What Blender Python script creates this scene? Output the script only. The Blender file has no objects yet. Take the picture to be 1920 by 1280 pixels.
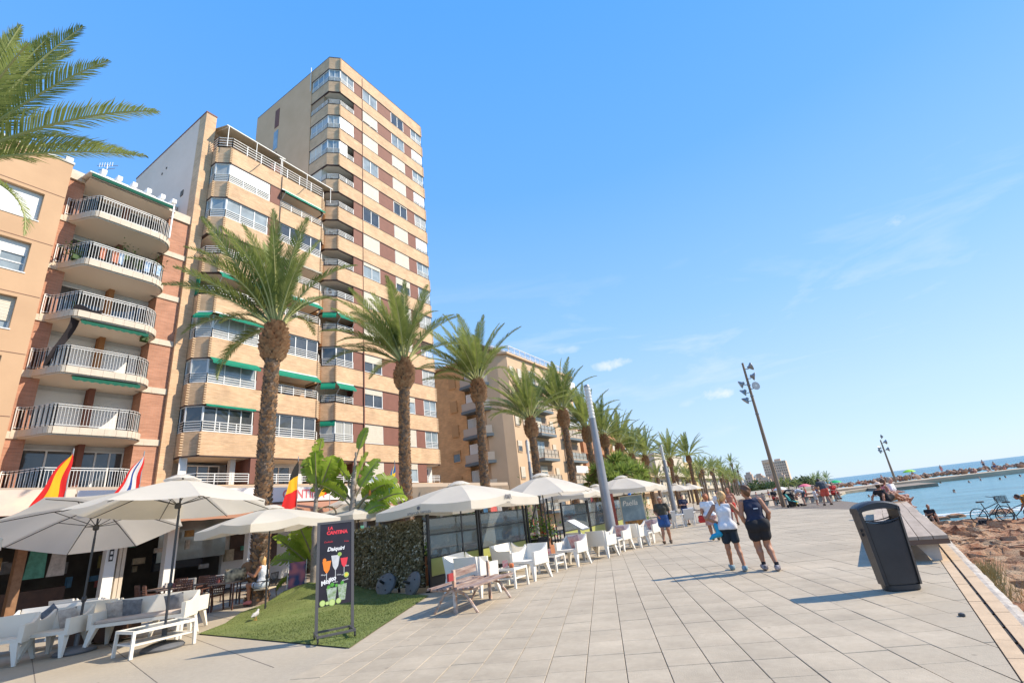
import bpy, bmesh, math, random
import numpy as np
from math import sin, cos, pi, radians, sqrt, atan2, hypot
from mathutils import Vector, Matrix, noise, Euler
random.seed(7)
SC = bpy.context.scene
COL = SC.collection
# ------------------------------------------------------------- camera
F, PITCH, ROLL, YAW, CH = 896.59, radians(19.96), radians(-6.79), radians(30.56), 1.65
_d = Vector((-sin(YAW)*cos(PITCH), cos(YAW)*cos(PITCH), sin(PITCH)))
_r0 = Vector((cos(YAW), sin(YAW), 0)); _u0 = _r0.cross(_d)
_r = _r0*cos(ROLL) + _u0*sin(ROLL); _u = -_r0*sin(ROLL) + _u0*cos(ROLL)
cd = bpy.data.cameras.new('camera'); cam = bpy.data.objects.new('camera', cd); COL.objects.link(cam)
m = Matrix((( _r.x, _u.x, -_d.x, 0), (_r.y, _u.y, -_d.y, 0), (_r.z, _u.z, -_d.z, CH), (0, 0, 0, 1)))
cam.matrix_world = m
cd.sensor_width = 36; cd.lens = 36*F/1920; cd.clip_start = .05; cd.clip_end = 30000
SC.camera = cam
# ------------------------------------------------------------- sun and sky
EL, AZ = radians(41), radians(59.3)     # azimuth clockwise from +Y
S = Vector((sin(AZ)*cos(EL), cos(AZ)*cos(EL), sin(EL)))
sd = bpy.data.lights.new('sun', 'SUN'); sun = bpy.data.objects.new('sun', sd); COL.objects.link(sun)
sd.energy = 4.1; sd.angle = radians(.53); sd.color = (1, .88, .71)
sun.rotation_euler = S.to_track_quat('Z', 'Y').to_euler(); sun.location = (30, 30, 60)
W = bpy.data.worlds.new('World'); SC.world = W; W.use_nodes = True
nt = W.node_tree; nt.nodes.clear()
def N(t, nt, **kw):
    n = nt.nodes.new(t)
    for k, v in kw.items(): setattr(n, k, v)
    return n
out = N('ShaderNodeOutputWorld', nt); bg = N('ShaderNodeBackground', nt)
sky = N('ShaderNodeTexSky', nt, sky_type='NISHITA', sun_disc=False, sun_elevation=EL, sun_rotation=AZ, altitude=10, air_density=1.0, dust_density=.15, ozone_density=2.2)
bg.inputs[1].default_value = .15
hs = N('ShaderNodeHueSaturation', nt); hs.inputs['Saturation'].default_value = 1.22; hs.inputs['Value'].default_value = 1.5; hs.inputs['Hue'].default_value = .502
nt.links.new(sky.outputs[0], hs.inputs['Color'])
_h = N('ShaderNodeNewGeometry', nt); _s = N('ShaderNodeSeparateXYZ', nt); nt.links.new(_h.outputs['Incoming'], _s.inputs[0])
_el = N('ShaderNodeMath', nt, operation='MULTIPLY'); _el.inputs[1].default_value = -1; nt.links.new(_s.outputs['Z'], _el.inputs[0])
_cr = N('ShaderNodeValToRGB', nt); nt.links.new(_el.outputs[0], _cr.inputs[0]); _e = _cr.color_ramp.elements
_e[0].position = 0; _e[0].color = (.55, .705, .90, 1); _e[1].position = 1; _e[1].color = (.10, .36, .93, 1)
for _p, _c in ((.14, (.48, .675, .93)), (.34, (.30, .56, .95)), (.60, (.155, .43, .97)), (.82, (.105, .375, .96))): _q = _e.new(_p); _q.color = (*_c, 1)
_sc = N('ShaderNodeVectorMath', nt, operation='SCALE'); nt.links.new(_cr.outputs[0], _sc.inputs[0]); _sc.inputs['Scale'].default_value = 4.75
_hz = N('ShaderNodeMixRGB', nt); _hz.inputs[0].default_value = .93; nt.links.new(hs.outputs[0], _hz.inputs[1]); nt.links.new(_sc.outputs[0], _hz.inputs[2])  # clear Mediterranean air, pale towards the sea
# thin cloud wisps and a few small puffs, fixed in the sky by direction
geo = N('ShaderNodeNewGeometry', nt)
def vmath(op, a, b=None, **k):
    n = N('ShaderNodeVectorMath', nt, operation=op)
    for i, x in enumerate((a, b)):
        if x is None: continue
        if isinstance(x, (tuple, Vector)): n.inputs[i].default_value = x
        else: nt.links.new(x, n.inputs[i])
    return n
def smath(op, a, b=None, c=None, clamp=False):
    n = N('ShaderNodeMath', nt, operation=op, use_clamp=clamp)
    for i, x in enumerate((a, b, c)):
        if x is None: continue
        if isinstance(x, (int, float)): n.inputs[i].default_value = x
        else: nt.links.new(x, n.inputs[i])
    return n.outputs[0]
dirn = vmath('SCALE', geo.outputs['Incoming'], None); dirn.inputs['Scale'].default_value = -1
D = dirn.outputs[0]
sep = N('ShaderNodeSeparateXYZ', nt); nt.links.new(D, sep.inputs[0])
mp = N('ShaderNodeMapping', nt); nt.links.new(D, mp.inputs[0]); mp.inputs['Scale'].default_value = (3.2, 2.2, 14)
mp.inputs['Rotation'].default_value = (.28, .12, .3)
nz = N('ShaderNodeTexNoise', nt); nt.links.new(mp.outputs[0], nz.inputs['Vector']); nz.inputs['Scale'].default_value = .9; nz.inputs['Detail'].default_value = 7; nz.inputs['Roughness'].default_value = .62; nz.inputs['Distortion'].default_value = .5
wisp = smath('MULTIPLY', smath('SUBTRACT', nz.outputs['Fac'], .53), 3.2, clamp=True)
band = smath('SUBTRACT', 1.0, smath('MULTIPLY', smath('ABSOLUTE', smath('SUBTRACT', sep.outputs['Z'], .27)), 4.2), clamp=True)
wisp = smath('MULTIPLY', smath('MULTIPLY', wisp, band), .55)
nz2 = N('ShaderNodeTexNoise', nt); nt.links.new(D, nz2.inputs['Vector']); nz2.inputs['Scale'].default_value = 22; nz2.inputs['Detail'].default_value = 8; nz2.inputs['Roughness'].default_value = .6; nz2.inputs['Distortion'].default_value = .4
mask = wisp
def skydir(px, py):
    v = _d*F + _r*(px-960) - _u*(py-640); return v.normalized()
for (px, py, wx, wz, st) in ((1142, 683, .042, .0125, .95), (1065, 655, .036, .010, .4), (1348, 738, .032, .015, .95), (1680, 415, .016, .012, .5), (1290, 757, .02, .008, .25)):
    c = skydir(px, py)
    tz = Vector((0, 0, 1)); rx = c.cross(tz).normalized(); uz = rx.cross(c).normalized()
    dv = vmath('SUBTRACT', D, tuple(c)).outputs[0]
    a = smath('MULTIPLY', vmath('DOT_PRODUCT', dv, tuple(rx)).outputs['Value'], 1/wx)
    b = smath('MULTIPLY', vmath('DOT_PRODUCT', dv, tuple(uz)).outputs['Value'], 1/wz)
    r2 = smath('ADD', smath('MULTIPLY', a, a), smath('MULTIPLY', b, b))
    blob = smath('SUBTRACT', smath('SUBTRACT', 1.75, smath('MULTIPLY', r2, .62)), smath('MULTIPLY', nz2.outputs['Fac'], 2.45))
    blob = smath('MULTIPLY', smath('MULTIPLY', blob, 1.1, clamp=True), st)
    mask = smath('MAXIMUM', mask, blob)
mx = N('ShaderNodeMixRGB', nt); nt.links.new(mask, mx.inputs[0]); nt.links.new(_hz.outputs[0], mx.inputs[1]); mx.inputs[2].default_value = (4.4, 4.5, 4.75, 1)
nt.links.new(mx.outputs[0], bg.inputs[0]); nt.links.new(bg.outputs[0], out.inputs[0])
SC.view_settings.view_transform = 'Standard'; SC.view_settings.look = 'None'
SC.view_settings.gamma = 1; SC.view_settings.use_curve_mapping = False; SC.view_settings.exposure = 0.68
SC.render.engine = 'CYCLES'
SC.cycles.max_bounces = 6; SC.cycles.diffuse_bounces = 3; SC.cycles.glossy_bounces = 3; SC.cycles.transparent_max_bounces = 10; SC.cycles.transmission_bounces = 4
SC.cycles.caustics_reflective = False; SC.cycles.caustics_refractive = False

# ------------------------------------------------------------- materials
MATS = {}
def mat(name, col, col2=None, rough=.75, scale=4, bump=0, bscale=30, metal=0, detail=4, spec=.5, rnd=0, mode='Object', trans=0, stretch=None, mixf=1.0, alpha=None):
    if name in MATS: return MATS[name]
    M_ = bpy.data.materials.new(name); M_.use_nodes = True; t = M_.node_tree; b = t.nodes['Principled BSDF']
    b.inputs['Roughness'].default_value = rough; b.inputs['Metallic'].default_value = metal
    b.inputs['Specular IOR Level'].default_value = spec
    tc = N('ShaderNodeTexCoord', t); src = tc.outputs[mode]
    if stretch:
        mpn = N('ShaderNodeMapping', t); mpn.inputs['Scale'].default_value = stretch; t.links.new(src, mpn.inputs[0]); src = mpn.outputs[0]
    c = None
    if col2 is not None:
        n = N('ShaderNodeTexNoise', t); n.inputs['Scale'].default_value = scale; n.inputs['Detail'].default_value = detail; n.inputs['Roughness'].default_value = .6
        t.links.new(src, n.inputs['Vector'])
        r = N('ShaderNodeValToRGB', t); r.color_ramp.elements[0].position = .32; r.color_ramp.elements[1].position = .68
        r.color_ramp.elements[0].color = (*col, 1); r.color_ramp.elements[1].color = (*col2, 1)
        t.links.new(n.outputs['Fac'], r.inputs[0]); c = r.outputs[0]
    else:
        b.inputs['Base Color'].default_value = (*col, 1)
    if rnd:
        oi = N('ShaderNodeObjectInfo', t); h = N('ShaderNodeHueSaturation', t)
        mr = N('ShaderNodeMapRange', t); mr.inputs['To Min'].default_value = 1-rnd; mr.inputs['To Max'].default_value = 1+rnd
        t.links.new(oi.outputs['Random'], mr.inputs[0]); t.links.new(mr.outputs[0], h.inputs['Value'])
        if c is not None: t.links.new(c, h.inputs['Color'])
        else: h.inputs['Color'].default_value = (*col, 1)
        c = h.outputs[0]
    if c is not None: t.links.new(c, b.inputs['Base Color'])
    if bump:
        n2 = N('ShaderNodeTexNoise', t); n2.inputs['Scale'].default_value = bscale; n2.inputs['Detail'].default_value = 5
        t.links.new(src, n2.inputs['Vector'])
        bp = N('ShaderNodeBump', t); bp.inputs['Strength'].default_value = min(1, bump); bp.inputs['Distance'].default_value = .02*max(1, bump)
        t.links.new(n2.outputs['Fac'], bp.inputs['Height']); t.links.new(bp.outputs[0], b.inputs['Normal'])
    if trans:
        o = t.nodes['Material Output']; tr = N('ShaderNodeBsdfTranslucent', t); ms = N('ShaderNodeMixShader', t); ms.inputs[0].default_value = trans
        if c is not None: t.links.new(c, tr.inputs[0])
        else: tr.inputs[0].default_value = (*col, 1)
        t.links.new(b.outputs[0], ms.inputs[1]); t.links.new(tr.outputs[0], ms.inputs[2]); t.links.new(ms.outputs[0], o.inputs[0])
    MATS[name] = M_
    return M_
def brick_mat(name, c1, c2, mortar, bw=.24, bh=.052, msize=.006, dark=None):
    """running bond on upright walls: u = X+Y, v = Z (object space)"""
    M_ = bpy.data.materials.new(name); M_.use_nodes = True; t = M_.node_tree; b = t.nodes['Principled BSDF']; b.inputs['Roughness'].default_value = .85
    tc = N('ShaderNodeTexCoord', t); s = N('ShaderNodeSeparateXYZ', t); t.links.new(tc.outputs['Object'], s.inputs[0])
    a = N('ShaderNodeMath', t, operation='ADD'); t.links.new(s.outputs[0], a.inputs[0]); t.links.new(s.outputs[1], a.inputs[1])
    cb = N('ShaderNodeCombineXYZ', t); t.links.new(a.outputs[0], cb.inputs[0]); t.links.new(s.outputs[2], cb.inputs[1])
    br = N('ShaderNodeTexBrick', t); t.links.new(cb.outputs[0], br.inputs['Vector'])
    br.inputs['Color1'].default_value = (*c1, 1); br.inputs['Color2'].default_value = (*c2, 1); br.inputs['Mortar'].default_value = (*mortar, 1)
    br.inputs['Scale'].default_value = 1; br.inputs['Brick Width'].default_value = bw; br.inputs['Row Height'].default_value = bh; br.inputs['Mortar Size'].default_value = msize; br.inputs['Bias'].default_value = -.1
    n = N('ShaderNodeTexNoise', t); n.inputs['Scale'].default_value = 1.3; n.inputs['Detail'].default_value = 6; t.links.new(tc.outputs['Object'], n.inputs['Vector'])
    mpn = N('ShaderNodeMapping', t); mpn.inputs['Scale'].default_value = (.7, .7, 9); t.links.new(tc.outputs['Object'], mpn.inputs[0])
    n3 = N('ShaderNodeTexNoise', t); n3.inputs['Scale'].default_value = 2.2; n3.inputs['Detail'].default_value = 6; t.links.new(mpn.outputs[0], n3.inputs['Vector'])
    ad = N('ShaderNodeMath', t, operation='ADD'); t.links.new(n.outputs['Fac'], ad.inputs[0]); t.links.new(n3.outputs['Fac'], ad.inputs[1])
    mr = N('ShaderNodeMapRange', t); mr.inputs[1].default_value = .75; mr.inputs[2].default_value = 1.25; mr.inputs[3].default_value = .82; mr.inputs[4].default_value = 1.16
    t.links.new(ad.outputs[0], mr.inputs[0])
    h = N('ShaderNodeHueSaturation', t); t.links.new(br.outputs['Color'], h.inputs['Color']); t.links.new(mr.outputs[0], h.inputs['Value'])
    t.links.new(h.outputs[0], b.inputs['Base Color'])
    bp = N('ShaderNodeBump', t); bp.inputs['Strength'].default_value = .35; bp.inputs['Distance'].default_value = .008; bp.invert = True
    t.links.new(br.outputs['Fac'], bp.inputs['Height']); t.links.new(bp.outputs[0], b.inputs['Normal'])
    MATS[name] = M_; return M_
def glass_mat(name, tint=(.05, .07, .09), rough=.03):
    """window glass of a room that is dark behind: dark body, sharp reflection"""
    m_ = mat(name, tint, tuple(min(1, x*1.8+.01) for x in tint), rough=rough, scale=.9, spec=.9); return m_
def clear_mat(name, tint=(.86, .93, .92), mix=.14):
    M_ = bpy.data.materials.new(name); M_.use_nodes = True; t = M_.node_tree; t.nodes.remove(t.nodes['Principled BSDF'])
    o = t.nodes['Material Output']; tr = N('ShaderNodeBsdfTransparent', t); tr.inputs[0].default_value = (*tint, 1)
    gl = N('ShaderNodeBsdfGlossy', t); gl.inputs['Roughness'].default_value = .02
    fr = N('ShaderNodeFresnel', t); fr.inputs[0].default_value = 1.5
    a = N('ShaderNodeMath', t, operation='ADD'); a.inputs[1].default_value = mix; t.links.new(fr.outputs[0], a.inputs[0])
    ms = N('ShaderNodeMixShader', t); t.links.new(a.outputs[0], ms.inputs[0]); t.links.new(tr.outputs[0], ms.inputs[1]); t.links.new(gl.outputs[0], ms.inputs[2])
    df = N('ShaderNodeBsdfDiffuse', t); df.inputs[0].default_value = (.55, .6, .6, 1); m2 = N('ShaderNodeMixShader', t); m2.inputs[0].default_value = .16   # pale diffuse veil painted in for bright reflections on the glass
    t.links.new(ms.outputs[0], m2.inputs[1]); t.links.new(df.outputs[0], m2.inputs[2]); t.links.new(m2.outputs[0], o.inputs[0]); MATS[name] = M_; return M_

# ------------------------------------------------------------- mesh helpers
WLOC = {}
class MB:
    def __init__(s): s.v = []; s.f = []; s.mi = []; s.cur = 0; s.sm = []; s.smooth = False
    def m(s, i): s.cur = i; return s
    def add(s, vs, fs):
        o = len(s.v); s.v.extend([tuple(p) for p in vs])
        for f in fs: s.f.append([i+o for i in f]); s.mi.append(s.cur); s.sm.append(s.smooth)
        return s
    def box(s, x0, x1, y0, y1, z0, z1):
        return s.add([(x0,y0,z0),(x1,y0,z0),(x1,y1,z0),(x0,y1,z0),(x0,y0,z1),(x1,y0,z1),(x1,y1,z1),(x0,y1,z1)],
                     [(0,3,2,1),(4,5,6,7),(0,1,5,4),(1,2,6,5),(2,3,7,6),(3,0,4,7)])
    def obox(s, c, sx, sy, sz, rz=0, M_=None):
        """box centred at c, sizes sx sy sz, turned"""
        R = M_ if M_ is not None else Matrix.Rotation(rz, 3, 'Z'); c = Vector(c); vs = []
        for z in (-1, 1):
            for x, y in ((-1,-1),(1,-1),(1,1),(-1,1)): vs.append(c + R @ Vector((x*sx/2, y*sy/2, z*sz/2)))
        return s.add(vs, [(0,3,2,1),(4,5,6,7),(0,1,5,4),(1,2,6,5),(2,3,7,6),(3,0,4,7)])
    def bar(s, a, b, w, h=None, up=(0, 0, 1)):
        """rectangular bar from a to b"""
        a = Vector(a); b = Vector(b); h = h or w; d = (b-a)
        if d.length < 1e-6: return s
        z = d.normalized(); u = Vector(up)
        if abs(z.dot(u)) > .98: u = Vector((1, 0, 0))
        x = u.cross(z).normalized(); y = z.cross(x)
        vs = []
        for p in (a, b):
            for i, j in ((-1,-1),(1,-1),(1,1),(-1,1)): vs.append(p + x*i*w/2 + y*j*h/2)
        return s.add(vs, [(0,3,2,1),(4,5,6,7),(0,1,5,4),(1,2,6,5),(2,3,7,6),(3,0,4,7)])
    def tube(s, pts, r, n=8, cap=True):
        pts = [Vector(p) for p in pts]; rs = r if isinstance(r, (list, tuple)) else [r]*len(pts)
        rings = []; px = None
        for i, p in enumerate(pts):
            d = (pts[min(i+1, len(pts)-1)] - pts[max(i-1, 0)])
            z = d.normalized() if d.length > 1e-9 else Vector((0, 0, 1))
            if px is None:
                u = Vector((0, 0, 1)) if abs(z.z) < .9 else Vector((1, 0, 0)); x = u.cross(z).normalized()
            else:
                x = (px - z*px.dot(z))
                x = x.normalized() if x.length > 1e-6 else Vector((1, 0, 0))
            px = x; y = z.cross(x)
            rings.append([p + (x*cos(2*pi*k/n) + y*sin(2*pi*k/n))*rs[i] for k in range(n)])
        vs = [v for rg in rings for v in rg]; fs = []
        for i in range(len(pts)-1):
            for k in range(n): fs.append((i*n+k, i*n+(k+1)%n, (i+1)*n+(k+1)%n, (i+1)*n+k))
        if cap: fs.append(tuple(range(n-1, -1, -1))); fs.append(tuple((len(pts)-1)*n+k for k in range(n)))
        o = s.smooth; s.smooth = True; s.add(vs, fs); s.smooth = o; return s
    def lathe(s, prof, n=24, c=(0, 0, 0), M_=None):
        vs = []; c = Vector(c)
        for r, z in prof:
            for k in range(n):
                p = Vector((r*cos(2*pi*k/n), r*sin(2*pi*k/n), z))
                vs.append(c + (M_ @ p if M_ is not None else p))
        fs = [(i*n+k, i*n+(k+1)%n, (i+1)*n+(k+1)%n, (i+1)*n+k) for i in range(len(prof)-1) for k in range(n)]
        if prof[0][0] > 1e-6: fs.append(tuple(range(n-1, -1, -1)))
        if prof[-1][0] > 1e-6: fs.append(tuple((len(prof)-1)*n+k for k in range(n)))
        o = s.smooth; s.smooth = True; s.add(vs, fs); s.smooth = o; return s
    def prism(s, poly, z0, z1):
        n = len(poly)
        a = sum(poly[i][0]*poly[(i+1)%n][1]-poly[(i+1)%n][0]*poly[i][1] for i in range(n))
        if a < 0: poly = poly[::-1]
        vs = [(x, y, z0) for x, y in poly] + [(x, y, z1) for x, y in poly]
        fs = [tuple(range(n-1, -1, -1)), tuple(range(n, 2*n))] + [(i, (i+1)%n, n+(i+1)%n, n+i) for i in range(n)]
        return s.add(vs, fs)
    def slab(s, pts, th, nrm):
        """plate: polygon pts (3d) thickened by th against nrm"""
        pts = [Vector(p) for p in pts]; nv = Vector(nrm).normalized()*th; n = len(pts)
        vs = pts + [p - nv for p in pts]
        return s.add(vs, [tuple(range(n)), tuple(range(2*n-1, n-1, -1))] + [(i, n+i, n+(i+1)%n, (i+1)%n) for i in range(n)])
    def xf(s, M_, i0=0):
        for i in range(i0, len(s.v)): s.v[i] = tuple(M_ @ Vector(s.v[i]))
        return s
    def mesh(s, name, mats, off=(0, 0, 0), smooth=None, angle=None):
        me = bpy.data.meshes.new(name); ox, oy, oz = off
        me.from_pydata([(x-ox, y-oy, z-oz) for x, y, z in s.v], [], s.f)
        if not isinstance(mats, (list, tuple)): mats = [mats]
        for q in mats: me.materials.append(q)
        me.polygons.foreach_set('material_index', s.mi)
        me.polygons.foreach_set('use_smooth', [bool(x) for x in s.sm] if smooth is None else [smooth]*len(s.f))
        me.update()
        if smooth or any(s.sm):
            try: me.set_sharp_from_angle(angle=radians(angle or 42))
            except Exception: pass
        return me
    def build(s, name, mats, parent=None, smooth=None, kind=None, label=None, angle=None, loc=None):
        off = WLOC.get(parent.name, (0, 0, 0)) if parent else (0, 0, 0)
        me = s.mesh(name, mats, off, smooth, angle); o = bpy.data.objects.new(name, me); COL.objects.link(o)
        if parent: o.parent = parent; WLOC[o.name] = off
        if kind: o['kind'] = kind
        if label: o['label'] = label
        return o
def thing(name, label, cat, loc=(0, 0, 0), rz=0, group=None, world=False):
    """an Empty at the base; world=True: its children are given in world coordinates"""
    o = bpy.data.objects.new(name, None); COL.objects.link(o); o.location = loc; o.rotation_euler = (0, 0, rz)
    o.empty_display_size = .2; o['label'] = label; o['category'] = cat
    if group: o['group'] = group
    WLOC[o.name] = tuple(loc) if world else (0, 0, 0)
    return o
def tag(o, label, cat, group=None):
    o['label'] = label; o['category'] = cat
    if group: o['group'] = group
    return o
def inst(name, me, parent=None, loc=(0, 0, 0), rot=(0, 0, 0), scale=None):
    o = bpy.data.objects.new(name, me); COL.objects.link(o); o.location = loc; o.rotation_euler = rot
    if scale: o.scale = scale
    if parent: o.parent = parent
    return o
KIDS = {}
def dup(root, loc, rz=0, label=None, group=None, scale=None):
    def cp(o, par):
        c = o.copy(); COL.objects.link(c)
        if par is not None: c.parent = par
        for ch in KIDS[o.name]: cp(ch, c)
        return c
    def reg(o):
        KIDS[o.name] = list(o.children)
        for ch in o.children: reg(ch)
    if root.name not in KIDS: reg(root)
    r = cp(root, None); r.location = loc; r.rotation_euler = (0, 0, rz)
    if scale: r.scale = (scale,)*3
    if label: r['label'] = label
    if group: r['group'] = group
    return r
def text(parent, body, size, loc, rot, m_, name='lettering', shear=0, align='CENTER', ext=.001, bold=0, world=True, sx=1.0):
    c = bpy.data.curves.new(name, 'FONT'); c.body = body; c.size = size; c.align_x = align; c.align_y = 'CENTER'; c.extrude = ext; c.shear = shear; c.offset = bold
    c.resolution_u = 3
    c.materials.append(m_); o = bpy.data.objects.new(name, c); COL.objects.link(o)
    off = WLOC.get(parent.name, (0, 0, 0))
    o.parent = parent; o.location = Vector(loc) - Vector(off) if world else loc; o.rotation_euler = rot; o.scale = (sx, 1, 1)
    return o
# ============================================================= ground, paving, sea, rocks
stone = mat('paving_stone', (.475, .40, .295), (.425, .352, .256), rough=.8, scale=2.2, bump=.25, bscale=60, rnd=.05)
def add_stains(m_, amt=.30):
    t = m_.node_tree; b = t.nodes['Principled BSDF']; src = b.inputs['Base Color'].links[0].from_socket
    g = N('ShaderNodeNewGeometry', t); n1 = N('ShaderNodeTexNoise', t); n1.inputs['Scale'].default_value = .55; n1.inputs['Detail'].default_value = 9; n1.inputs['Roughness'].default_value = .68; t.links.new(g.outputs['Position'], n1.inputs['Vector'])
    r1 = N('ShaderNodeMapRange', t); r1.inputs[1].default_value = .38; r1.inputs[2].default_value = .66; r1.inputs[3].default_value = 1-amt*.55; r1.inputs[4].default_value = 1.06; t.links.new(n1.outputs['Fac'], r1.inputs[0])
    v = N('ShaderNodeTexVoronoi', t); v.inputs['Scale'].default_value = 1.7; t.links.new(g.outputs['Position'], v.inputs['Vector'])
    r2 = N('ShaderNodeMapRange', t); r2.inputs[1].default_value = .025; r2.inputs[2].default_value = .05; r2.inputs[3].default_value = 1-amt; r2.inputs[4].default_value = 1; t.links.new(v.outputs['Distance'], r2.inputs[0])
    n2 = N('ShaderNodeTexNoise', t); n2.inputs['Scale'].default_value = 14; n2.inputs['Detail'].default_value = 4; t.links.new(g.outputs['Position'], n2.inputs['Vector'])
    r3 = N('ShaderNodeMapRange', t); r3.inputs[1].default_value = .3; r3.inputs[2].default_value = .7; r3.inputs[3].default_value = .95; r3.inputs[4].default_value = 1.04; t.links.new(n2.outputs['Fac'], r3.inputs[0])
    m1 = N('ShaderNodeMath', t, operation='MULTIPLY'); t.links.new(r1.outputs[0], m1.inputs[0]); t.links.new(r2.outputs[0], m1.inputs[1])
    m2 = N('ShaderNodeMath', t, operation='MULTIPLY'); t.links.new(m1.outputs[0], m2.inputs[0]); t.links.new(r3.outputs[0], m2.inputs[1])
    h = N('ShaderNodeHueSaturation', t); t.links.new(m2.outputs[0], h.inputs['Value']); t.links.new(src, h.inputs['Color']); t.links.new(h.outputs[0], b.inputs['Base Color'])
add_stains(stone, .36)
joint = mat('paving_joint', (.12, .095, .075), (.22, .18, .145), rough=.95, scale=8)
concrete = mat('terrace_concrete', (.48, .41, .31), (.40, .34, .255), rough=.85, scale=1.1, bump=.2, bscale=40, detail=8); add_stains(concrete, .4)
beige_stone = mat('beige_kerb_stone', (.58, .42, .265), (.47, .34, .215), rough=.85, scale=3, bump=.2)
old_conc = mat('rough_concrete', (.56, .50, .42), (.32, .27, .22), rough=.9, scale=5, bump=.9, bscale=12)
slotm = mat('drain_slot', (.02, .02, .02), rough=.9)
EDGE = lambda y: .41 + .0705*y if y < 24 else (2.10 + (y-24)*.02 if y < 32 else 2.26 - (y-32)*.147)
# base sheet of the promenade
prom = [(EDGE(y), y) for y in (-12, 0, 8, 16, 24, 28, 32, 38, 46.5)] + [(-9, 52), (-14, 60), (-15.5, 120), (-22, 420), (-80, 420), (-80, -12)]
mb = MB(); mb.prism(prom, -1.6, -.022)
ground = mb.build('promenade', joint); ground['kind'] = 'structure'
# paving slabs: 43 cm courses running away from the camera, cross joints across them
dv = Vector((-.385, .923)).normalized(); nv = Vector((dv.y, -dv.x))
rows = [];  a = -6.0
seq = (.60, .60, .56, .62, .69, .55, .60)
i = 0
while a < 60:
    rows.append((a, a+seq[i % 7])); a += seq[i % 7]; i += 1
def inside(p):
    x, y = p
    if y < -1 or y > 50: return False
    if x > EDGE(y)-.01: return False
    if y > 44 and x > -9 and y > 46.5-(x-.13)*.6: return False
    if y < 10.2: return p.dot(nv) > -4.35
    return x > -9.6
slabs = []
for k in range(-60, 40):
    c0 = -4.34 + .43*k
    off = random.choice((0, 0, 0, 0, .08, -.07)) if k % 3 else 0
    for (r0, r1) in rows:
        r0_, r1_ = r0+off, r1+off
        cen = nv*(c0+.215) + dv*((r0_+r1_)/2)
        cs = [nv*(c0+u) + dv*v for u, v in ((.0, r0_), (.43, r0_), (.43, r1_), (.0, r1_))]
        if not all(inside(q) for q in cs):
            ins = [inside(q) for q in cs]
            if not any(ins) or cen.y > 30 or cen.y < 1: continue
            # cut slab at the kerb line / court edge
            if cen.x > 0 or cen.x > EDGE(cen.y) - .6:
                pts = []
                cs2 = [cs[0]+(nv+dv)*.004, cs[1]+(-nv+dv)*.004, cs[2]+(-nv-dv)*.004, cs[3]+(nv-dv)*.004]
                for a_, b_ in zip(cs2, cs2[1:]+cs2[:1]):      # clip against the kerb line
                    fa, fb = a_.x-EDGE(a_.y)+.012, b_.x-EDGE(b_.y)+.012
                    if fa < 0: pts.append(a_)
                    if (fa < 0) != (fb < 0): pts.append(a_.lerp(b_, fa/(fa-fb)))
                if len(pts) < 3: continue
                slabs.append((cen, c0, r0_, r1_, pts)); continue
            continue
        slabs.append((cen, c0, r0_, r1_, None))
campos = Vector((0, 0, CH))
def apparent(sl):
    c = sl[0]; d_ = Vector((c.x, c.y, -CH)); z = d_.dot(_d)
    if z < .3: return 0
    px = 960 + F*d_.dot(_r)/z; py = 640 - F*d_.dot(_u)/z
    if not (-60 < px < 1980 and 0 < py < 1400): return 0
    return (sl[3]-sl[2])*CH/(c.x**2+c.y**2+CH**2)**1.5
slabs.sort(key=apparent, reverse=True)
rest = MB(); bymesh = {}
ang = atan2(dv.x, dv.y)
for i, (cen, c0, r0, r1, pts) in enumerate(slabs):
    dz = random.uniform(-.0025, .0025)
    g = .0035
    L = r1-r0
    if pts is None and i < 300:
        key = round(L, 3)
        if key not in bymesh:
            b = MB(); w2 = .215-g; l2 = L/2-g; bv = .004
            b.add([(-w2, -l2, -.02), (w2, -l2, -.02), (w2, l2, -.02), (-w2, l2, -.02), (-w2, -l2, -bv), (w2, -l2, -bv), (w2, l2, -bv), (-w2, l2, -bv),
                   (-w2+bv, -l2+bv, 0), (w2-bv, -l2+bv, 0), (w2-bv, l2-bv, 0), (-w2+bv, l2-bv, 0)],
                  [(0,1,5,4),(1,2,6,5),(2,3,7,6),(3,0,4,7),(4,5,9,8),(5,6,10,9),(6,7,11,10),(7,4,8,11),(8,9,10,11)])
            bymesh[key] = b.mesh('paving_slab', stone)
        inst('paving_slab', bymesh[key], ground, (cen.x, cen.y, dz), (random.uniform(-.002, .002), random.uniform(-.003, .003), -ang))
    else:
        P4 = pts or [nv*(c0+u) + dv*v for u, v in ((g, r0+g), (.43-g, r0+g), (.43-g, r1-g), (g, r1-g))]
        vs = [(q.x, q.y, -.02) for q in P4] + [(q.x, q.y, dz) for q in P4]
        m_ = len(P4); rest.add(vs, [tuple(range(m_, 2*m_))] + [(j, (j+1) % m_, m_+(j+1) % m_, m_+j) for j in range(m_)])
ro = rest.build('paving_slabs_beyond', stone, ground, kind='stuff')
# plain court on the left (terrace) and plain far promenade
mb = MB()
q = lambda t: nv*(-4.335) + dv*t
A = q(-6); B = q(10.2*1.085)
court = [(-30, -6), (A.x, A.y), (B.x, B.y), (-8.75, 10.9), (-8.75, 50), (-30, 50)]
mb.prism(court, -.02, -.008)
cpart = mb.build('terrace_floor', concrete); cpart['kind'] = 'structure'
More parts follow.
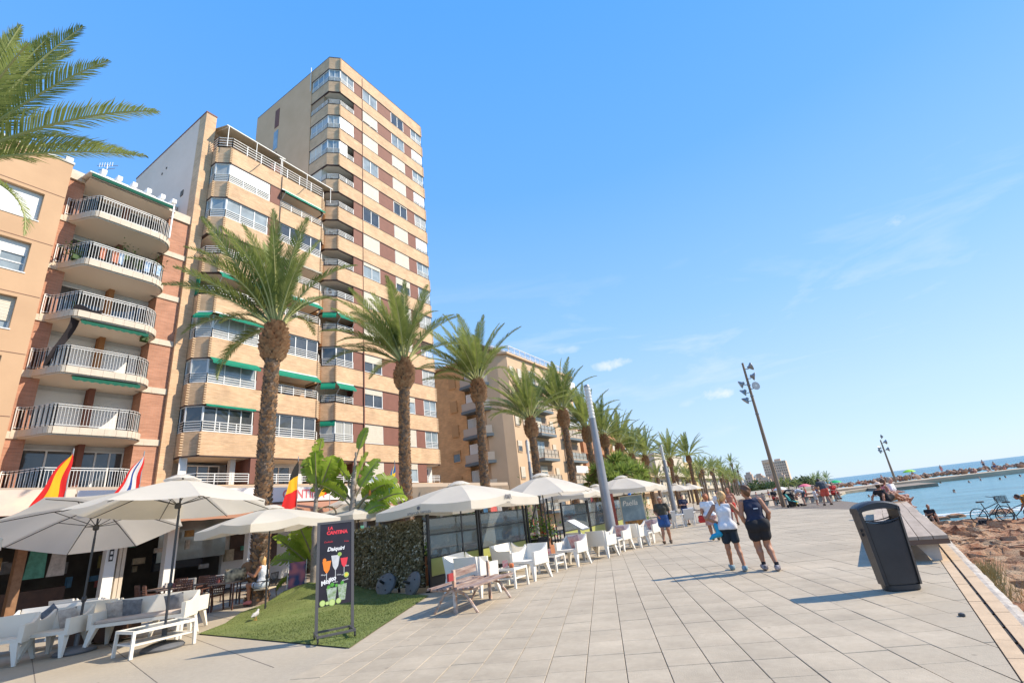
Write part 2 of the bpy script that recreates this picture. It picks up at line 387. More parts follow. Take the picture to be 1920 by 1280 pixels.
# faint slab joints cut as dark inlaid strips in the court
mb = MB()
for k in range(-6, 10):
    p0 = Vector((-30, 1.2+k*1.25+3.0)); p1 = Vector((-7.5, k*1.25-2.6+1.2))
    # clip right end to court border
    for s_ in range(40):
        t0 = s_/40; t1 = (s_+1)/40
        a_ = p0.lerp(p1, t0); b_ = p0.lerp(p1, t1)
        if b_.dot(nv) > -4.36 or b_.y > 9.8: continue
        mb.bar((a_.x, a_.y, -.0065), (b_.x, b_.y, -.0065), .012, .0022)
tj = mb.build('terrace_joints', joint, cpart, kind='stuff')
mb = MB(); mb.prism([(-15.6, 52.3), (-13.9, 60.3), (-15.6, 120), (-22, 419), (-79, 419), (-79, 50.1), (-9.7, 50.1)], -.02, -.001)
fp = mb.build('far_pavement', stone); fp['kind'] = 'structure'
# kerb strip along the sea: beige stones, slot drain, rough wall top
kerb = thing('kerb', 'beige stone kerb strip with a dark slot drain along the rocky shore', 'kerb', (0, 0, 0), world=True)
kerb['kind'] = 'structure'; del kerb['category']
y = 1.0; n = 0
while y < 31:
    y2 = y + .60
    for (a0, a1) in ((.0, .13), (.165, .30)):
        b = MB(); g = .004
        pts = [(EDGE(y+g)+a0, y+g), (EDGE(y+g)+a1, y+g), (EDGE(y2-g)+a1, y2-g), (EDGE(y2-g)+a0, y2-g)]
        b.prism(pts, -.05, .004+random.uniform(-.002, .002)); b.build('kerb_stone', beige_stone, kerb)
    n += 1; y = y2
b = MB()
y = 1.0
while y < 31:
    b.prism([(EDGE(y)+.13, y), (EDGE(y)+.165, y), (EDGE(y+.52)+.165, y+.52), (EDGE(y+.52)+.13, y+.52)], -.05, -.012); y += .6
b.build('slot_drain', slotm, kerb)
b = MB(); N_ = 240; prev = None; vs = []
for i in range(N_+1):
    y = 1+30*i/N_; e = EDGE(y)
    w = .405 + .04*noise.noise(Vector((y*1.9, 3, 0))) + .03*noise.noise(Vector((y*7, 9, 0)))
    h = .0 + .015*noise.noise(Vector((y*3, 7, 2)))
    vs += [(e+.30, y, -.005), (e+.345, y, h), (e+w, y, h-.015), (e+w+.05, y, -.12), (e+w+.03, y, -1.2)]
fs = []
for i in range(N_):
    for j in range(4):
        a = i*5+j; fs.append((a, a+1, a+6, a+5))
b.add(vs, fs); b.build('wall_top', old_conc, kerb)
# sea
def sea_mat():
    M_ = bpy.data.materials.new('sea_water'); M_.use_nodes = True; t = M_.node_tree; b = t.nodes['Principled BSDF']
    tc = N('ShaderNodeTexCoord', t); mpn = N('ShaderNodeMapping', t); mpn.inputs['Scale'].default_value = (1, 1.7, 1); mpn.inputs['Rotation'].default_value = (0, 0, .5); t.links.new(tc.outputs['Object'], mpn.inputs[0])
    sp = N('ShaderNodeSeparateXYZ', t); t.links.new(tc.outputs['Object'], sp.inputs[0])
    # depth: shallow turquoise bay, deeper blue beyond the breakwater
    mr = N('ShaderNodeMapRange', t); mr.inputs[1].default_value = 120; mr.inputs[2].default_value = 420; t.links.new(sp.outputs[1], mr.inputs[0])
    r = N('ShaderNodeValToRGB', t); e = r.color_ramp.elements
    e[0].position = 0; e[0].color = (.13, .27, .30, 1); e[1].position = 1; e[1].color = (.012, .13, .20, 1)
    e.new(.5).color = (.05, .24, .29, 1)
    t.links.new(mr.outputs[0], r.inputs[0])
    n = N('ShaderNodeTexNoise', t); n.inputs['Scale'].default_value = .22; n.inputs['Detail'].default_value = 7; t.links.new(mpn.outputs[0], n.inputs['Vector'])
    h = N('ShaderNodeHueSaturation', t); m2 = N('ShaderNodeMapRange', t); m2.inputs[1].default_value = .3; m2.inputs[2].default_value = .7; m2.inputs[3].default_value = .75; m2.inputs[4].default_value = 1.25
    t.links.new(n.outputs['Fac'], m2.inputs[0]); t.links.new(m2.outputs[0], h.inputs['Value']); t.links.new(r.outputs[0], h.inputs['Color']); t.links.new(h.outputs[0], b.inputs['Base Color'])
    b.inputs['Roughness'].default_value = .22; b.inputs['IOR'].default_value = 1.33; b.inputs['Specular IOR Level'].default_value = .32
    w = N('ShaderNodeTexNoise', t); w.inputs['Scale'].default_value = 1.6; w.inputs['Detail'].default_value = 8; w.inputs['Roughness'].default_value = .65; t.links.new(mpn.outputs[0], w.inputs['Vector'])
    bp = N('ShaderNodeBump', t); bp.inputs['Strength'].default_value = .9; bp.inputs['Distance'].default_value = .22; t.links.new(w.outputs['Fac'], bp.inputs['Height']); t.links.new(bp.outputs[0], b.inputs['Normal'])
    return M_
seam = sea_mat()
mb = MB(); mb.add([(-9000, -400, -1.2), (15000, -400, -1.2), (15000, 22000, -1.2), (-9000, 22000, -1.2)], [(0, 1, 2, 3)])
sea = mb.build('sea', seam); sea['kind'] = 'structure'
# seabed / land under everything on the inland side
mb = MB(); mb.prism([(-15.4, 120), (-12, 150), (-2, 175), (-6, 240), (-10, 330), (-16, 600), (-16, 2500), (-2500, 2500), (-2500, -400), (-79, -400), (-79, 419), (-22.1, 419)], -1.7, -.3)
land = mb.build('land', mat('inland_ground', (.33, .27, .2), (.2, .17, .12), rough=.95, scale=.05)); land['kind'] = 'structure'
# foam lines near the rocks
foam = mat('sea_foam', (.8, .85, .87), rough=.6)
# rocky shore
def rock_mat():
    M_ = bpy.data.materials.new('shore_rock'); M_.use_nodes = True; t = M_.node_tree; b = t.nodes['Principled BSDF']; b.inputs['Roughness'].default_value = .9
    tc = N('ShaderNodeTexCoord', t); n = N('ShaderNodeTexNoise', t); n.inputs['Scale'].default_value = 1.1; n.inputs['Detail'].default_value = 12; n.inputs['Roughness'].default_value = .72; t.links.new(tc.outputs['Object'], n.inputs['Vector'])
    r = N('ShaderNodeValToRGB', t); e = r.color_ramp.elements
    e[0].position = .3; e[0].color = (.20, .075, .035, 1); e[1].position = .72; e[1].color = (.62, .47, .31, 1); e.new(.42).color = (.42, .18, .085, 1); e.new(.50).color = (.55, .31, .17, 1); e.new(.60).color = (.60, .41, .25, 1)
    t.links.new(n.outputs['Fac'], r.inputs[0]); t.links.new(r.outputs[0], b.inputs['Base Color'])
    vo = N('ShaderNodeTexVoronoi', t); vo.feature = 'DISTANCE_TO_EDGE'; vo.inputs['Scale'].default_value = 1.5
    wv = N('ShaderNodeTexNoise', t); wv.inputs['Scale'].default_value = 2.2; wv.inputs['Detail'].default_value = 6; t.links.new(tc.outputs['Object'], wv.inputs['Vector'])
    mxv = N('ShaderNodeMixRGB', t); mxv.inputs[0].default_value = .28; t.links.new(tc.outputs['Object'], mxv.inputs[1]); t.links.new(wv.outputs['Color'], mxv.inputs[2]); t.links.new(mxv.outputs[0], vo.inputs['Vector'])
    mrv = N('ShaderNodeMapRange', t); mrv.inputs[1].default_value = .0; mrv.inputs[2].default_value = .035; mrv.inputs[3].default_value = .45; mrv.inputs[4].default_value = 1; t.links.new(vo.outputs['Distance'], mrv.inputs[0])
    hv = N('ShaderNodeHueSaturation', t); t.links.new(r.outputs[0], hv.inputs['Color']); t.links.new(mrv.outputs[0], hv.inputs['Value']); t.links.new(hv.outputs[0], b.inputs['Base Color'])
    v = N('ShaderNodeTexNoise', t); v.inputs['Scale'].default_value = 12; v.inputs['Detail'].default_value = 9; v.inputs['Roughness'].default_value = .7; t.links.new(tc.outputs['Object'], v.inputs['Vector'])
    bp = N('ShaderNodeBump', t); bp.inputs['Strength'].default_value = 1; bp.inputs['Distance'].default_value = .16; t.links.new(v.outputs['Fac'], bp.inputs['Height']); t.links.new(bp.outputs[0], b.inputs['Normal'])
    return M_
rockm = rock_mat()
def rh(x, y):
    e = EDGE(min(y, 46)); dx = x-e
    base = -.42 - .035*max(0, y-8)*.75
    if y > 31: base -= (y-31)*.045
    base -= max(0, x-9)*.04
    v = Vector((x*.55, y*.55, .3))
    h = .26*noise.fractal(v, .9, 2.1, 4) + .13*noise.noise(Vector((x*1.5+3, y*1.1, 1)))
    lay = .10; hh = base + h
    st = (hh/lay) - math.floor(hh/lay); hh = lay*(math.floor(hh/lay) + st**7)
    hh += .03*noise.noise(Vector((x*3.1, y*4.5, 5))) + .03*noise.noise(Vector((x*9, y*11, 1))) - .10*max(0, .12-abs(noise.noise(Vector((x*1.3, y*2.1, 8)))))/.12
    pd = hypot((x-2.55)/1.15, (y-7.2)/1.5); hh -= .55*max(0, 1-pd**2)
    return hh
mb = MB(); xs = []; x = .0
while x < 26: xs.append(x); x += .04 + x*.012
ys = []; y = 2.5
while y < 44: ys.append(y); y += .045 + (y-2.5)*.008
vs = [(EDGE(y)+.38+x, y, rh(EDGE(y)+.38+x, y)) for y in ys for x in xs]; nx = len(xs)
mb.smooth = True
mb.add(vs, [(j*nx+i, j*nx+i+1, (j+1)*nx+i+1, (j+1)*nx+i) for j in range(len(ys)-1) for i in range(nx-1)])
rk = mb.build('rocky_shore', rockm); rk['kind'] = 'structure'
mb = MB(); mb.add([(1.0, 4.2, -.80), (4.0, 4.2, -.80), (4.0, 9.6, -.80), (1.2, 9.6, -.80)], [(0,1,2,3)])
pool = mb.build('rock_pool_water', mat('pool_water', (.30, .33, .32), (.38, .38, .36), rough=.08, scale=1.5, bump=.06, bscale=6)); pool['kind'] = 'structure'
rs_ = random.Random(5)
# broken slabs of the same rock lying all over the shelf
mb = MB()
for k in range(2300):
    y0 = 3 + 33*rs_.random()**.8; x0 = EDGE(min(y0, 46)) + .45 + rs_.random()**1.3*14; s = (.04+.20*rs_.random()**2.5)*(.6+y0*.035); a = rs_.random()*6.28; z0 = rh(x0, y0)
    n_ = rs_.choice((5, 6, 7)); tx, ty = rs_.gauss(0, .16), rs_.gauss(0, .16); th = s*rs_.uniform(.08, .24); top = []; bot = []
    for j in range(n_):
        q_ = a + 2*pi*j/n_ + rs_.gauss(0, .2); r_ = s*rs_.uniform(.7, 1.15); xx, yy = r_*cos(q_)*1.5, r_*sin(q_)
        top.append((x0+xx*.85, y0+yy*.85, z0+th+tx*xx+ty*yy)); bot.append((x0+xx*1.1, y0+yy*1.1, z0-.08))
    mb.add(top+bot, [tuple(range(n_))] + [(j, n_+j, n_+(j+1) % n_, (j+1) % n_) for j in range(n_)])
o = mb.build('broken_rock', rockm); o['kind'] = 'stuff'
# loose boulders along the water line
def boulder(sz, seed, sub=2):
    bm = bmesh.new(); bmesh.ops.create_icosphere(bm, subdivisions=sub, radius=1)
    for v in bm.verts:
        n_ = noise.noise(v.co*1.3 + Vector((seed*7.3, seed, 0)))*.35 + noise.noise(v.co*3+Vector((seed, 2, 0)))*.15
        v.co = v.co*(1+n_); v.co.x = max(-.9, min(.9, v.co.x)); v.co.z = max(-.5, min(.62, v.co.z))
    me = bpy.data.meshes.new('boulder'); bm.to_mesh(me); bm.free(); me.materials.append(rockm); return me
bmesh_ = [boulder(1, s) for s in range(5)]
for (x, y, s) in ((4.6, 37.4, .6), (5.4, 38.3, .7), (7.4, 38.4, .9), (9.6, 38.0, .9), (3.6, 38.6, .5)):
    o = inst('boulder', random.choice(bmesh_), None, (x, y, -1.15), (0, 0, rs_.random()*6), (s, s*.6, s*.25))
    tag(o, 'dark low boulder at the water line of the rocky shore', 'boulder', 'boulders along the water line')
# foam
mb = MB()
for k in range(26):
    x0 = 4+rs_.random()*13; y0 = 39.0 + rs_.random()*3.2; L = .5+rs_.random()*1.6
    pts = []
    for j in range(9): pts.append((x0+L*cos(j/9*2*pi), y0+.13*sin(j/9*2*pi)*(1+rs_.random()), -1.188))
    mb.add(pts, [tuple(range(9))])
o = mb.build('foam', foam); o['kind'] = 'stuff'
# dry grass tuft beside the kerb
mb = MB(); straw = mat('straw_grass', (.42, .33, .15), (.3, .25, .1), rough=.9, scale=9)
for k in range(420):
    x0 = 1.95+rs_.gauss(0, .12); y0 = 13.1+rs_.gauss(0, .4); h = .18+rs_.random()*.22; a = rs_.random()*6.28; lx = cos(a)*h*.5; ly = sin(a)*h*.5; z0 = rh(x0, y0)-.02
    mb.add([(x0-.006, y0, z0), (x0+.006, y0, z0), (x0+lx, y0+ly, z0+h)], [(0,1,2)])
o = mb.build('dry_grass', straw); o['kind'] = 'stuff'
# beach and breakwater at the far side of the bay
sand = mat('beach_sand', (.50, .40, .28), (.40, .30, .2), rough=.95, scale=.6)
mb = MB(); mb.prism([(-13.9, 60.2), (-9.1, 52.1), (-3, 54), (-1.5, 70), (-.3, 90), (1.5, 108), (10, 117), (24, 121), (24, 124), (-12, 150), (-15.4, 120)], -1.6, -.78)
o = mb.build('beach', sand); o['kind'] = 'structure'
conc2 = mat('breakwater_concrete', (.58, .46, .33), (.42, .32, .22), rough=.9, scale=.4)
mb = MB(); mb.prism([(-2, 112), (9, 118), (30, 122), (60, 124), (150, 124), (150, 131), (-6, 131), (-8, 116)], -1.5, -.45)
o = mb.build('breakwater_platform', conc2); o['kind'] = 'structure'
mb = MB(); mb.prism([(7.0, 96), (13.2, 97.5), (12.6, 112), (5, 112)], -1.5, -.72)
o = mb.build('bathing_pier', mat('dark_pier', (.2, .15, .11), (.3, .24, .18), rough=.9, scale=2)); o['kind'] = 'structure'
mb = MB()
for k in range(1000):
    x = -4 + 154*rs_.random()**1.1; y = 129 + rs_.random()*7; s = .25+rs_.random()*.55
    z = -.35 + (1-abs(y-132)/5)*.55 + rs_.random()*.2
    i0 = len(mb.v); mb.lathe([(0, .5), (.7, .3), (1, -.1), (.7, -.6)], 6); mb.xf(Matrix.Translation((x, y, z)) @ Euler((rs_.random(), rs_.random(), rs_.random()*6)).to_matrix().to_4x4() @ Matrix.Diagonal((s, s*.8, s*.6, 1)), i0)
mb.sm = [False]*len(mb.sm)
o = mb.build('breakwater_rocks', mat('breakwater_rock', (.46, .30, .21), (.26, .16, .11), rough=.9, scale=.5)); o['kind'] = 'stuff'
# ============================================================= buildings
tan_brick = brick_mat('tan_brick', (.70, .465, .275), (.61, .385, .21), (.54, .375, .25))
red_brick = brick_mat('red_brick', (.50, .23, .14), (.42, .18, .10), (.44, .29, .21))
brown_panel = mat('brown_panel', (.235, .095, .065), (.20, .08, .055), rough=.75, scale=2, bump=.1)
dark_line = mat('dark_flashing', (.07, .04, .035), rough=.7)
quoin_m = mat('quoin_brick', (.60, .43, .27), rough=.85)
white_paint = mat('white_paint', (.78, .77, .74), rough=.55)
white_wall = mat('white_render', (.72, .70, .66), (.64, .61, .57), rough=.85, scale=2)
cream_shut = mat('cream_shutter', (.66, .60, .49), (.60, .54, .43), rough=.65, scale=3)
white_shut = mat('white_shutter', (.78, .77, .74), rough=.5)
win_glass = glass_mat('window_glass', (.05, .055, .06))
win_glass2 = glass_mat('window_glass_pale', (.20, .23, .24), rough=.08)
curtain_glass = mat('curtained_glass', (.48, .47, .43), (.38, .37, .34), rough=.12, scale=1.5, spec=.8, stretch=(6, 6, .3))
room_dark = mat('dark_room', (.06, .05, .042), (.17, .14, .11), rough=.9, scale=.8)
soffit = mat('soffit_render', (.70, .62, .52), rough=.9)
green_cloth = mat('green_awning_cloth', (.0, .30, .18), (.0, .24, .14), rough=.8, scale=2, trans=.25)
dkgreen_cloth = mat('dark_green_awning_cloth', (.0, .10, .06), rough=.85, trans=.15)
sand_cloth = mat('sand_awning_cloth', (.50, .46, .36), rough=.85, trans=.2)
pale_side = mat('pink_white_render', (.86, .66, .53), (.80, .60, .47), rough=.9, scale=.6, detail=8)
orange_rend = mat('apricot_render', (.60, .385, .225), (.53, .335, .195), rough=.9, scale=.5, detail=8)
cream_stone = mat('cream_stone_trim', (.66, .57, .45), (.60, .50, .39), rough=.8, scale=3)
metal_grey = mat('grey_metal', (.30, .31, .32), rough=.45, metal=.6)
black_metal = mat('black_metal', (.018, .018, .02), rough=.45, spec=.5)
pale_metal = mat('pale_railing', (.66, .66, .65), rough=.45)
PITCHZ = 2.775
def lineseg(p0, p1):
    p0 = Vector(p0); p1 = Vector(p1); d = (p1-p0); L = d.length; d /= L; n = Vector((d.y, -d.x))   # n points outward when going +Y along a +X facing front
    return p0, p1, d, L, n
def window(parent, p0, p1, z0, z1, nm=2, glass='dark', shut=0, inset=.12, frame=.06, shutm=None, sill=True, fm=None, transom=False):
    """framed window in the plane p0-p1 (seen from the side n); shut = share of the height the roller shutter covers"""
    p0, p1, d, L, n = lineseg(p0, p1); a = p0 - n*inset
    def P(u, dep, z): q = a + d*u + n*dep; return (q.x, q.y, z)
    fb = MB(); R = Matrix(((d.x, n.x, 0), (d.y, n.y, 0), (0, 0, 1)))
    def bx(b, u0, u1, d0, d1, za, zb): b.obox(P((u0+u1)/2, (d0+d1)/2, (za+zb)/2), u1-u0, d1-d0, zb-za, M_=R)
    bx(fb, 0, L, 0, .05, z0, z0+frame); bx(fb, 0, L, 0, .05, z1-frame, z1)
    bx(fb, 0, frame, -.001, .049, z0+frame, z1-frame); bx(fb, L-frame, L, -.001, .049, z0+frame, z1-frame)
    for i in range(1, nm): u = L*i/nm; bx(fb, u-frame/2, u+frame/2, .001, .047, z0+frame, z1-frame)
    if transom: bx(fb, frame, L-frame, .003, .045, z0+.5, z0+.55)
    if sill: bx(fb, -.03, L+.03, .052, inset+.03, z0-.03, z0+.02)
    w = fb.build('window', fm or white_paint, parent)
    g = {'dark': win_glass, 'pale': win_glass2, 'curtain': curtain_glass}[glass]
    zt = z1-frame - shut*(z1-z0-2*frame)
    if zt - z0 > .15:
        for i in range(nm):
            b = MB(); bx(b, L*i/nm+frame/2, L*(i+1)/nm-frame/2, .008, .014, z0+frame, zt); b.build('pane', g, w)
    if shut > 0:
        b = MB(); z = zt; sh = .075
        while z < z1-frame-.01:
            bx(b, frame*.6, L-frame*.6, .05, .066 + .006*(int((z-zt)/sh) % 2), z, min(z+sh-.006, z1-.01)); z += sh
        b.build('shutter', shutm or cream_shut, w)
    return w
def railing(parent, pts, z0, h=.5, bars=4, post=1.1, m_=None, vert=False, r=.014, name='railing', cap=None):
    b = MB(); pts = [Vector(p) for p in pts]
    zs = [z0 + h*(i+1)/bars for i in range(bars)] if not vert else [z0+.1, z0+h]
    if cap: zs.append(cap)
    for i in range(len(pts)-1):
        a, c = pts[i], pts[i+1]; d = (c-a); L = d.length
        for z in zs: b.bar((a.x, a.y, z), (c.x, c.y, z), r*2.2, r*2.6)
        n_ = max(1, round(L/post))
        for k in range(n_+1):
            p = a + d*k/n_; b.bar((p.x, p.y, z0-.02), (p.x, p.y, max(zs)), r*3)
        if vert:
            n_ = max(1, round(L/.12))
            for k in range(n_): p = a + d*(k+.5)/n_; b.bar((p.x, p.y, z0+.1), (p.x, p.y, z0+h), r*1.3)
    return b.build(name, m_ or white_paint, parent)
def awning(parent, p0, p1, ztop, drop=.55, out=.55, m_=None, valance=.14, arms=True):
    p0, p1, d, L, n = lineseg(p0, p1); m_ = m_ or green_cloth
    b = MB(); a = p0 + n*.06; c = p1 + n*.06; a2 = p0+n*out; c2 = p1+n*out; zb = ztop-drop
    k = 8; vs = []
    for j in range(k+1):
        t = j/k; q1 = a.lerp(c, t); q2 = a2.lerp(c2, t); sag = .02*sin(t*pi)
        vs += [(q1.x, q1.y, ztop), ((q1.x+q2.x)/2, (q1.y+q2.y)/2, (ztop+zb)/2-sag), (q2.x, q2.y, zb), (q2.x+n.x*.01, q2.y+n.y*.01, zb-valance-.02*(j % 2))]
    fs = []
    for j in range(k):
        for i in range(3): fs.append((j*4+i, j*4+i+1, j*4+i+5, j*4+i+4))
    n0 = len(vs); vs2 = [(x - n.x*.006, y-n.y*.006, z-.006) for x, y, z in vs]
    b.add(vs, fs); b.add(vs2, [f[::-1] for f in fs])
    o = b.build('awning', m_, parent)
    if arms:
        b = MB()
        for q, q2 in ((p0+d*.08, a2+d*.08), (p1-d*.08, c2-d*.08)): b.bar((q.x, q.y, zb-.45), (q2.x, q2.y, zb-.01), .025)
        b.bar((a.x, a.y, ztop+.03), (c.x, c.y, ztop+.03), .07); b.build('awning_arm', white_paint, o)
    return o
def quoin(parent, x, y, z0, z1, sx, sy):
    b = MB(); z = z0+.02; i = 0
    while z < z1-.06:
        b.box(x-sx/2-.02, x+sx/2+.055, y-sy/2-.05, y+sy/2+.05, z, z+.07); z += .14
    return b.build('corner_bricks', quoin_m, parent, kind='stuff')
def inset_poly(poly, d):
    """shrink a convex clockwise/counter polygon by d"""
    n = len(poly); c = Vector((sum(p[0] for p in poly)/n, sum(p[1] for p in poly)/n)); res = []
    for i in range(n):
        p0, p1, p2 = Vector(poly[i-1]), Vector(poly[i]), Vector(poly[(i+1) % n])
        d1 = (p1-p0).normalized(); d2 = (p2-p1).normalized(); n1 = Vector((-d1.y, d1.x)); n2 = Vector((-d2.y, d2.x))
        if n1.dot(c-p1) < 0: n1 = -n1
        if n2.dot(c-p1) < 0: n2 = -n2
        b = (n1+n2).normalized(); q = p1 + b*d/max(.3, b.dot(n1)); res.append((q.x, q.y))
    return res
# ---------------------------------------------------------------- the 14-storey tower and the 8-storey block beside it
def storey(k): return 6.60 + PITCHZ*k, 7.88 + PITCHZ*k        # underside and top of brick band k
# tower
tan_shade_lift = mat('tan_side_shade_lift', (.76, .475, .275), (.69, .42, .235), rough=.85, scale=.5, detail=8)  # side wall coloured lighter and warmer than the brick to offset its blue shade
tw = thing('apartment_tower', 'tall tan brick apartment tower with brown panels between its windows, highest building in view', 'tower block', (-33, 27, 0), world=True)
TP = [(-28, 21.82), (-28, 32.7), (-28.5, 33.2), (-40.4, 33.2), (-40.4, 21.1), (-28.72, 21.1)]
for k in range(14):
    z0, z1 = storey(k)
    if k == 13: z1 = 44.15
    b = MB().m(0).prism(TP, z0, z1).m(1); P2 = inset_poly(TP, -.03)
    b.prism(P2, z0-.05, z0+.005); b.m(2).prism(inset_poly(TP, .12), z0-.058, z0-.04); b.m(1); b.prism(inset_poly(TP, -.02), z1-.003, z1+.03)
    b.build('brick_band', [tan_brick, dark_line, soffit], tw)
    quoin(tw, -28.0, 21.80, z0, z1, .05, .05)
    quoin(tw, -28.06, 32.72, z0, z1, .05, .10)
# blind side and back walls run the full height behind the corner balcony; service core closes the window rows
b = MB(); b.box(-40.37, -31.2, 21.055, 33.17, 0, 44.0); b.build('side_wall', tan_shade_lift, tw)
b = MB(); b.box(-31.21, -28.12, 24.0, 31.1, 3.9, 42.7); b.build('side_wall', brown_panel, tw)
b = MB(); b.prism([(-28.03, 21.9), (-28.03, 33), (-31, 33), (-31, 21.2), (-28.8, 21.2)], 3.9, 5.05); b.build('brick_band', tan_brick, tw)
b = MB().prism(TP, 44.15, 44.22); b.build('roof', dark_line, tw)
# slit stair window on the side wall
for k in range(14):
    z0 = storey(k)[0]
    if z0 < 30: continue
    b = MB().m(1 if k % 2 else 0).box(-37.0, -36.3, 21.03, 21.13, z0-2.4+.3, z0+.2); b.build('stair_window', [win_glass2, brown_panel], tw)
b = MB(); b.tube([(-31.3, 21.0, 41.6), (-31.3, 21.0, 44.6)], .04, 6); b.build('downpipe', white_paint, tw)
for yy in (24.38,):
    b = MB(); b.bar((-27.95, yy, 5.1), (-27.95, yy, 15.6), .07); b.bar((-27.975, yy, 15.6), (-27.975, yy, 43.9), .03); b.build('downpipe', brown_panel, tw)
left_t = ['open', 'curtain', 'green_open', 'glazed', 'green_open', 'open', 'open', 'open', 'open', 'open', 'half', 'glazed_white', 'open', 'glazed']
w2 = [.72, 1, .28, .42, .95, 1, .2, 1, 0, 1, 0, 1, .9, 0]
w3 = [.3, 1, .3, 1, 1, .9, .45, 1, 1, .05, 1, .95, 0, 0]
w4 = ['open', 'glazed', 'glazed', 'glazed', 'open', 'glazed', 'glazed', 'glazed', 'shut', 'glazed', 'shut', 'glazed', 'shut', 'glazed']
rt = random.Random(11)
for k in range(14):
    zb = (5.07 if k == 0 else storey(k-1)[1]) + .03; zt = storey(k)[0] - .05
    # brown panels between the openings, standing just proud of the core
    for (y0, y1) in ((23.40, 24.34), (26.30, 28.16), (29.97, 31.05)):
        b = MB(); b.box(-28.12, -28.02, y0, y1, zb, zt); b.build('wall_panel', brown_panel, tw)
    g = rt.choice(['dark', 'pale', 'dark'])
    window(tw, (-28.02, 24.42), (-28.02, 26.29), zb, zt, 2, g, w2[k], inset=.055, shutm=cream_shut if k not in (8,) else white_shut)
    window(tw, (-28.02, 28.17), (-28.02, 29.96), zb, zt, 2, rt.choice(['dark', 'pale']), w3[k], inset=.055)
    # right corner balcony
    A = [(-28.04, 31.08), (-28.04, 32.68), (-28.52, 33.17)]
    if w4[k] == 'glazed': 
        window(tw, A[0], A[1], zb, zt, 2, rt.choice(['pale', 'curtain']), 0, inset=.06)
    elif w4[k] == 'shut': window(tw, A[0], A[1], zb, zt, 2, 'pale', .8, inset=.06, shutm=white_shut)
    else:
        b = MB(); b.box(-31.1, -29.3, 31.1, 33.1, zb, zt); b.build('balcony_wall', white_wall, tw)
        window(tw, (-29.28, 31.5), (-29.28, 32.6), zb, zt-.2, 2, 'dark', 0, inset=.0, sill=False)
    railing(tw, A, zb, .52, 4, .8)
    # left corner balcony: side, chamfer, front
    B = [(-31.1, 21.13), (-28.73, 21.13), (-28.04, 21.84), (-28.04, 23.38)]
    t = left_t[k]
    if t in ('open', 'green_open', 'half'):
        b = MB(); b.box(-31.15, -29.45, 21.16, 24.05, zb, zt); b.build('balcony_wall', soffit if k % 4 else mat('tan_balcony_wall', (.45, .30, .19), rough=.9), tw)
        window(tw, (-29.43, 21.9), (-29.43, 23.0), zb, zt-.25, 2, 'dark', 0 if k % 2 else .3, inset=.0, sill=False)
    if t in ('glazed', 'curtain', 'glazed_white'):
        g = {'glazed': 'dark' if k < 5 else 'pale', 'curtain': 'curtain', 'glazed_white': 'curtain'}[t]
        window(tw, B[0], B[1], zb, zt, 3, g, 0, inset=.05, sill=False); window(tw, B[1], B[2], zb, zt, 1 if k < 5 else 2, g, 0, inset=.05, sill=False)
        window(tw, B[2], B[3], zb, zt, 2, g, .0 if t != 'glazed_white' else .96, inset=.05, sill=False, shutm=white_shut)
    if t == 'half':
        window(tw, B[0], B[1], zb, zt, 3, 'pale', 0, inset=.05, sill=False); window(tw, B[1], B[2], zb, zt, 2, 'pale', 0, inset=.05, sill=False)
        window(tw, B[2], (-28.04, 22.7), zb, zt, 1, 'pale', .96, inset=.05, sill=False, shutm=white_shut)
    railing(tw, B, zb, .52, 4, .85)
    if t == 'green_open':
        awning(tw, B[2], B[3], zt, .36, .42); awning(tw, B[1], B[2], zt, .36, .3, arms=False)
    if t == 'curtain': awning(tw, B[1], B[2], zt, .2, .12, arms=False)
for (x, y, z) in ((-29.3, 21.6, 19.6), (-29.3, 23.1, 24.9)):
    b = MB().m(0).box(x, x+.3, y, y+.75, z, z+.5).m(1).lathe([(0, 0), (.18, 0), (.2, .01)], 14, (x+.31, y+.3, z+.25), Matrix.Rotation(pi/2, 3, 'Y')); b.build('air_conditioner', [white_paint, room_dark], tw)
# ---------------------------------------------------------------- block with the green awnings
bl = thing('apartment_block', 'eight-storey tan brick block with green awnings and white railings, left of the tower', 'apartment building', (-33, 16, 0), world=True)
BP = [(-28, 13.1), (-28, 20.28), (-28.32, 20.62), (-29, 20.62), (-29, 21.08), (-40, 21.08), (-40, 11.8), (-29.8, 11.8), (-29.8, 12.46), (-28.64, 12.46)]
for k in range(8):
    z0, z1 = storey(k)
    b = MB().m(0).prism(BP, z0, z1)
    b.m(1).prism([(-27.97, 13.09), (-27.97, 20.29), (-28.3, 20.65), (-31, 20.65), (-31, 12.43), (-28.63, 12.43)], z0-.05, z0+.005)
    b.m(2).prism([(-28.12, 13.2), (-28.12, 20.2), (-28.4, 20.5), (-30.9, 20.5), (-30.9, 12.6), (-28.7, 12.6)], z0-.058, z0-.04)
    b.build('brick_band', [tan_brick, dark_line, soffit], bl)
    for (x, y) in ((-28.0, 13.08), (-28.64, 12.46), (-28.02, 20.3), (-28.33, 20.62)): quoin(bl, x, y, z0, z1, .05, .05)
b = MB(); b.prism([(-27.99, 13.1), (-27.99, 20.3), (-31, 20.6), (-31, 12.47), (-28.64, 12.47)], 3.9, 5.05); b.build('brick_band', tan_brick, bl)
b = MB(); b.box(-39.9, -31.3, 11.83, 21.0, 3.9, 29); b.build('core_wall', white_wall, bl)
b = MB(); b.box(-31.31, -28.12, 15.97, 16.76, 3.9, 28); b.build('wall_panel', brown_panel, bl)
b = MB(); b.bar((-27.95, 16.78, 5.1), (-27.95, 16.78, 27.2), .035); b.build('downpipe', dark_line, bl)
b = MB(); b.tube([(-29.6, 12.5, 4), (-29.35, 12.5, 14), (-29.35, 12.5, 28)], .045, 6); b.build('downpipe', brown_panel, bl)
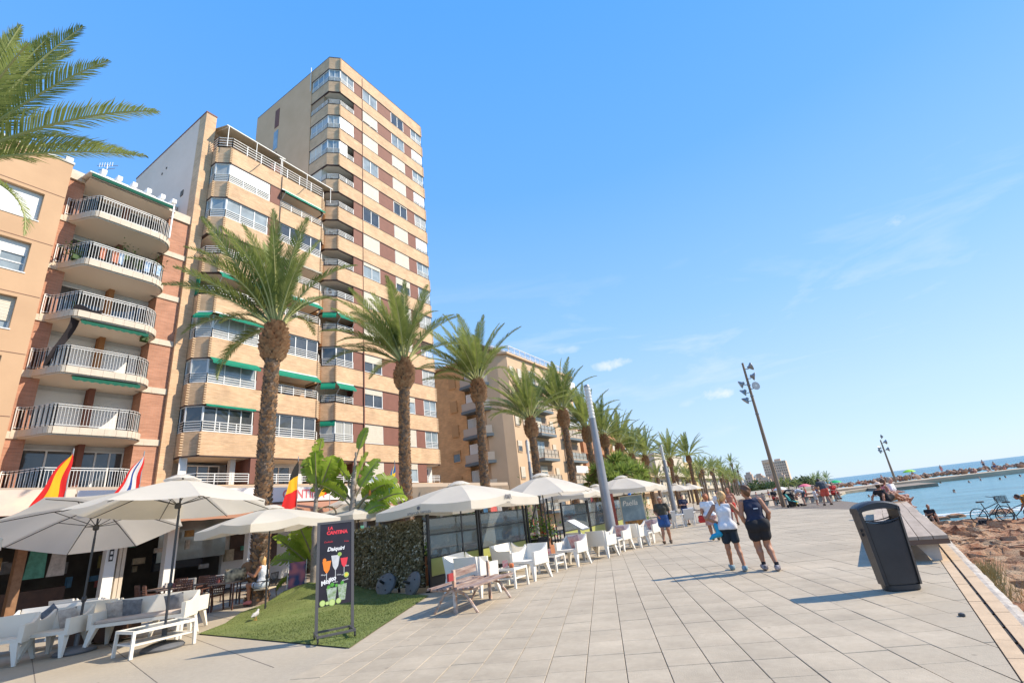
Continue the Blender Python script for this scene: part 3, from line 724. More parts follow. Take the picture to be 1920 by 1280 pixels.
# party wall fin and blind side
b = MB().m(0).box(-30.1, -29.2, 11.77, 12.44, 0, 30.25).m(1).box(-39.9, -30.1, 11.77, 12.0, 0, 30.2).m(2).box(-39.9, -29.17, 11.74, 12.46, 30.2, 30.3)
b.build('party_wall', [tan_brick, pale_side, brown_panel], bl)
for (x, z, s) in ((-31.2, 24.2, .35), (-32.4, 23.6, .35), (-34.4, 28.2, .12), (-35, 28, .12), (-32.4, 22.3, .15)):
    b = MB(); b.box(x-s/2, x+s/2, 11.73, 11.775, z, z+s*1.2); b.build('vent', room_dark, bl)
b = MB(); M_ = Matrix.Rotation(radians(115), 4, 'X') @ Matrix.Rotation(.5, 4, 'Y')
b.lathe([(0, 0), (.2, .02), (.36, .08), (.37, .085)], 18); b.xf(Matrix.Translation((-31.5, 11.35, 21.9)) @ M_); b.bar((-31.5, 11.4, 21.9), (-31.3, 11.77, 21.5), .04); b.bar((-31.5, 11.35, 21.9), (-31.0, 10.9, 21.75), .02)
b.build('satellite_dish', metal_grey, bl)
CL = [(-29.75, 12.49), (-28.66, 12.49), (-28.04, 13.12), (-28.04, 15.95)]
CR = [(-28.04, 16.80), (-28.04, 20.26), (-28.33, 20.58)]
typeL = ['terrace', 'glazed_thin', 'glazed_green', 'glazed_green2', 'open_green', 'open', 'glazed_pale', 'glazed_shut']
typeR = ['terrace', 'glazed', 'green_open', 'glazed', 'green_dark', 'open_sand', 'glazed_dark', 'green_open']
for k in range(8):
    zb = (5.07 if k == 0 else storey(k-1)[1]) + .03; zt = storey(k)[0] - .05
    b = MB(); b.box(-28.12, -28.0, 15.98, 16.75, zb, zt); b.build('wall_panel', brown_panel, bl)
    t = typeL[k]
    if t in ('terrace', 'open', 'open_green'):
        b = MB().m(0).box(-31.32, -30.6, 12.5, 15.98, zb, zt); b.build('balcony_wall', white_wall, bl)
        window(bl, (-29.88, 13.4), (-29.88, 15.2), zb, zt-.2, 3, 'dark', 0, inset=0, sill=False)
        if k == 0:
            b = MB(); b.box(-29.0, -28.7, 15.2, 15.5, zb, zt); b.build('column', white_wall, bl)
            b = MB(); b.box(-28.7, -28.66, 12.5, 12.9, zb, zt); b.build('panel', white_paint, bl)
    else:
        g = {'glazed_thin': 'dark', 'glazed_green': 'pale', 'glazed_green2': 'curtain', 'glazed_pale': 'pale', 'glazed_shut': 'curtain'}[t]
        window(bl, CL[0], CL[1], zb, zt, 2, g, 0, inset=.05, sill=False); window(bl, CL[1], CL[2], zb, zt, 1, g, 0, inset=.05, sill=False)
        window(bl, CL[2], CL[3], zb, zt, 4 if 'thin' in t else 3, g, .62 if t == 'glazed_shut' else (.0), inset=.05, sill=False, shutm=white_shut)
    railing(bl, CL, zb, .55, 4, .9)
    if t == 'glazed_thin': awning(bl, CL[2], CL[3], zt+.12, .08, .3, valance=.1, arms=False)
    if t == 'glazed_green': awning(bl, CL[2], CL[3], zt+.10, .34, .5, arms=False)
    if t == 'glazed_green2': awning(bl, CL[2], CL[3], zt+.12, .30, .62); awning(bl, CL[1], CL[2], zt+.12, .40, .55)
    if t == 'open_green': awning(bl, CL[2], CL[3], zt+.10, .34, .45); 
    if t == 'open_green':
        b = MB(); b.box(-29.5, -28.75, 12.44, 12.47, zb+.1, zt); b.build('side_blind', green_cloth, bl)
    t = typeR[k]
    if 'glazed' in t:
        window(bl, CR[0], CR[1], zb, zt, 4, 'dark', 0, inset=.05, sill=False)
    else:
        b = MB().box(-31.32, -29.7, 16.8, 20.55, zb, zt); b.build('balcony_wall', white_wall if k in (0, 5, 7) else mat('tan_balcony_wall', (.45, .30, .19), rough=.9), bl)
        window(bl, (-29.68, 17.2), (-29.68, 19.6), zb, zt-.2, 3, 'dark', 0, inset=0, sill=False)
        b = MB().box(-31.3, -28.1, 16.76, 16.8, zb, zt); b.build('balcony_wall', white_wall, bl)
    railing(bl, CR, zb, .55, 4, .9)
    if t.startswith('green'): awning(bl, CR[0], (CR[1][0], CR[1][1]-.02), zt+.10, .36, .52)
    if t == 'open_sand': awning(bl, CR[0], CR[1], zt+.1, .12, .25, m_=sand_cloth, arms=False)
# roof terrace of the block: railing, sloping sand awnings
zr = storey(7)[1]
railing(bl, CL[:3] + [CR[1], CR[2]], zr, .85, 4, 1.0)
b = MB(); b.box(-39, -30.6, 12.46, 20.9, zr, zr+2.3); b.build('roof_storey', room_dark, bl)
b = MB(); b.box(-39.2, -30.2, 12.47, 21.05, zr+2.3, zr+2.5); b.build('roof', soffit, bl)
for (y0, y1, zt, zf) in ((12.5, 17.0, zr+2.55, zr+1.75), (16.4, 21.3, zr+2.2, zr+1.5)):
    b = MB().m(0).slab([(-30.4, y0, zt), (-28.1, y0+.15, zf), (-28.1, y1, zf-.05), (-30.4, y1, zt-.1)], .03, (0, 0, 1))
    b.m(1); b.bar((-28.1, y0+.15, zf), (-28.1, y1, zf-.05), .06)
    for q in (0, .5, 1): yy = y0+.3+(y1-y0-.5)*q; b.bar((-28.1, yy, zr), (-28.1, yy, zf), .035); b.bar((-30.4, yy, zt-.03), (-28.1, yy, zf-.04), .04)
    b.build('roof_awning', [sand_cloth, white_paint], bl)
b = MB(); b.bar((-28, 14.6, 26.4), (-27.4, 14.75, 26.7), .04); b.bar((-28, 18.2, 26.5), (-27.5, 18.3, 26.8), .035); b.build('bracket', metal_grey, bl)
# ---------------------------------------------------------------- building with round-nosed balconies
rb = thing('balcony_building', 'six-storey red brick building with curved white balconies', 'apartment building', (-33, 8.5, 0), world=True)
b = MB(); b.box(-39, -30.6, 5.6, 11.75, 3.9, 21.1); b.build('core_wall', room_dark, rb)
for (y0, y1) in ((5.3, 6.55), (10.62, 11.765)):
    b = MB(); b.box(-31, -29.4, y0, y1, 3.9, 21.0); b.build('wall', red_brick, rb)
SLZ = [4.86, 7.66, 10.46, 13.26, 16.06, 18.86]
def curve_plan(o=0):
    """balcony edge, from the wall on the left round to the wall on the right"""
    pts = [(-29.4, 5.75)] if False else []
    pts += [(-29.38, 6.0-o*.2)]
    for t in [i/8 for i in range(9)]:      # S-curve out
        s = t*t*(3-2*t); pts.append((-29.38 + (1.42+o)*s, 6.15 + .85*t - o*.3))
    pts.append((-27.96+o, 9.3))
    for i in range(1, 9):
        a = i/8*pi/2; pts.append((-29.0 + (1.04+o)*cos(a), 9.55 + (1.0+o)*sin(a)))
    pts.append((-29.38, 10.55+o))
    return pts
clip_pal = mat('faded_railing', (.62, .61, .58), rough=.5)
for i, z in enumerate(SLZ):
    cp = curve_plan()
    b = MB().m(0).prism([(-30.4, 6.0)] + cp + [(-30.4, 10.55)], z-.42, z-.10)
    b.build('balcony_slab', soffit, rb)
    # stone facing in separate pieces along the edge
    co = curve_plan(.03); n_ = 0; acc = 0
    segs = []
    for a_, c_ in zip(co[:-1], co[1:]):
        L = hypot(c_[0]-a_[0], c_[1]-a_[1]); m_ = max(1, round(L/.42))
        for q in range(m_): segs.append((Vector(a_).lerp(Vector(c_), q/m_), Vector(a_).lerp(Vector(c_), (q+1)/m_)))
    for s0, s1 in segs:
        dd = (s1-s0); 
        if dd.length < .05: continue
        e = dd.normalized()*.004; q0, q1 = s0+e, s1-e; nn = Vector((-dd.y, dd.x)).normalized()*.05
        b = MB(); b.prism([tuple(q0), tuple(q1), tuple(q1-nn), tuple(q0-nn)], z-.36+random.uniform(-.004, .004), z-.04); b.build('edge_stone', cream_stone, rb)
    # floor bands on the wall strips
    for (y0, y1) in ((5.3, 6.3), (10.3, 11.75)):
        for q in range(2):
            ya = y0+(y1-y0)*q/2+.003; yb = y0+(y1-y0)*(q+1)/2-.003
            b = MB(); b.box(-29.5, -29.34, ya, yb, z-.42, z-.1); b.build('edge_stone', cream_stone, rb)
    inn = curve_plan(-.06)[1:-1]
    full = [(-29.36, 6.02)] + inn + [(-29.36, 10.5)]
    railing(rb, full, z-.04, .92, 4, 9, vert=True, r=.012, m_=clip_pal if i in (1, 2) else white_paint, cap=z+.98)
    # recess: back wall with column and openings
    zt = z + 2.38
    b = MB(); b.box(-30.62, -30.42, 6.5, 10.66, z-.1, zt); b.build('recess_wall', white_wall, rb)
    b = MB(); b.box(-30.42, -29.9, 8.58, 8.82, z-.1, zt); b.build('column', brown_panel if i not in (2, 3) else mat('ochre_column', (.36, .16, .06), rough=.8), rb)
    shutv = {0: (0, 0), 1: (1, 1), 2: (1, 1), 3: (0, 0), 4: (0, 0), 5: (0, .0)}[i]
    gl = 'dark'
    window(rb, (-30.4, 6.6), (-30.4, 8.55), z-.02, z+2.15, 2, gl, shutv[0], inset=0, sill=False, shutm=white_shut, frame=.07)
    window(rb, (-30.4, 8.85), (-30.4, 10.6), z-.02, z+2.15, 2 if i else 3, gl, shutv[1], inset=0, sill=False, shutm=white_shut, frame=.07)
for (z, y0, y1, mm) in ((10.46-.42, 7.3, 10.0, dkgreen_cloth), (13.26-.42, 7.2, 10.0, dkgreen_cloth)):
    b = MB().m(0); k = 18; vs = []
    for j in range(k+1):
        yy = y0+(y1-y0)*j/k; vs += [(-28.25, yy, z), (-28.0, yy, z-.06), (-27.96, yy, z-.22-.05*(j % 2))]
    b.add(vs, [(j*3+i, j*3+i+1, j*3+i+4, j*3+i+3) for j in range(k) for i in range(2)]); b.build('awning', mm, rb)
# top: fascia, eave, short pergola beam ends, green blind
b = MB().m(0).box(-29.6, -29.3, 5.3, 11.76, 21.05, 21.6).m(1).box(-30.6, -28.6, 6.5, 10.6, 21.0, 21.06); b.build('roof_fascia', [cream_stone, soffit], rb)
b = MB().m(0).slab([(-29.3, 6.3, 21.35), (-28.0, 6.3, 21.05), (-28.0, 10.3, 21.05), (-29.3, 10.3, 21.35)], .08, (0, 0, 1)).m(1).box(-28.05, -27.98, 6.4, 10.2, 20.78, 20.97); b.build('eave', [white_paint, dkgreen_cloth], rb)
for yy in (6.9, 7.6, 8.3, 9.0, 9.7, 10.3):
    b = MB(); b.obox((-28.6, yy, 21.45), .9, .22, .25); b.build('beam_end', white_paint, rb)
b = MB(); b.bar((-28.0, 10.25, 18.8), (-28.0, 10.25, 21.1), .07); b.build('post', white_paint, rb)
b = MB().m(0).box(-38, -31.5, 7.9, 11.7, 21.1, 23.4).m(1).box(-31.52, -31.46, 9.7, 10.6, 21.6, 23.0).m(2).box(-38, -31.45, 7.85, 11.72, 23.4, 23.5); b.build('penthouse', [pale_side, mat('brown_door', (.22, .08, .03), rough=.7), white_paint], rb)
b = MB(); b.bar((-29.5, 7.3, 21.6), (-29.5, 7.3, 22.9), .035)
for q, L in ((22.85, .7), (22.6, .5)): b.bar((-29.9, 7.3-L/2, q), (-29.1, 7.3+L/2, q), .025)
for j in range(6): b.bar((-29.75+j*.11, 7.3-.28+j*.08, 22.7), (-29.75+j*.11, 7.3-.28+j*.08, 23.0), .015)
b.build('aerial', metal_grey, rb)
# torn dark sunshade hanging from the third balcony
b = MB(); k = 14; vs = []
for j in range(k+1):
    t = j/k; yy = 6.75+.15*sin(t*5)-.25*t; zz = 13.35-2.9*t; xx = -28.15 - .5*t*t + .1*sin(t*9)
    vs += [(xx, yy, zz), (xx-.25, yy+.42-.1*t, zz+.12)]
b.add(vs, [(j*2, j*2+1, j*2+3, j*2+2) for j in range(k)]); vs = []
for j in range(9):
    t = j/8; vs += [(-27.9, 6.8+1.1*t, 13.42+.08*sin(t*7)), (-28.02, 6.8+1.1*t, 13.18-.08*t+.04*sin(t*9))]
b.add(vs, [(j*2, j*2+1, j*2+3, j*2+2) for j in range(8)])
b.build('sunshade', mat('black_shade_net', (.03, .025, .03), rough=.9, trans=.2), rb)
# plants and laundry on the second balcony from the top
leafg = mat('balcony_leaf', (.05, .10, .03), (.09, .15, .04), rough=.7, scale=8, trans=.2)
rp = random.Random(3)
for (yy, z, n_, s) in ((6.6, 16.1, 160, .45), (8.5, 16.9, 150, .4), (9.3, 16.7, 60, .3), (10.1, 16.9, 80, .3), (10.0, 12.6, 40, .25), (7.0, 13.5, 40, .2)):
    b = MB()
    for j in range(n_):
        c = Vector((-28.5+rp.gauss(0, .2), yy+rp.gauss(0, s*.6), z+abs(rp.gauss(0, s)))); a = rp.random()*6.28; e = rp.uniform(-.6, .9); l = rp.uniform(.08, .2)
        d1 = Vector((cos(a)*cos(e), sin(a)*cos(e), sin(e)))*l; d2 = Vector((-sin(a), cos(a), 0))*l*.25
        b.add([c, c+d1*.5+d2, c+d1, c+d1*.5-d2], [(0, 1, 2, 3)])
    b.add([(-28.6, yy-.15, z-.1), (-28.3, yy-.15, z-.1), (-28.3, yy+.15, z-.1), (-28.6, yy+.15, z-.1), (-28.6, yy-.15, z+.15), (-28.3, yy-.15, z+.15), (-28.3, yy+.15, z+.15), (-28.6, yy+.15, z+.15)], [(0,1,5,4),(1,2,6,5),(2,3,7,6),(3,0,4,7)])
    o = b.build('potted_plant', leafg); tag(o, {6.6: 'bushy potted plant at the left end of a curved balcony', 8.5: 'dark hanging plant in the middle of the second balcony from the top', 9.3: 'small leafy plant behind the balcony railing', 10.1: 'trailing plant at the right end of the planted balcony', 10.0: 'green plant hanging below the right end of the third balcony', 7.0: 'small green plant on the left of the third balcony'}[yy], 'plant')
b = MB()
for j, (y0, w, c) in enumerate(((9.3, .35, 0), (9.75, .4, 0), (7.9, .3, 1), (8.2, .2, 0), (7.4, .25, 1))):
    b = MB().slab([(-28.12, y0, 16.95), (-28.12, y0+w, 16.95), (-28.1, y0+w*.9, 16.3), (-28.1, y0+.02, 16.35)], .02, (1, 0, 0))
    o = b.build('towel', [mat('blue_towel', (.15, .32, .55), (.6, .65, .7), rough=.9, scale=6), mat('orange_towel', (.5, .18, .1), rough=.9)][c]); tag(o, ['pale blue towel in the middle of the right half of the planted balcony', 'pale blue towel at the right end of the planted balcony', 'orange towel in the middle of the planted balcony railing', 'narrow blue cloth beside the middle orange towel', 'orange towel on the left part of the planted balcony railing'][j], 'towel')
# ---------------------------------------------------------------- apricot building at the left edge
ab = thing('apricot_building', 'plain apricot rendered building cut off by the left edge', 'apartment building', (-33, 2, 0), world=True)
# wall built round its openings
wins = []
for i, zc in enumerate((18.2, 15.4, 12.6, 9.8, 7.0, 4.2)):
    wins.append((3.2, 4.98, zc-.75, zc+.82)); wins.append((-.2, 1.6, zc-.75, zc+.82))
zcuts = sorted(set([0, 21.3] + [w[2] for w in wins] + [w[3] for w in wins]))
rows_ = []
for z0, z1 in zip(zcuts[:-1], zcuts[1:]):
    op = sorted([(w[0], w[1]) for w in wins if w[2] <= z0+1e-6 and w[3] >= z1-1e-6]); y = -4
    for (a, c) in op + [(5.72, 5.72)]:
        if a > y: b = MB(); b.box(-29.1, -28.5, y, min(a, 5.72), z0, z1); b.build('wall', orange_rend, ab)
        y = c
for (y0, y1, z0, z1) in wins:
    i = int((18.2-z0)/2.8)
    window(ab, (-28.5, y0), (-28.5, y1), z0, z1, 2, 'pale' if i else 'curtain', [1, .4, .75, .2, .3, 0, 0][min(6, i)], inset=.28, shutm=white_shut if i < 2 else cream_shut, transom=True)
b = MB().m(0).box(-39, -29.1, -4, 5.7, 0, 21.2).m(1).box(-39, -28.45, -4, 5.76, 21.3, 21.42); b.build('roof', [orange_rend, white_wall], ab)
for i in range(6):
    zz = 19.2-2.8*i; b = MB(); b.box(-28.49, -28.485, -4, 5.7, zz, zz+.02); b.build('joint', brown_panel, ab)
b = MB(); b.box(-28.9, -28.6, 5.4, 5.7, 21.4, 21.75); b.build('vent', metal_grey, ab)
# ---------------------------------------------------------------- beige building past the tower, with blue-edged balconies
beige = mat('beige_render', (.64, .45, .29), (.57, .395, .25), rough=.9, scale=.4, detail=8)
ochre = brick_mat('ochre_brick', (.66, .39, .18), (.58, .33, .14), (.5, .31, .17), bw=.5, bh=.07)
blue_edge = mat('slate_blue_edge', (.13, .16, .18), rough=.7)
grey_rail = mat('grey_rail_panel', (.44, .38, .31), rough=.5)
db = thing('beige_building', 'beige six-storey building with slate blue balcony edges, beyond the tower', 'apartment building', (-33, 54, 0), world=True)
DH = 19.6
b = MB(); b.prism([(-28, 45.7), (-28, 62.6), (-40, 62.6), (-40, 45.1), (-32.2, 45.1), (-30.4, 43.9), (-28.9, 44.9)], 0, DH); 
b.build('wall', beige, db)
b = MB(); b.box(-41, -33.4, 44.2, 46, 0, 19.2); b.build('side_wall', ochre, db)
b = MB().m(0).prism([(-27.7, 45.4), (-27.7, 63), (-41, 63), (-41, 43.9), (-33, 43.9), (-30.4, 43.6), (-28.7, 44.7)], DH, DH+.25)
b.build('roof_edge', beige, db)
b = MB()
for q in range(12):   # open roof frames
    y0 = 47+q*1.3; b.bar((-28.4, y0, DH+.25), (-28.4, y0, DH+1.5), .06); b.bar((-28.4, y0, DH+1.5), (-31, y0, DH+2.3), .05)
b.bar((-28.4, 47, DH+1.5), (-28.4, 61.3, DH+1.5), .06); b.bar((-31, 47, DH+2.3), (-31, 61.3, DH+2.3), .06); b.bar((-28.4, 47, DH+.9), (-28.4, 61.3, DH+.9), .04); b.build('roof_frame', white_paint, db)
b = MB().m(0).slab([(-31.2, 44.3, DH+2.2), (-29.2, 46.5, DH+.7), (-29.2, 61.5, DH+.7), (-33, 61.5, DH+2.4), (-33, 44.3, DH+2.4)], .2, (0, 0, 1)); b.box(-33, -30.4, 46, 62, DH+.2, DH+1.8); b.build('roof', mat('grey_roof_tiles', (.24, .2, .18), (.16, .13, .12), rough=.9, scale=12), db)
for i in range(7):
    zc = 18.3 - 2.9*i
    if zc < 3: continue
    for y in (45.95, 47.7, 54.2):
        window(db, (-27.97, y), (-27.97, y+.92), zc-1.35, zc-.05, 1, 'dark', .9 if (i+int(y)) % 3 else .5, inset=.0, sill=True, fm=beige)
    # recessed balconies
    for (y0, y1) in ((49.9, 53.5), (57.4, 61.8)):
        z = zc-2.15
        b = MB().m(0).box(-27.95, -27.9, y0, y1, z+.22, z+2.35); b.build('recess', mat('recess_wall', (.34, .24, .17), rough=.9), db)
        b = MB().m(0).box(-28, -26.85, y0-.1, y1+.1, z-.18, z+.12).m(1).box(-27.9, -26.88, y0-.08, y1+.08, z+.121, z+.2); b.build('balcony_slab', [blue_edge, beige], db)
        window(db, (-27.88, y0+.4), (-27.88, y0+2.0), z+.25, z+2.2, 2, 'pale', .3*(i % 3), inset=0, sill=False)
        b = MB(); b.box(-26.98, -26.94, y0, y1, z+.2, z+1.05)
        b.build('balustrade', grey_rail if (i+int(y0)) % 3 else mat('glass_rail_panel', (.30, .31, .30), rough=.15), db)
        railing(db, [(-27.9, y0), (-26.9, y0), (-26.9, y1), (-27.9, y1)], z+.15, 1.0, 2, 1.0, m_=grey_rail)
    if i % 2 == 0: 
        z = zc-2.15; b = MB().m(0).box(-27.0, -26.9, 58, 61.6, z+1.4, z+2.3); b.build('sun_blind', white_shut, db)
    # corner balconies on the chamfer facing the camera
    z = zc-2.15
    b = MB(); b.prism([(-33.3, 44.2), (-33.3, 43.1), (-30.6, 42.9), (-29.6, 43.9), (-30.4, 44.6)], z-.15, z+.15); b.build('balcony_slab', blue_edge, db)
    b = MB(); b.prism([(-33.25, 43.2), (-30.65, 43.0), (-29.75, 43.85), (-29.78, 43.9), (-30.67, 43.06), (-33.25, 43.26)], z+.2, z+1.05); b.build('balustrade', grey_rail, db)
    window(db, (-33.2, 44.15), (-31.8, 44.15), z+.2, z+2.3, 1, 'curtain', .9 if i % 2 else 0, inset=-.02, sill=False, shutm=white_shut)
    for x0 in (-39.3, -35.7):
        window(db, (x0, 44.18), (x0+1.05, 44.18), zc-1.5, zc-.15, 1, 'dark', 1 if (i+int(x0)) % 4 else .3, inset=-.02, sill=True, fm=ochre, shutm=mat('ochre_shutter', (.50, .30, .14), rough=.8))
# ---------------------------------------------------------------- the row of cream buildings farther along
cream1 = mat('cream_render_far', (.60, .53, .43), (.54, .47, .37), rough=.9, scale=.3)
terra = mat('terracotta_trim', (.42, .20, .10), rough=.85)
ochre2 = mat('ochre_render_far', (.55, .43, .22), rough=.9)
def simple_block(name, label, x1, y0, y1, h, wm, fl=3.0, bay=3.2, xd=10, z0=0, trim=True, roofc=None, big=True, grp=None):
    t = thing(name, label, 'building', (x1-xd/2, (y0+y1)/2, z0), world=True, group=grp)
    b = MB(); b.box(x1-xd, x1, y0, y1, z0, z0+h); b.build('wall', wm, t)
    b = MB(); b.box(x1-xd-.15, x1+.15, y0-.15, y1+.15, z0+h, z0+h+.35); b.box(x1-xd+1, x1-xd+4, y0+1, y0+4, z0+h+.35, z0+h+2.2); b.build('roof', roofc or wm, t)
    nb = max(1, int((y1-y0)/bay)); nf = int(h/fl)
    for f in range(nf):
        z = z0+f*fl+.9
        for q in range(nb):
            y = y0+(y1-y0)*(q+.5)/nb
            b = MB().m(0).box(x1-.02, x1+.03, y-.75, y+.75, z, z+1.4).m(1).box(x1+.03, x1+.045, y-.68, y+.68, z+.07+.9*((f*q+f+q) % 3 == 0), z+1.33); b.build('window', [cream_shut, win_glass], t)
        nbx = max(1, int(xd/4))
        for q in range(nbx):
            x = x1-xd+xd*(q+.5)/nbx
            b = MB().m(0).box(x-.6, x+.6, y0-.03, y0+.02, z, z+1.4).m(1).box(x-.53, x+.53, y0-.045, y0-.03, z+.07, z+1.33); b.build('window', [cream_shut, win_glass], t)
        if trim and f:
            b = MB(); b.box(x1-.01, x1+1.0, y0+.6, y1-.6, z-1.0, z-.85); b.box(x1+.95, x1+1.0, y0+.6, y1-.6, z-.85, z-.1); b.build('balcony', wm, t)
    return t
simple_block('terracotta_building', 'low orange-trimmed building seen behind the palms past the beige block', -29, 66, 84, 12.5, terra)
simple_block('cream_building', 'long cream apartment building with balconies behind the far palms', -30, 104, 128, 10.6, cream1)
simple_block('ochre_building', 'ochre apartment building in the middle of the far row', -31, 129, 150, 9.6, ochre2)
simple_block('pale_building', 'pale stepped building at the far end of the row', -33, 152, 190, 9.0, cream1)
simple_block('white_building', 'white low building at the foot of the palm avenue', -50, 195, 260, 9.5, cream1)
simple_block('grey_building', 'grey cream building between the terracotta one and the cream one', -31, 86, 102, 9.5, beige)
# far round-cornered tower by the bay and the hillside houses
ft = thing('far_tower', 'sand coloured apartment tower by the bay, behind the floodlight mast', 'tower block', (-47, 606, 0), world=True)
sandw = mat('far_tower_wall', (.76, .56, .40), (.68, .50, .35), rough=.9, scale=.1)
cyl = [(-47+cos(a)*11, 606+sin(a)*11) for a in [i*2*pi/20 for i in range(20)]]
b = MB().m(0).prism([(-58, 600), (-46, 598), (-35.5, 601), (-35.5, 622), (-58, 622)], -5, 25.5).m(0).prism([(-58, 599.5), (-50, 597.5), (-50, 620), (-58, 620)], 25.5, 28.5).box(-46, -40, 603, 610, 25.5, 28); b.build('wall', sandw, ft)
for f in range(9):
    for q in range(11):
        x = -57+q*2.0; z = 1+f*2.75; y = 600 - (x+58)*.1667 if x < -46 else 598+(x+46)*.2857
        b = MB(); b.box(x+.1, x+.9, y-.25, y+.4, z+.2, z+1.3); b.build('window', mat('far_window', (.20, .15, .12), rough=.6), ft)
rr = random.Random(21)
hw = [mat('house_white', (.68, .63, .55), rough=.9), mat('house_cream', (.62, .50, .37), rough=.9), mat('house_pink', (.58, .42, .31), rough=.9)]
k = 0
for q in range(46):
    u = q/45; ratio = -.185 + .115*u; Y = 560+rr.random()*220; X = ratio*Y + rr.uniform(-3, 3); z = rr.uniform(-1, 7)
    w = rr.uniform(7, 13); h = rr.uniform(6, 10); mi = rr.randrange(3)
    nm = ['white', 'cream', 'pinkish'][mi]
    t = thing('hillside_house', '%s house in the hazy cluster on the far hillside' % nm, 'house', (X, Y, z), world=True, group='houses on the far hillside')
    b = MB().m(0).box(X-w/2, X+w/2, Y-4, Y+4, z-8, z+h).box(X-w/4, X+w/3, Y-3, Y+3, z+h, z+h+2.2); b.build('wall', hw[mi], t)
    b = MB()
    for f in range(int(h/2.8)):
        for s_ in range(int(w/2.4)): b.box(X-w/2+.8+s_*2.4, X-w/2+1.8+s_*2.4, Y-4.06, Y-3.9, z+.9+f*2.8, z+2.2+f*2.8)
    b.build('window', room_dark, t)
mb = MB(); nxx = 40; vs = []
for j in range(12):
    for i in range(nxx+1):
        y = 520+j*45; x = -260+i*7.5; vs.append((x, y, -3 + 13*max(0, 1-((x+110)/120)**2)*min(1, j/5)))
mb.add(vs, [(j*(nxx+1)+i, j*(nxx+1)+i+1, (j+1)*(nxx+1)+i+1, (j+1)*(nxx+1)+i) for j in range(11) for i in range(nxx)])
o = mb.build('hill', mat('hill_scrub', (.22, .19, .12), (.12, .14, .07), rough=.95, scale=.05)); o['kind'] = 'structure'
# ============================================================= palms and plants
def leaf_mat(name, c1, c2, back=.35, scale=3, rnd=.15, mode='Object'):
    return mat(name, c1, c2, rough=.5, scale=scale, trans=back, rnd=rnd, spec=.4, mode=mode)
frond_m = leaf_mat('date_palm_leaflet', (.15, .20, .045), (.31, .35, .10), scale=2.0, back=.42)
rachis_m = mat('palm_rachis', (.34, .38, .13), (.42, .40, .17), rough=.6, scale=3)
dry_m = mat('dry_palm_boot', (.24, .12, .055), (.46, .28, .15), rough=.95, scale=5)
trunk_m = mat('palm_trunk', (.11, .075, .05), (.26, .19, .14), rough=.95, scale=6, bump=.8, bscale=25)
def frond_mesh(seed, L=3.2, droop=.5, n=64, leaf=.42, side=0., width=.026):
    """date palm frond along +X rising, curved down by droop, leaflets in a V"""
    r = random.Random(seed); b = MB(); pts = []; m_ = 16; th = 0
    x = z = y = 0; ang_ = 0
    for i in range(m_+1):
        pts.append(Vector((x, y, z))); t = (i+.5)/m_
        a = -droop*t**1.5; x += cos(a)*L/m_; z += sin(a)*L/m_; y += side*t*L/m_*.5
    b.m(1).tube(pts, [.03*(1-.85*i/m_)+.004 for i in range(m_+1)], 5)
    b.m(0)
    for i in range(n):
        t = .2 + .8*(i+r.random()*.6)/n; f = t*m_; k = min(m_-1, int(f)); p = pts[k].lerp(pts[k+1], f-k); d = (pts[k+1]-pts[k]).normalized()
        w_ = leaf*(sin(pi*min(1, (t*.86+.14)))**.6)*(.85+.3*r.random())
        if t < .27: w_ *= .55
        for s in (-1, 1):
            lat = Vector((0, s, 0)); up = d.cross(lat)*s; up = Vector((-d.z, 0, d.x))
            fwd = .65 + .9*t; v = (lat*(1.0) + d*fwd + up*(.42+.3*(r.random()-.5))).normalized()
            ww = width*(1+.4*r.random()); wv = d*ww
            mid = p + v*w_*.55 + Vector((0, 0, .0)); tip = p + v*w_ + Vector((r.gauss(0, .012), r.gauss(0, .012), -.10*w_ - .05*r.random()))
            b.add([p - wv*.4, p + wv*.6, mid + wv*.7, tip, mid - wv*.5], [(0, 1, 2, 4), (4, 2, 3)])
    return b.mesh('frond', [frond_m, rachis_m])
def frond_mesh_low(seed, L=3.0, droop=.6, n=20, leaf=.5):
    return frond_mesh(seed, L, droop, n, leaf, width=.07)
FR = [frond_mesh(s, 3.1+.1*(s % 3), dr, 66, .46, side=sd_) for s, (dr, sd_) in enumerate(((.25, 0), (.45, .06), (.7, -.06), (1.0, .05), (1.35, 0), (1.8, .1), (.5, -.12)))]
FRL = [frond_mesh_low(20+s, 3.0, dr) for s, dr in enumerate((.4, .8, 1.3, 1.9))]
_bm = []
def boots(rng, h0, h1, rfun, size=.13, mats=(trunk_m, dry_m), dz=.11, mi=1, flare=.5, n_=11):
    b = MB(); z = h0; k = 0
    while z < h1:
        r0 = rfun(z)
        for j in range(n_):
            a = 2*pi*(j+.5*(k % 2))/n_ + rng.gauss(0, .07); c = Vector((cos(a), sin(a), 0)); t_ = Vector((-sin(a), cos(a), 0))
            s = size*rng.uniform(.75, 1.3); p = c*(r0-.02) + Vector((0, 0, z + rng.gauss(0, .02)))
            o = p + c*s*flare + Vector((0, 0, s*.85))
            b.m(mi if rng.random() < .6 else 0).add([p - t_*s*.62, p + t_*s*.62, o + t_*s*.35 - c*.01, o - t_*s*.35 - c*.01, p + Vector((0, 0, s*.75)) - c*.01], [(0, 1, 2, 3), (1, 4, 2), (4, 0, 3), (3, 2, 4)])
        z += dz; k += 1
    return b
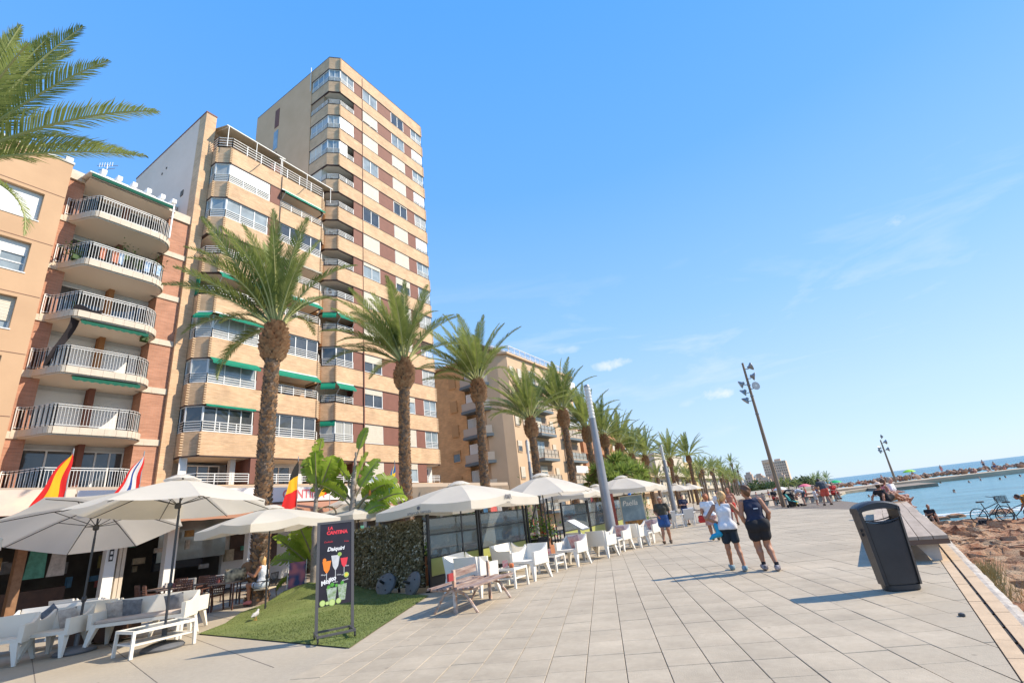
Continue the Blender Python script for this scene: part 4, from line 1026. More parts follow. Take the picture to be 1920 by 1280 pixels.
def palm(name, label, x, y, h, nf=42, seed=0, lean=(0, 0), spread=1.0, scale=1.0, group='date palms along the promenade', low=False, bole=True, cat='palm tree', r0=.26, wind=(-.25, -.12), fr=1.0, special=None, boled=1.35):
    rng = random.Random(seed+100)
    t = thing(name, label, cat, (x, y, 0), group=group)
    lx, ly = lean
    def cx(z): u = max(0, z)/h; return Vector((lx*u**1.5 + .05*sin(u*5+seed), ly*u**1.5 + .04*sin(u*4+1.7*seed), z))
    def rf(z):
        u = z/h; r = r0*(1.12-.22*u) + .12*max(0, 1-z/.5)**2
        zt = h-boled
        if bole and z > zt-.2:
            v = min(1, max(0, (z-(zt-.2))/(boled+.2))); r = r*max(0, 1-v)**.4 + (.06*v+.22*sin(pi*v**.85)**.8)
        return max(.1, r)
    b = MB(); n_ = 30; zs = [h*i/n_ for i in range(n_+1)]
    b.tube([cx(z) for z in zs], [rf(z)*.9 for z in zs], 12); tk = b.build('trunk', trunk_m, t)
    if not low:
        bb = boots(rng, .1, h-boled-.1, rf, size=.10, dz=.08, flare=.55, n_=11, mi=1)
        if True:
            bb2 = boots(rng, h-boled-.1, h-.05, rf, size=.17, dz=.085, flare=.75, n_=13, mi=1)
            o = len(bb.v); bb.v += bb2.v; bb.f += [[i+o for i in f] for f in bb2.f]; bb.mi += [1]*len(bb2.f); bb.sm += bb2.sm
        bb.v = [tuple(Vector(v) + Vector((cx(v[2]).x, cx(v[2]).y, 0))) for v in bb.v]
        bb.build('trunk_scales', [trunk_m, dry_m], tk, kind='stuff')
    elif bole:
        bb = boots(rng, h-boled-.1, h-.05, rf, size=.22, dz=.2, flare=.4, n_=8, mi=1)
        bb.v = [tuple(Vector(v) + Vector((cx(v[2]).x, cx(v[2]).y, 0))) for v in bb.v]; bb.build('trunk_scales', [trunk_m, dry_m], tk, kind='stuff')
    top = cx(h); meshes = FRL if low else FR
    for i in range(nf):
        u = (i+.5)/nf; az = i*2.39996 + rng.gauss(0, .15)
        el = radians(86 - (68*u**1.1)*spread + rng.gauss(0, 5))      # inner fronds nearly upright, outer ones spread
        dr = 0 if u < .25 else 1 if u < .45 else 2 if u < .65 else 3 if u < .85 else 4
        if low: dr = min(3, int(u*4)); me = meshes[dr]
        else:
            dr = max(0, min(5, dr + rng.choice((-1, 0, 0, 0)))); me = meshes[dr if rng.random() > .15 else 6]
        dvv = Vector((cos(az)*cos(el), sin(az)*cos(el), sin(el))) + Vector((wind[0], wind[1], 0))*(.4+.6*u)
        az2 = atan2(dvv.y, dvv.x); el2 = atan2(dvv.z, hypot(dvv.x, dvv.y))
        s = (1.36 if not low else 1.2)*scale*fr*rng.uniform(.86, 1.06)*(1 if u > .15 else .92)*(1 - .12*max(0, u-.7)/.3)
        inst('frond', me, t, top + Vector((cos(az2)*.09, sin(az2)*.09, -.05-.25*u)), (rng.gauss(0, .25), -el2, az2), (s, s, s))
    if special:
        for (azd, eld, di, s) in special: inst('frond', meshes[di], t, top + Vector((0, 0, -.2)), (0, -radians(eld), radians(azd)), (s, s, s))
    return t
palm('date_palm', 'nearest whole date palm, tall, in front of the block with green awnings', -16, 9.6, 9.45, 36, 1, spread=.66, lean=(.1, .12), special=[(185, 18, 4, 1.05), (200, 5, 5, 1.0), (95, 52, 1, 1.05)])
palm('date_palm', 'second date palm, standing in front of the tower beside the block', -16, 16.35, 9.45, 38, 2, spread=.72, lean=(.05, 0))
palm('date_palm', 'third date palm, crown against the sky between tower and beige building', -16.2, 22.7, 9.65, 40, 3, spread=.80, lean=(-.05, .1))
palm('date_palm', 'fourth date palm, shorter, in front of the pale corner of the beige building', -17, 30.0, 8.2, 38, 4, spread=.82)
palm('date_palm', 'fifth date palm, in front of the sea side balconies of the beige building', -16.6, 34.8, 9.35, 38, 5, spread=.66)
palm('date_palm', 'sixth date palm, bole right behind the grey lamp column', -17.6, 41.4, 8.65, 36, 6, spread=.78)
palm('date_palm', 'near date palm cut off by the left edge, only its fronds in view', -12.6, .70, 9.3, 14, 9, spread=.5, r0=.3, fr=.85, wind=(0, .1), special=[(38, 34, 2, 1.22), (30, 50, 1, 1.15), (22, 64, 0, 1.1), (48, 22, 1, 1.05), (15, 76, 0, 1.1), (40, -12, 4, .8)])
for i, (x, y, h, lab) in enumerate(((-18.2, 46.9, 8.4, 'date palm with an orange-brown bole rising just left of the spiky yucca bush'), (-18.8, 52.6, 8.05, 'date palm behind the middle of the yucca bush'), (-19.6, 58.5, 7.2, 'date palm with low crown behind the right half of the yucca bush'), (-20, 65, 7.3, 'date palm behind the second lamp column'),
        (-20, 77.2, 7.4, 'slim date palm, left one of the pair standing clear against the sky'), (-20, 89.8, 8.3, 'slim date palm, right one of the pair standing clear against the sky'))):
    palm('date_palm', lab, x, y, h, 30, 30+i, spread=1.05, low=False, wind=(-.1, 0), fr=1.08 if i > 3 else 1.0, r0=.27, boled=1.2)
# small palms of the avenue behind
far = []
rf_ = random.Random(77)
for i in range(7): far.append((-24.8+rf_.gauss(0, .5), 86+i*12.5+rf_.gauss(0, 2), 4.6+rf_.random()*2.0))
for i in range(13): y_ = 108+i*12.5+rf_.gauss(0, 2.5); far.append((-20.5-(y_-100)*.105+rf_.gauss(0, .5), y_, 5.9+rf_.random()*2.6))
for i in range(12): y_ = 125+i*14+rf_.gauss(0, 3); far.append((-29-(y_-120)*.10+rf_.gauss(0, .6), y_, 5.4+rf_.random()*2.4))
far += [(-24.6, 166, 9.6), (-32, 228, 9.4), (-27, 128, 8.0)]
for i, (x, y, h) in enumerate(far):
    palm('avenue_palm', 'slim palm in the long double row of the avenue leading away' if i < 32 else ['palm standing taller than the avenue row against the sky, right of the pair', 'small thin palm just right of the tall lone one', 'bushy palm between the pair and the lone tall palm'][i-32], x, y, h, 18, 60+i, spread=1.15, low=True, wind=(0, 0), r0=.24, group='palms of the far avenue', fr=.95, boled=.9)
# distant palms by the beach
for i, (x, y, h) in enumerate(((-3.0, 172, 2.0), (-1.2, 174, 1.5), (-4.6, 178, 1.8), (-12.5, 190, 1.6), (-14.5, 192, 2.0), (-10, 196, 1.2))):
    palm('beach_palm', 'short bushy palm in the clump beyond the beach', x, y, h, 16, 120+i, spread=1.2, low=True, wind=(0, 0), r0=.2, group='palms beyond the beach', bole=False, fr=.8)
# far shrubs along the bay
sh_m = leaf_mat('far_shrub_leaf', (.05, .08, .025), (.10, .13, .045), scale=1)
def shrub_mesh(seed, n=240, leaf=.35):
    r = random.Random(seed); b = MB()
    for k in range(n):
        a = r.random()*6.28; e = math.asin(r.random()); rr_ = (.55+.45*r.random())*(1+.25*sin(a*3+seed)); c = Vector((cos(a)*cos(e), sin(a)*cos(e), sin(e)))*rr_
        d1 = Vector((r.gauss(0, 1), r.gauss(0, 1), r.gauss(0, 1))).normalized()*leaf; d2 = Vector((r.gauss(0, 1), r.gauss(0, 1), r.gauss(0, 1))).normalized()*leaf*.6
        b.add([c-d1*.5, c+d2*.5, c+d1*.5, c-d2*.5], [(0, 1, 2, 3)])
    return b.mesh('shrub', sh_m)
SHM = [shrub_mesh(s) for s in range(4)]
for k in range(52):
    Y = rf_.uniform(300, 520); X = -.03*Y - rf_.random()*.14*Y; s = rf_.uniform(2.5, 5.5)
    o = inst('shrub', SHM[k % 4], None, (X, Y, -.6), (0, 0, rf_.random()*6), (s*1.3, s*1.3, s)); tag(o, 'dull green tree clump at the foot of the far hillside', 'tree', 'tree clumps below the hillside houses')
# spiky yucca bush behind the parasols
yu_m = leaf_mat('yucca_leaf', (.20, .29, .05), (.40, .47, .13), scale=.8, rnd=.2)
yd_m = mat('yucca_dry_leaf', (.25, .17, .08), (.16, .11, .06), rough=.9)
def yucca_head(seed, n=80, L=1.0):
    r = random.Random(seed); b = MB()
    for k in range(n):
        a = r.random()*6.28; e = radians(r.uniform(-35, 88)); b.m(0 if e > -.25 else 1)
        d = Vector((cos(a)*cos(e), sin(a)*cos(e), sin(e))); s = Vector((-sin(a), cos(a), 0))*.045; l = L*r.uniform(.7, 1.1)
        p = d*.06; mdl = d*l*.5; tip = d*l + Vector((0, 0, -.08*l))
        b.add([p-s*.6, p+s*.6, mdl+s, tip, mdl-s], [(0, 1, 2, 4), (4, 2, 3)])
    return b.mesh('leaf_rosette', [yu_m, yd_m])
YH = [yucca_head(s) for s in range(4)]
t = thing('yucca_bush', 'big bush of spiky yucca rosettes behind the parasols', 'bush', (-15.6, 41.5, 0))
b = MB()
ry = random.Random(4)
for k in range(95):
    a = ry.random()*6.28; rr_ = ry.random()**.6
    x = rr_*cos(a)*2.7; y = rr_*sin(a)*4.3; z = 2.0 + 3.1*sqrt(max(0, 1-rr_**2)) * ry.uniform(.55, 1) + ry.uniform(-.2, .3)
    if ry.random() < .4: b.tube([(x*.3, y*.4, 0), (x*.75, y*.8, z*.55), (x, y, z)], [.14, .1, .07], 6)
    inst('leaf_rosette', YH[k % 4], t, (x, y, z), (ry.gauss(0, .3), ry.gauss(0, .3), ry.random()*6), (1.1, 1.1, 1.1))
b.build('stem', trunk_m, t)
# ------------------------------------------------------------- banana plants on the lawn
ban_m = leaf_mat('banana_leaf', (.20, .32, .03), (.36, .46, .07), back=.5, scale=2.4, rnd=.12)
ban_stem = mat('banana_stem', (.32, .30, .14), (.22, .16, .10), rough=.8, scale=5, stretch=(1, 1, .3))
ban_old = mat('banana_old_sheath', (.30, .17, .09), (.42, .33, .24), rough=.9, scale=6)
gtrunk = mat('banana_trunk', (.33, .28, .23), (.20, .16, .13), rough=.9, scale=7, bump=.5, bscale=20)
def banana_leaf(seed, L=1.5, Wd=.42, droop=.7, split=.25, dry=False):
    r = random.Random(seed); b = MB(); n = 22; pts = []; x = z = 0; pet = .38*L
    P_ = []
    for i in range(n+1):
        t = i/n; a = -droop*t**1.6; P_.append(Vector((x, 0, z))); x += cos(a)*(L+pet)/n; z += sin(a)*(L+pet)/n
    b.m(1).tube(P_, [.028*(1-.8*i/n)+.005 for i in range(n+1)], 5); b.m(0)
    k0 = int(n*.3)
    for s in (-1, 1):
        i = k0
        while i < n:
            gap = r.random() < split; j = i+1
            t0 = (i-k0)/(n-k0); t1 = (j-k0)/(n-k0)
            w0 = Wd*sin(pi*min(1, .10+.86*t0))**.55; w1 = Wd*sin(pi*min(1, .10+.86*t1))**.55 if j < n else .02
            if gap: w1 *= .8; w0 *= .92
            d = (P_[j]-P_[i]).normalized(); up = Vector((-d.z, 0, d.x)); sk = .22*Wd
            cup = .30+.1*sin(i*2.3); q0 = P_[i] + Vector((0, s*w0, 0)) + up*w0*cup*(.7) + d*sk; q1 = P_[j] + Vector((0, s*w1, 0)) + up*w1*cup*.7 + d*sk*(.5 if gap else 1)
            m0 = P_[i] + Vector((0, s*w0*.5, 0)) + up*w0*.25 + d*sk*.5; m1 = P_[j] + Vector((0, s*w1*.5, 0)) + up*w1*.25 + d*sk*.5
            if gap: q1 = q1 - d*.02 - Vector((0, s*.03, .03)); 
            b.smooth = True; b.add([P_[i], P_[j], m1, m0, q1, q0], [(0, 1, 2, 3), (3, 2, 4, 5)]); b.smooth = False
            i = j
    return b.mesh('leaf', [ban_old if dry else ban_m, ban_stem], angle=60)
BLF = [banana_leaf(1, 1.05, .33, .3, .12), banana_leaf(2, 1.15, .34, .9, .35), banana_leaf(3, 1.15, .36, 1.6, .5), banana_leaf(4, .8, .22, .15, .05), banana_leaf(5, 1.0, .30, 2.2, .6)]
BDRY = banana_leaf(8, .8, .16, 2.6, .6, True)
def banana(name, label, loc, trunk, leaves, dry=()):
    t = thing(name, label, 'banana plant', loc)
    b = MB(); n = len(trunk); pts = []; rs = []
    for (p, q, r0, r1) in trunk:
        m_ = 14; b.tube([Vector(p).lerp(Vector(q), i/m_) + Vector((.015*sin(i*1.7), .015*cos(i*2.1), 0)) for i in range(m_+1)], [r0+(r1-r0)*i/m_+.006*(i % 2) for i in range(m_+1)], 10)
    b.build('trunk', gtrunk, t)
    for (p, az, el, k, s) in leaves: inst('leaf', BLF[k], t, p, (random.choice((-1, 1, 1))*random.uniform(.5, 1.25), -radians(el), radians(az)), (s, s, s))
    for (p, az, el, s) in dry: inst('dry_leaf', BDRY, t, p, (0, -radians(el), radians(az)), (s, s, s))
    return t
# positions: y/x ratio from the picture; thin trunk left, taller right one behind the menu board
banana('banana_plant', 'tall thin-trunked banana plant at the left of the pair on the grass mound', (-14.7, 10.75, .25), [((0, 0, -.2), (-.05, .0, 2.2), .13, .075), ((-.05, 0, 2.2), (-.02, .02, 3.05), .07, .06)],
       [((-.03, 0, 3.0), -40, 84, 0, 1.15), ((-.02, .02, 2.8), -60, 80, 0, 1.0), ((0, .02, 2.8), 20, 66, 1, .9), ((-.02, .02, 2.9), 200, 70, 0, .9), ((0, 0, 2.6), 150, 60, 1, .9), ((0, 0, 2.7), 40, 62, 0, 1.0)], [((0, 0, 2.3), 60, 30, .8), ((0, 0, 2.2), 230, 10, .7)])
banana('banana_plant', 'banana plant with a tall shoot rising above the menu board, many torn leaves', (-13.9, 11.5, .2), [((0, 0, -.2), (.0, .12, 3.1), .14, .085), ((0, .12, 3.1), (.05, .2, 4.2), .085, .03)],
       [((.05, .2, 4.0), 40, 72, 3, 1.0), ((.05, .15, 2.9), 215, 60, 0, 1.0), ((.05, .15, 2.5), 205, 40, 1, 1.0), ((.02, .15, 2.6), 45, 62, 0, 1.05), ((.05, .12, 2.3), 50, 42, 1, 1.15), ((.05, .2, 2.1), 55, 30, 2, 1.25), ((.0, .2, 2.2), 70, 50, 2, 1.15), ((0, .1, 2.7), 100, 70, 0, 1.1), ((0, .1, 2.3), 215, 52, 1, .9), ((-.05, .1, 2.5), 190, 60, 1, .8), ((.1, .2, 1.9), 20, 40, 4, 1.0), ((.1, .2, 2.0), 85, 35, 4, 1.0), ((.05, .1, 2.2), 62, 55, 2, 1.1)],
       [((0, .1, 3.5), 200, -50, .7), ((0, .1, 3.2), 40, -60, .7), ((.02, .1, 2.0), 225, -20, .8)])
b = MB(); b.m(0).lathe([(.0, -.04), (.05, 0), (.03, .12), (0, .2)], 8, (-13.5, 12.0, 2.9)); o = b.build('banana_flower', mat('orange_flower', (.8, .3, .05), (.7, .15, .03), rough=.6, scale=9)); tag(o, 'orange bract flower among the torn banana leaves', 'flower')
banana('banana_clump', 'low bright green banana clump behind the thin trunks', (-15.8, 11.6, .15), [((0, 0, 0), (0, 0, .7), .14, .1), ((.3, .15, 0), (.35, .2, .7), .1, .08)],
       [((0, 0, .5), 200, 55, 0, 1.1), ((0, 0, .5), 235, 48, 0, 1.25), ((0, 0, .5), 215, 30, 1, 1.15), ((.1, 0, .5), 255, 68, 0, 1.3), ((.2, .1, .5), 30, 68, 0, 1.1), ((.3, .1, .5), 50, 45, 1, 1.1), ((.2, .1, .4), 300, 55, 1, 1.0), ((.0, .1, .4), 170, 40, 1, 1.0), ((.3, .2, .6), 75, 70, 0, 1.1), ((.1, 0, .3), 230, 18, 2, .9), ((.3, .2, .3), 20, 30, 2, .9)])
# ============================================================= restaurant fronts
sign_white = mat('sign_board', (.74, .73, .72), rough=.5)
sign_red = mat('sign_red', (.62, .07, .10), rough=.5)
sign_pink = mat('faded_red_lettering', (.62, .16, .18), rough=.6)
terr_cloth = mat('terracotta_awning', (.48, .24, .15), rough=.8, trans=.2)
wood_dk = mat('dark_wood', (.06, .03, .02), (.10, .05, .03), rough=.6, scale=6)
wood_md = mat('brown_wood', (.22, .11, .05), (.30, .16, .08), rough=.6, scale=7)
glassc = clear_mat('clear_screen_glass', mix=.07)
deckfl = mat('inside_floor', (.22, .18, .15), (.16, .13, .1), rough=.7, scale=2)
rs = thing('restaurant_front', 'ground floor restaurant with white pillars, terracotta awning and white name board under the block', 'restaurant', (-22, 10, 0), world=True)
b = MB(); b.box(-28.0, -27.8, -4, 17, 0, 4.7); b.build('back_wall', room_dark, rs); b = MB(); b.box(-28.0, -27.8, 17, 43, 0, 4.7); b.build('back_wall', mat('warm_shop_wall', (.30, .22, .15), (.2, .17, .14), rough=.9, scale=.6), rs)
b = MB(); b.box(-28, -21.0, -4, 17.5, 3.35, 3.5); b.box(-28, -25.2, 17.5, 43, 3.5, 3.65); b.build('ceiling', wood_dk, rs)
b = MB(); b.prism([(-29.5, -4), (-29.5, 43), (-27.9, 43), (-27.9, -4)], 4.55, 5.0); b.build('soffit', mat('stained_soffit', (.50, .40, .31), rough=.9), rs)
for (y, w) in ((7.45, .30), (9.28, .36), (12.3, .3), (5.2, .22), (2.6, .22), (15.8, .3)):
    b = MB(); b.box(-21.3, -21.0, y-w/2, y+w/2, 0, 3.35); b.build('pillar', white_paint if y > 6 else wood_md, rs)
for y in (7.72, 7.84): 
    b = MB(); b.box(-21.25, -21.05, y-.05, y+.05, 0, 3.35); b.build('folded_screen', cream_stone, rs)
b = MB().m(0).box(-20.985, -20.975, 7.38, 7.50, 1.75, 2.45); b.build('pillar_plate', [black_metal], rs)
b = MB()
for q in range(4): b.box(-20.974, -20.972, 7.405, 7.475, 1.80+.165*q, 1.90+.165*q)
b.build('plate_print', sign_white, rs, kind='stuff')
# name board: "restaurant  LA CANTINA"
b = MB(); b.box(-20.95, -20.88, 6.2, 17.4, 3.42, 4.05); b.build('name_board', sign_white, rs)
RX = (pi/2, 0, pi/2)
text(rs, 'Restaurant', .42, (-20.87, 9.0, 3.58), RX, sign_pink, sx=1.35)
text(rs, 'LA', .36, (-20.87, 12.5, 3.74), RX, sign_pink)
text(rs, 'CANTINA', .55, (-20.87, 14.6, 3.72), RX, sign_pink, sx=.9, bold=.01)
b = MB(); b.box(-21.0, -20.9, 4.3, 6.15, 3.35, 4.1); b.build('poster_board', mat('pale_yellow_board', (.70, .62, .48), (.6, .45, .42), rough=.6, scale=1.2), rs)
b = MB(); k = 24; vs = []
for j in range(k+1):
    y = 6.3+11*j/k; vs += [(-21.0, y, 3.38), (-20.0, y, 3.12), (-19.5, y, 2.98), (-19.48, y, 2.80-.02*(j % 2))]
b.add(vs, [(j*4+i, j*4+i+1, j*4+i+5, j*4+i+4) for j in range(k) for i in range(3)])
b.build('awning', terr_cloth, rs)
b = MB(); vs = []
for j in range(k+1):
    y = -2+8.2*j/k; vs += [(-20.9, y, 3.25), (-19.3, y, 2.72), (-19.28, y, 2.56-.02*(j % 2))]
b.add(vs, [(j*3+i, j*3+i+1, j*3+i+4, j*3+i+3) for j in range(k) for i in range(2)]); b.build('awning', mat('rust_awning', (.42, .17, .10), rough=.85, trans=.2), rs)
b = MB(); b.box(-27.9, -21, -4, 43, -.02, .04); b.build('floor', deckfl, rs)
# things inside the dark fronts: bar counter, fridge, posters, hanging clothes
it = random.Random(9)
b = MB(); b.box(-23.0, -22.4, 1.5, 6.8, 0, 1.15); b.build('bar_counter', wood_dk, rs)
cols = [(.45, .12, .1), (.1, .25, .4), (.5, .42, .3), (.12, .4, .3), (.6, .55, .5), (.35, .28, .1), (.3, .3, .3), (.5, .3, .12)]
cm = [mat('stock_%s' % n, c, tuple(x*.6 for x in c), rough=.7, scale=7) for n, c in zip(('red', 'blue', 'straw', 'green', 'pale', 'olive', 'grey', 'orange'), cols)]
for k in range(60):
    y = it.uniform(1.0, 16.8); z = it.uniform(.9, 2.7); w = it.uniform(.12, .42); h = it.uniform(.15, .5)
    b = MB(); xq = it.choice((-24.5, -23.4, -22.3)); b.box(xq-.1, xq, y, y+w, z, z+h); b.box(xq, xq+.03, y+.04, y+w-.04, z+.04, z+h-.04); b.build('wall_picture', it.choice(cm), rs)
for (y, w, c) in ((5.55, .5, 3), (6.1, .45, 4)):
    b = MB().m(0).slab([(-21.9, y, 1.5), (-21.9, y+w, 1.5), (-21.9, y+w-.05, 2.85), (-21.9, y+.1, 2.85)], .05, (1, 0, 0)); b.build('wall_banner', cm[c], rs)
b = MB().box(-23.2, -23.0, 9.6, 11.4, 1.2, 2.1); b.build('dark_screen', mat('dark_screen', (.02, .02, .03), rough=.2), rs)
b = MB().box(-24, -23.8, 12.6, 16.5, .1, 2.9); b.build('inner_wall', white_wall, rs)
b = MB().box(-23.79, -23.75, 12.9, 13.8, 1.2, 2.6); b.build('picture', wood_dk, rs); b = MB().box(-23.79, -23.75, 14.6, 15.2, .9, 2.4); b.build('picture', wood_dk, rs)
b = MB().box(-22.9, -22.86, 9.6, 12.2, 1.5, 3.2); b.build('pane', win_glass2, rs)
# shops farther along with hanging goods
sh = thing('shop_front', 'row of small beach shops with bright clothes hanging outside, under the tower', 'shop', (-24, 28, 0), world=True)
for q in range(7):
    y = 18+q*3.6; b = MB(); b.box(-25.2, -24.9, y, y+.3, 0, 3.6); b.build('pillar', white_wall if q % 2 else beige, sh)
    b = MB(); b.slab([(-25.1, y+.3, 3.5), (-25.1, y+3.5, 3.5), (-23.4, y+3.5, 2.9), (-23.4, y+.3, 2.9)], .04, (0, 0, -1)); b.build('awning', [sand_cloth, terr_cloth, white_shut][q % 3], sh)
for k in range(90):
    y = 18+it.random()*25; z = it.uniform(.7, 2.4); w = it.uniform(.15, .45); h = it.uniform(.4, .9)
    b = MB(); b.slab([(-24.4+it.uniform(-.3, .5), y, z), (-24.4, y+w, z), (-24.4, y+w*.9, z-h*.8), (-24.4, y+.04, z-h*.8)], .03, (1, 0, 0)); b.build('hanging_garment', it.choice(cm), sh)
b = MB(); b.box(-27.7, -25.3, 18, 43, .04, .9); b.build('counter', wood_dk, sh)
# ============================================================= parasols
canvas = mat('parasol_canvas', (.80, .74, .64), (.74, .685, .59), rough=.85, scale=1.2, trans=.42, bump=.15, bscale=3)
ribm = mat('parasol_rib', (.05, .045, .04), rough=.5)
polem = mat('parasol_pole', (.035, .035, .04), rough=.35, spec=.6)
print_m = mat('grey_print', (.16, .16, .17), rough=.8)
def parasol(name, label, loc, R=1.6, hub=3.0, rim=2.3, n=8, square=False, rot=0, tilt=(0, 0), valance=0, polebase=None, base=True, polekink=True, vent=True, S_=None, group=None):
    t = thing(name, label, 'parasol', loc, group=group)
    T = Matrix.Translation((0, 0, hub)) @ Matrix.Rotation(tilt[1], 4, 'Z') @ Matrix.Rotation(tilt[0], 4, 'X') @ Matrix.Rotation(rot, 4, 'Z') @ Matrix.Translation((0, 0, -hub))
    if square:
        h_ = S_/2; tips = []
        for i, (a, c) in enumerate(((-1, -1), (0, -1), (1, -1), (1, 0), (1, 1), (0, 1), (-1, 1), (-1, 0))): tips.append(Vector((a*h_, c*h_, rim + (.10 if 0 in (a, c) else 0))))
    else: tips = [Vector((R*cos(2*pi*i/n), R*sin(2*pi*i/n), rim)) for i in range(n)]
    m_ = len(tips); top = Vector((0, 0, hub)); b = MB(); b.smooth = True
    nr, ns = 7, 6; vs = []; idx = {}
    for i in range(m_):
        A, B = tips[i], tips[(i+1) % m_]
        for j in range(nr+1):
            u = .06 + .94*j/nr
            for s in range(ns+1):
                v = s/ns; e = A.lerp(B, v); p = top.lerp(e, u)
                sag = -.035*sin(pi*v)*u**1.5; arch = .05*sin(pi*u)
                inw = 1 - (.035*sin(pi*v) if not square else .025*sin(pi*v))*u**3
                idx[(i, j, s)] = len(vs); vs.append(Vector((p.x*inw, p.y*inw, p.z+sag+arch)))
    fs = [(idx[(i, j, s)], idx[(i, j+1, s)], idx[(i, j+1, s+1)], idx[(i, j, s+1)]) for i in range(m_) for j in range(nr) for s in range(ns)]
    if valance:
        for i in range(m_):
            for s in range(ns+1):
                p = vs[idx[(i, nr, s)]]; f_ = 1.0 + .004*sin(s*2.1+i)
                idx[(i, 'v', s)] = len(vs); vs.append(Vector((p.x*f_, p.y*f_, p.z - valance*(1+.05*sin(s*1.3+i*2)))))
            for s in range(ns): fs.append((idx[(i, nr, s)], idx[(i, 'v', s)], idx[(i, 'v', s+1)], idx[(i, nr, s+1)]))
    b.add(vs, fs); b.xf(T); cn = b.build('canopy', canvas, t, angle=16)
    b = MB(); b.smooth = True   # vented cap on top
    if vent:
        m2 = 16; vs = [Vector((0, 0, hub+.085))]
        for j, (rr_, zz) in enumerate(((.14, .07), (.28, .01), (.36, -.045))):
            for i in range(m2): a = 2*pi*i/m2; vs.append(Vector((rr_*cos(a), rr_*sin(a), hub+zz+(.02*(i % 2) if j == 2 else 0))))
        fs = [(0, 1+i, 1+(i+1) % m2) for i in range(m2)] + [(1+j*m2+i, 1+(j+1)*m2+i, 1+(j+1)*m2+(i+1) % m2, 1+j*m2+(i+1) % m2) for j in range(2) for i in range(m2)]
        b.add(vs, fs); b.xf(T); b.build('vent', canvas, cn)
    for i in range(m_):
        b = MB(); a = Vector((0, 0, hub-.05)); e = tips[i]*1.0; e = Vector((e.x*.98, e.y*.98, e.z-.03)); k_ = a.lerp(e, .5) + Vector((0, 0, .03))
        b.tube([a, k_, e], [.012, .011, .008], 5); b.xf(T); b.build('rib', ribm, t)
        b = MB(); b.tube([(0, 0, hub-.55), a.lerp(e, .45)+Vector((0, 0, .02))], .008, 5); b.xf(T); b.build('strut', ribm, t)
    b = MB(); pb = Vector(polebase or (0, 0, 0))
    kk = Vector((0, 0, hub-.75)) if polekink else Vector((0, 0, hub-.7)); tt = T @ Vector((0, 0, hub+.05))
    b.tube([pb, pb.lerp(kk, .55), kk], .024, 10); b.tube([kk, tt], .02, 10)
    b.lathe([(.03, -.06), (.045, -.04), (.045, .04), (.03, .06)], 10, (pb.lerp(kk, .45).x, pb.lerp(kk, .45).y, pb.lerp(kk, .45).z)); b.build('pole', polem, t)
    b = MB(); b.lathe([(.05, hub-.62), (.06, hub-.6), (.06, hub-.54), (.03, hub-.5)], 10); b.xf(T); b.build('hub', ribm, t)
    if base:
        b = MB(); b.lathe([(.36, 0), (.37, .03), (.33, .07), (.2, .11), (.06, .13), (.045, .13), (.045, .34), (.03, .36)], 28, (pb.x, pb.y, 0)); b.build('base', mat('grey_parasol_base', (.10, .105, .115), (.14, .145, .155), rough=.5, scale=3), t)
    return t
parasol('parasol', 'round white parasol with its grey base plate on open paving before the banana plants', (-11.84, 5.28, 0), R=1.88, hub=3.22, rim=2.60, rot=.2, polebase=(0, 0, 0), tilt=(radians(4), radians(200)))
parasol('parasol', 'round white parasol tilted back so its shaded underside and dark ribs show', (-14.3, 4.70, 0), R=1.75, hub=3.0, rim=2.5, rot=.3, tilt=(radians(19), radians(250)))
parasol('parasol', 'white parasol cut off by the left edge, its valance hanging', (-15.0, 1.95, 0), hub=2.95, rim=2.35, square=True, S_=2.3, valance=.2)
parasol('parasol', 'square white valanced parasol over the table of the seated woman', (-13.75, 8.55, 0), hub=2.66, rim=2.20, square=True, S_=2.7, valance=.2, base=False)
p6 = parasol('parasol', 'large square white parasol with printed valance, beside the hedge panel', (-9.65, 12.1, 0), hub=2.78, rim=2.16, square=True, S_=3.5, valance=.22)
text(p6, 'amarcala terraza', .13, (.95-1.0, -1.765, 2.04), (pi/2, 0, 0), print_m, world=False)
b = MB(); b.lathe([(.0, 0), (.05, .0), (.05, .02), (0, .02)], 8, (-.05, -1.764, 2.155), Matrix.Rotation(pi/2, 3, 'X')); b.build('print', print_m, p6)
text(p6, 'AMR', .17, (1.762, .0, 2.20), (pi/2, 0, pi/2), print_m, world=False, bold=.008)
text(p6, 'terraza', .07, (1.762, .0, 2.06), (pi/2, 0, pi/2), print_m, world=False)
parasol('parasol', 'white parasol directly behind the right corner of the big printed one', (-9.1, 16.3, 0), R=1.95, hub=2.98, rim=2.25, rot=.1)
parasol('parasol', 'white parasol partly hidden by the grey lamp column, left of the last square one', (-10.2, 20.8, 0), hub=2.75, rim=2.2, square=True, S_=2.6, valance=.15)
parasol('parasol', 'last big square white parasol on the terrace, right of the grey lamp column', (-9.2, 25.1, 0), hub=2.95, rim=2.27, square=True, S_=3.5, valance=.2)
parasol('parasol', 'back row white parasol just below the Swedish flag', (-16.6, 14.6, 0), R=1.7, hub=3.35, rim=2.85, rot=.2)
parasol('parasol', 'back row parasol behind the torn banana leaves', (-14.8, 12.6, 0), hub=2.75, rim=2.3, square=True, S_=2.9, valance=.18)
for i, (x, y) in enumerate(((-12.6, 29.5), (-14.5, 25.5), (-12.2, 37.5), (-13.5, 52), (-14, 60))):
    parasol('parasol', ['white parasol farther back, left of the blue post', 'white parasol under the fourth palm', 'far white parasol below the yucca bush', 'far white parasol near the second lamp column', 'farthest white parasol under the slim palms'][i], (x, y, 0), R=1.6, hub=2.9, rim=2.3)
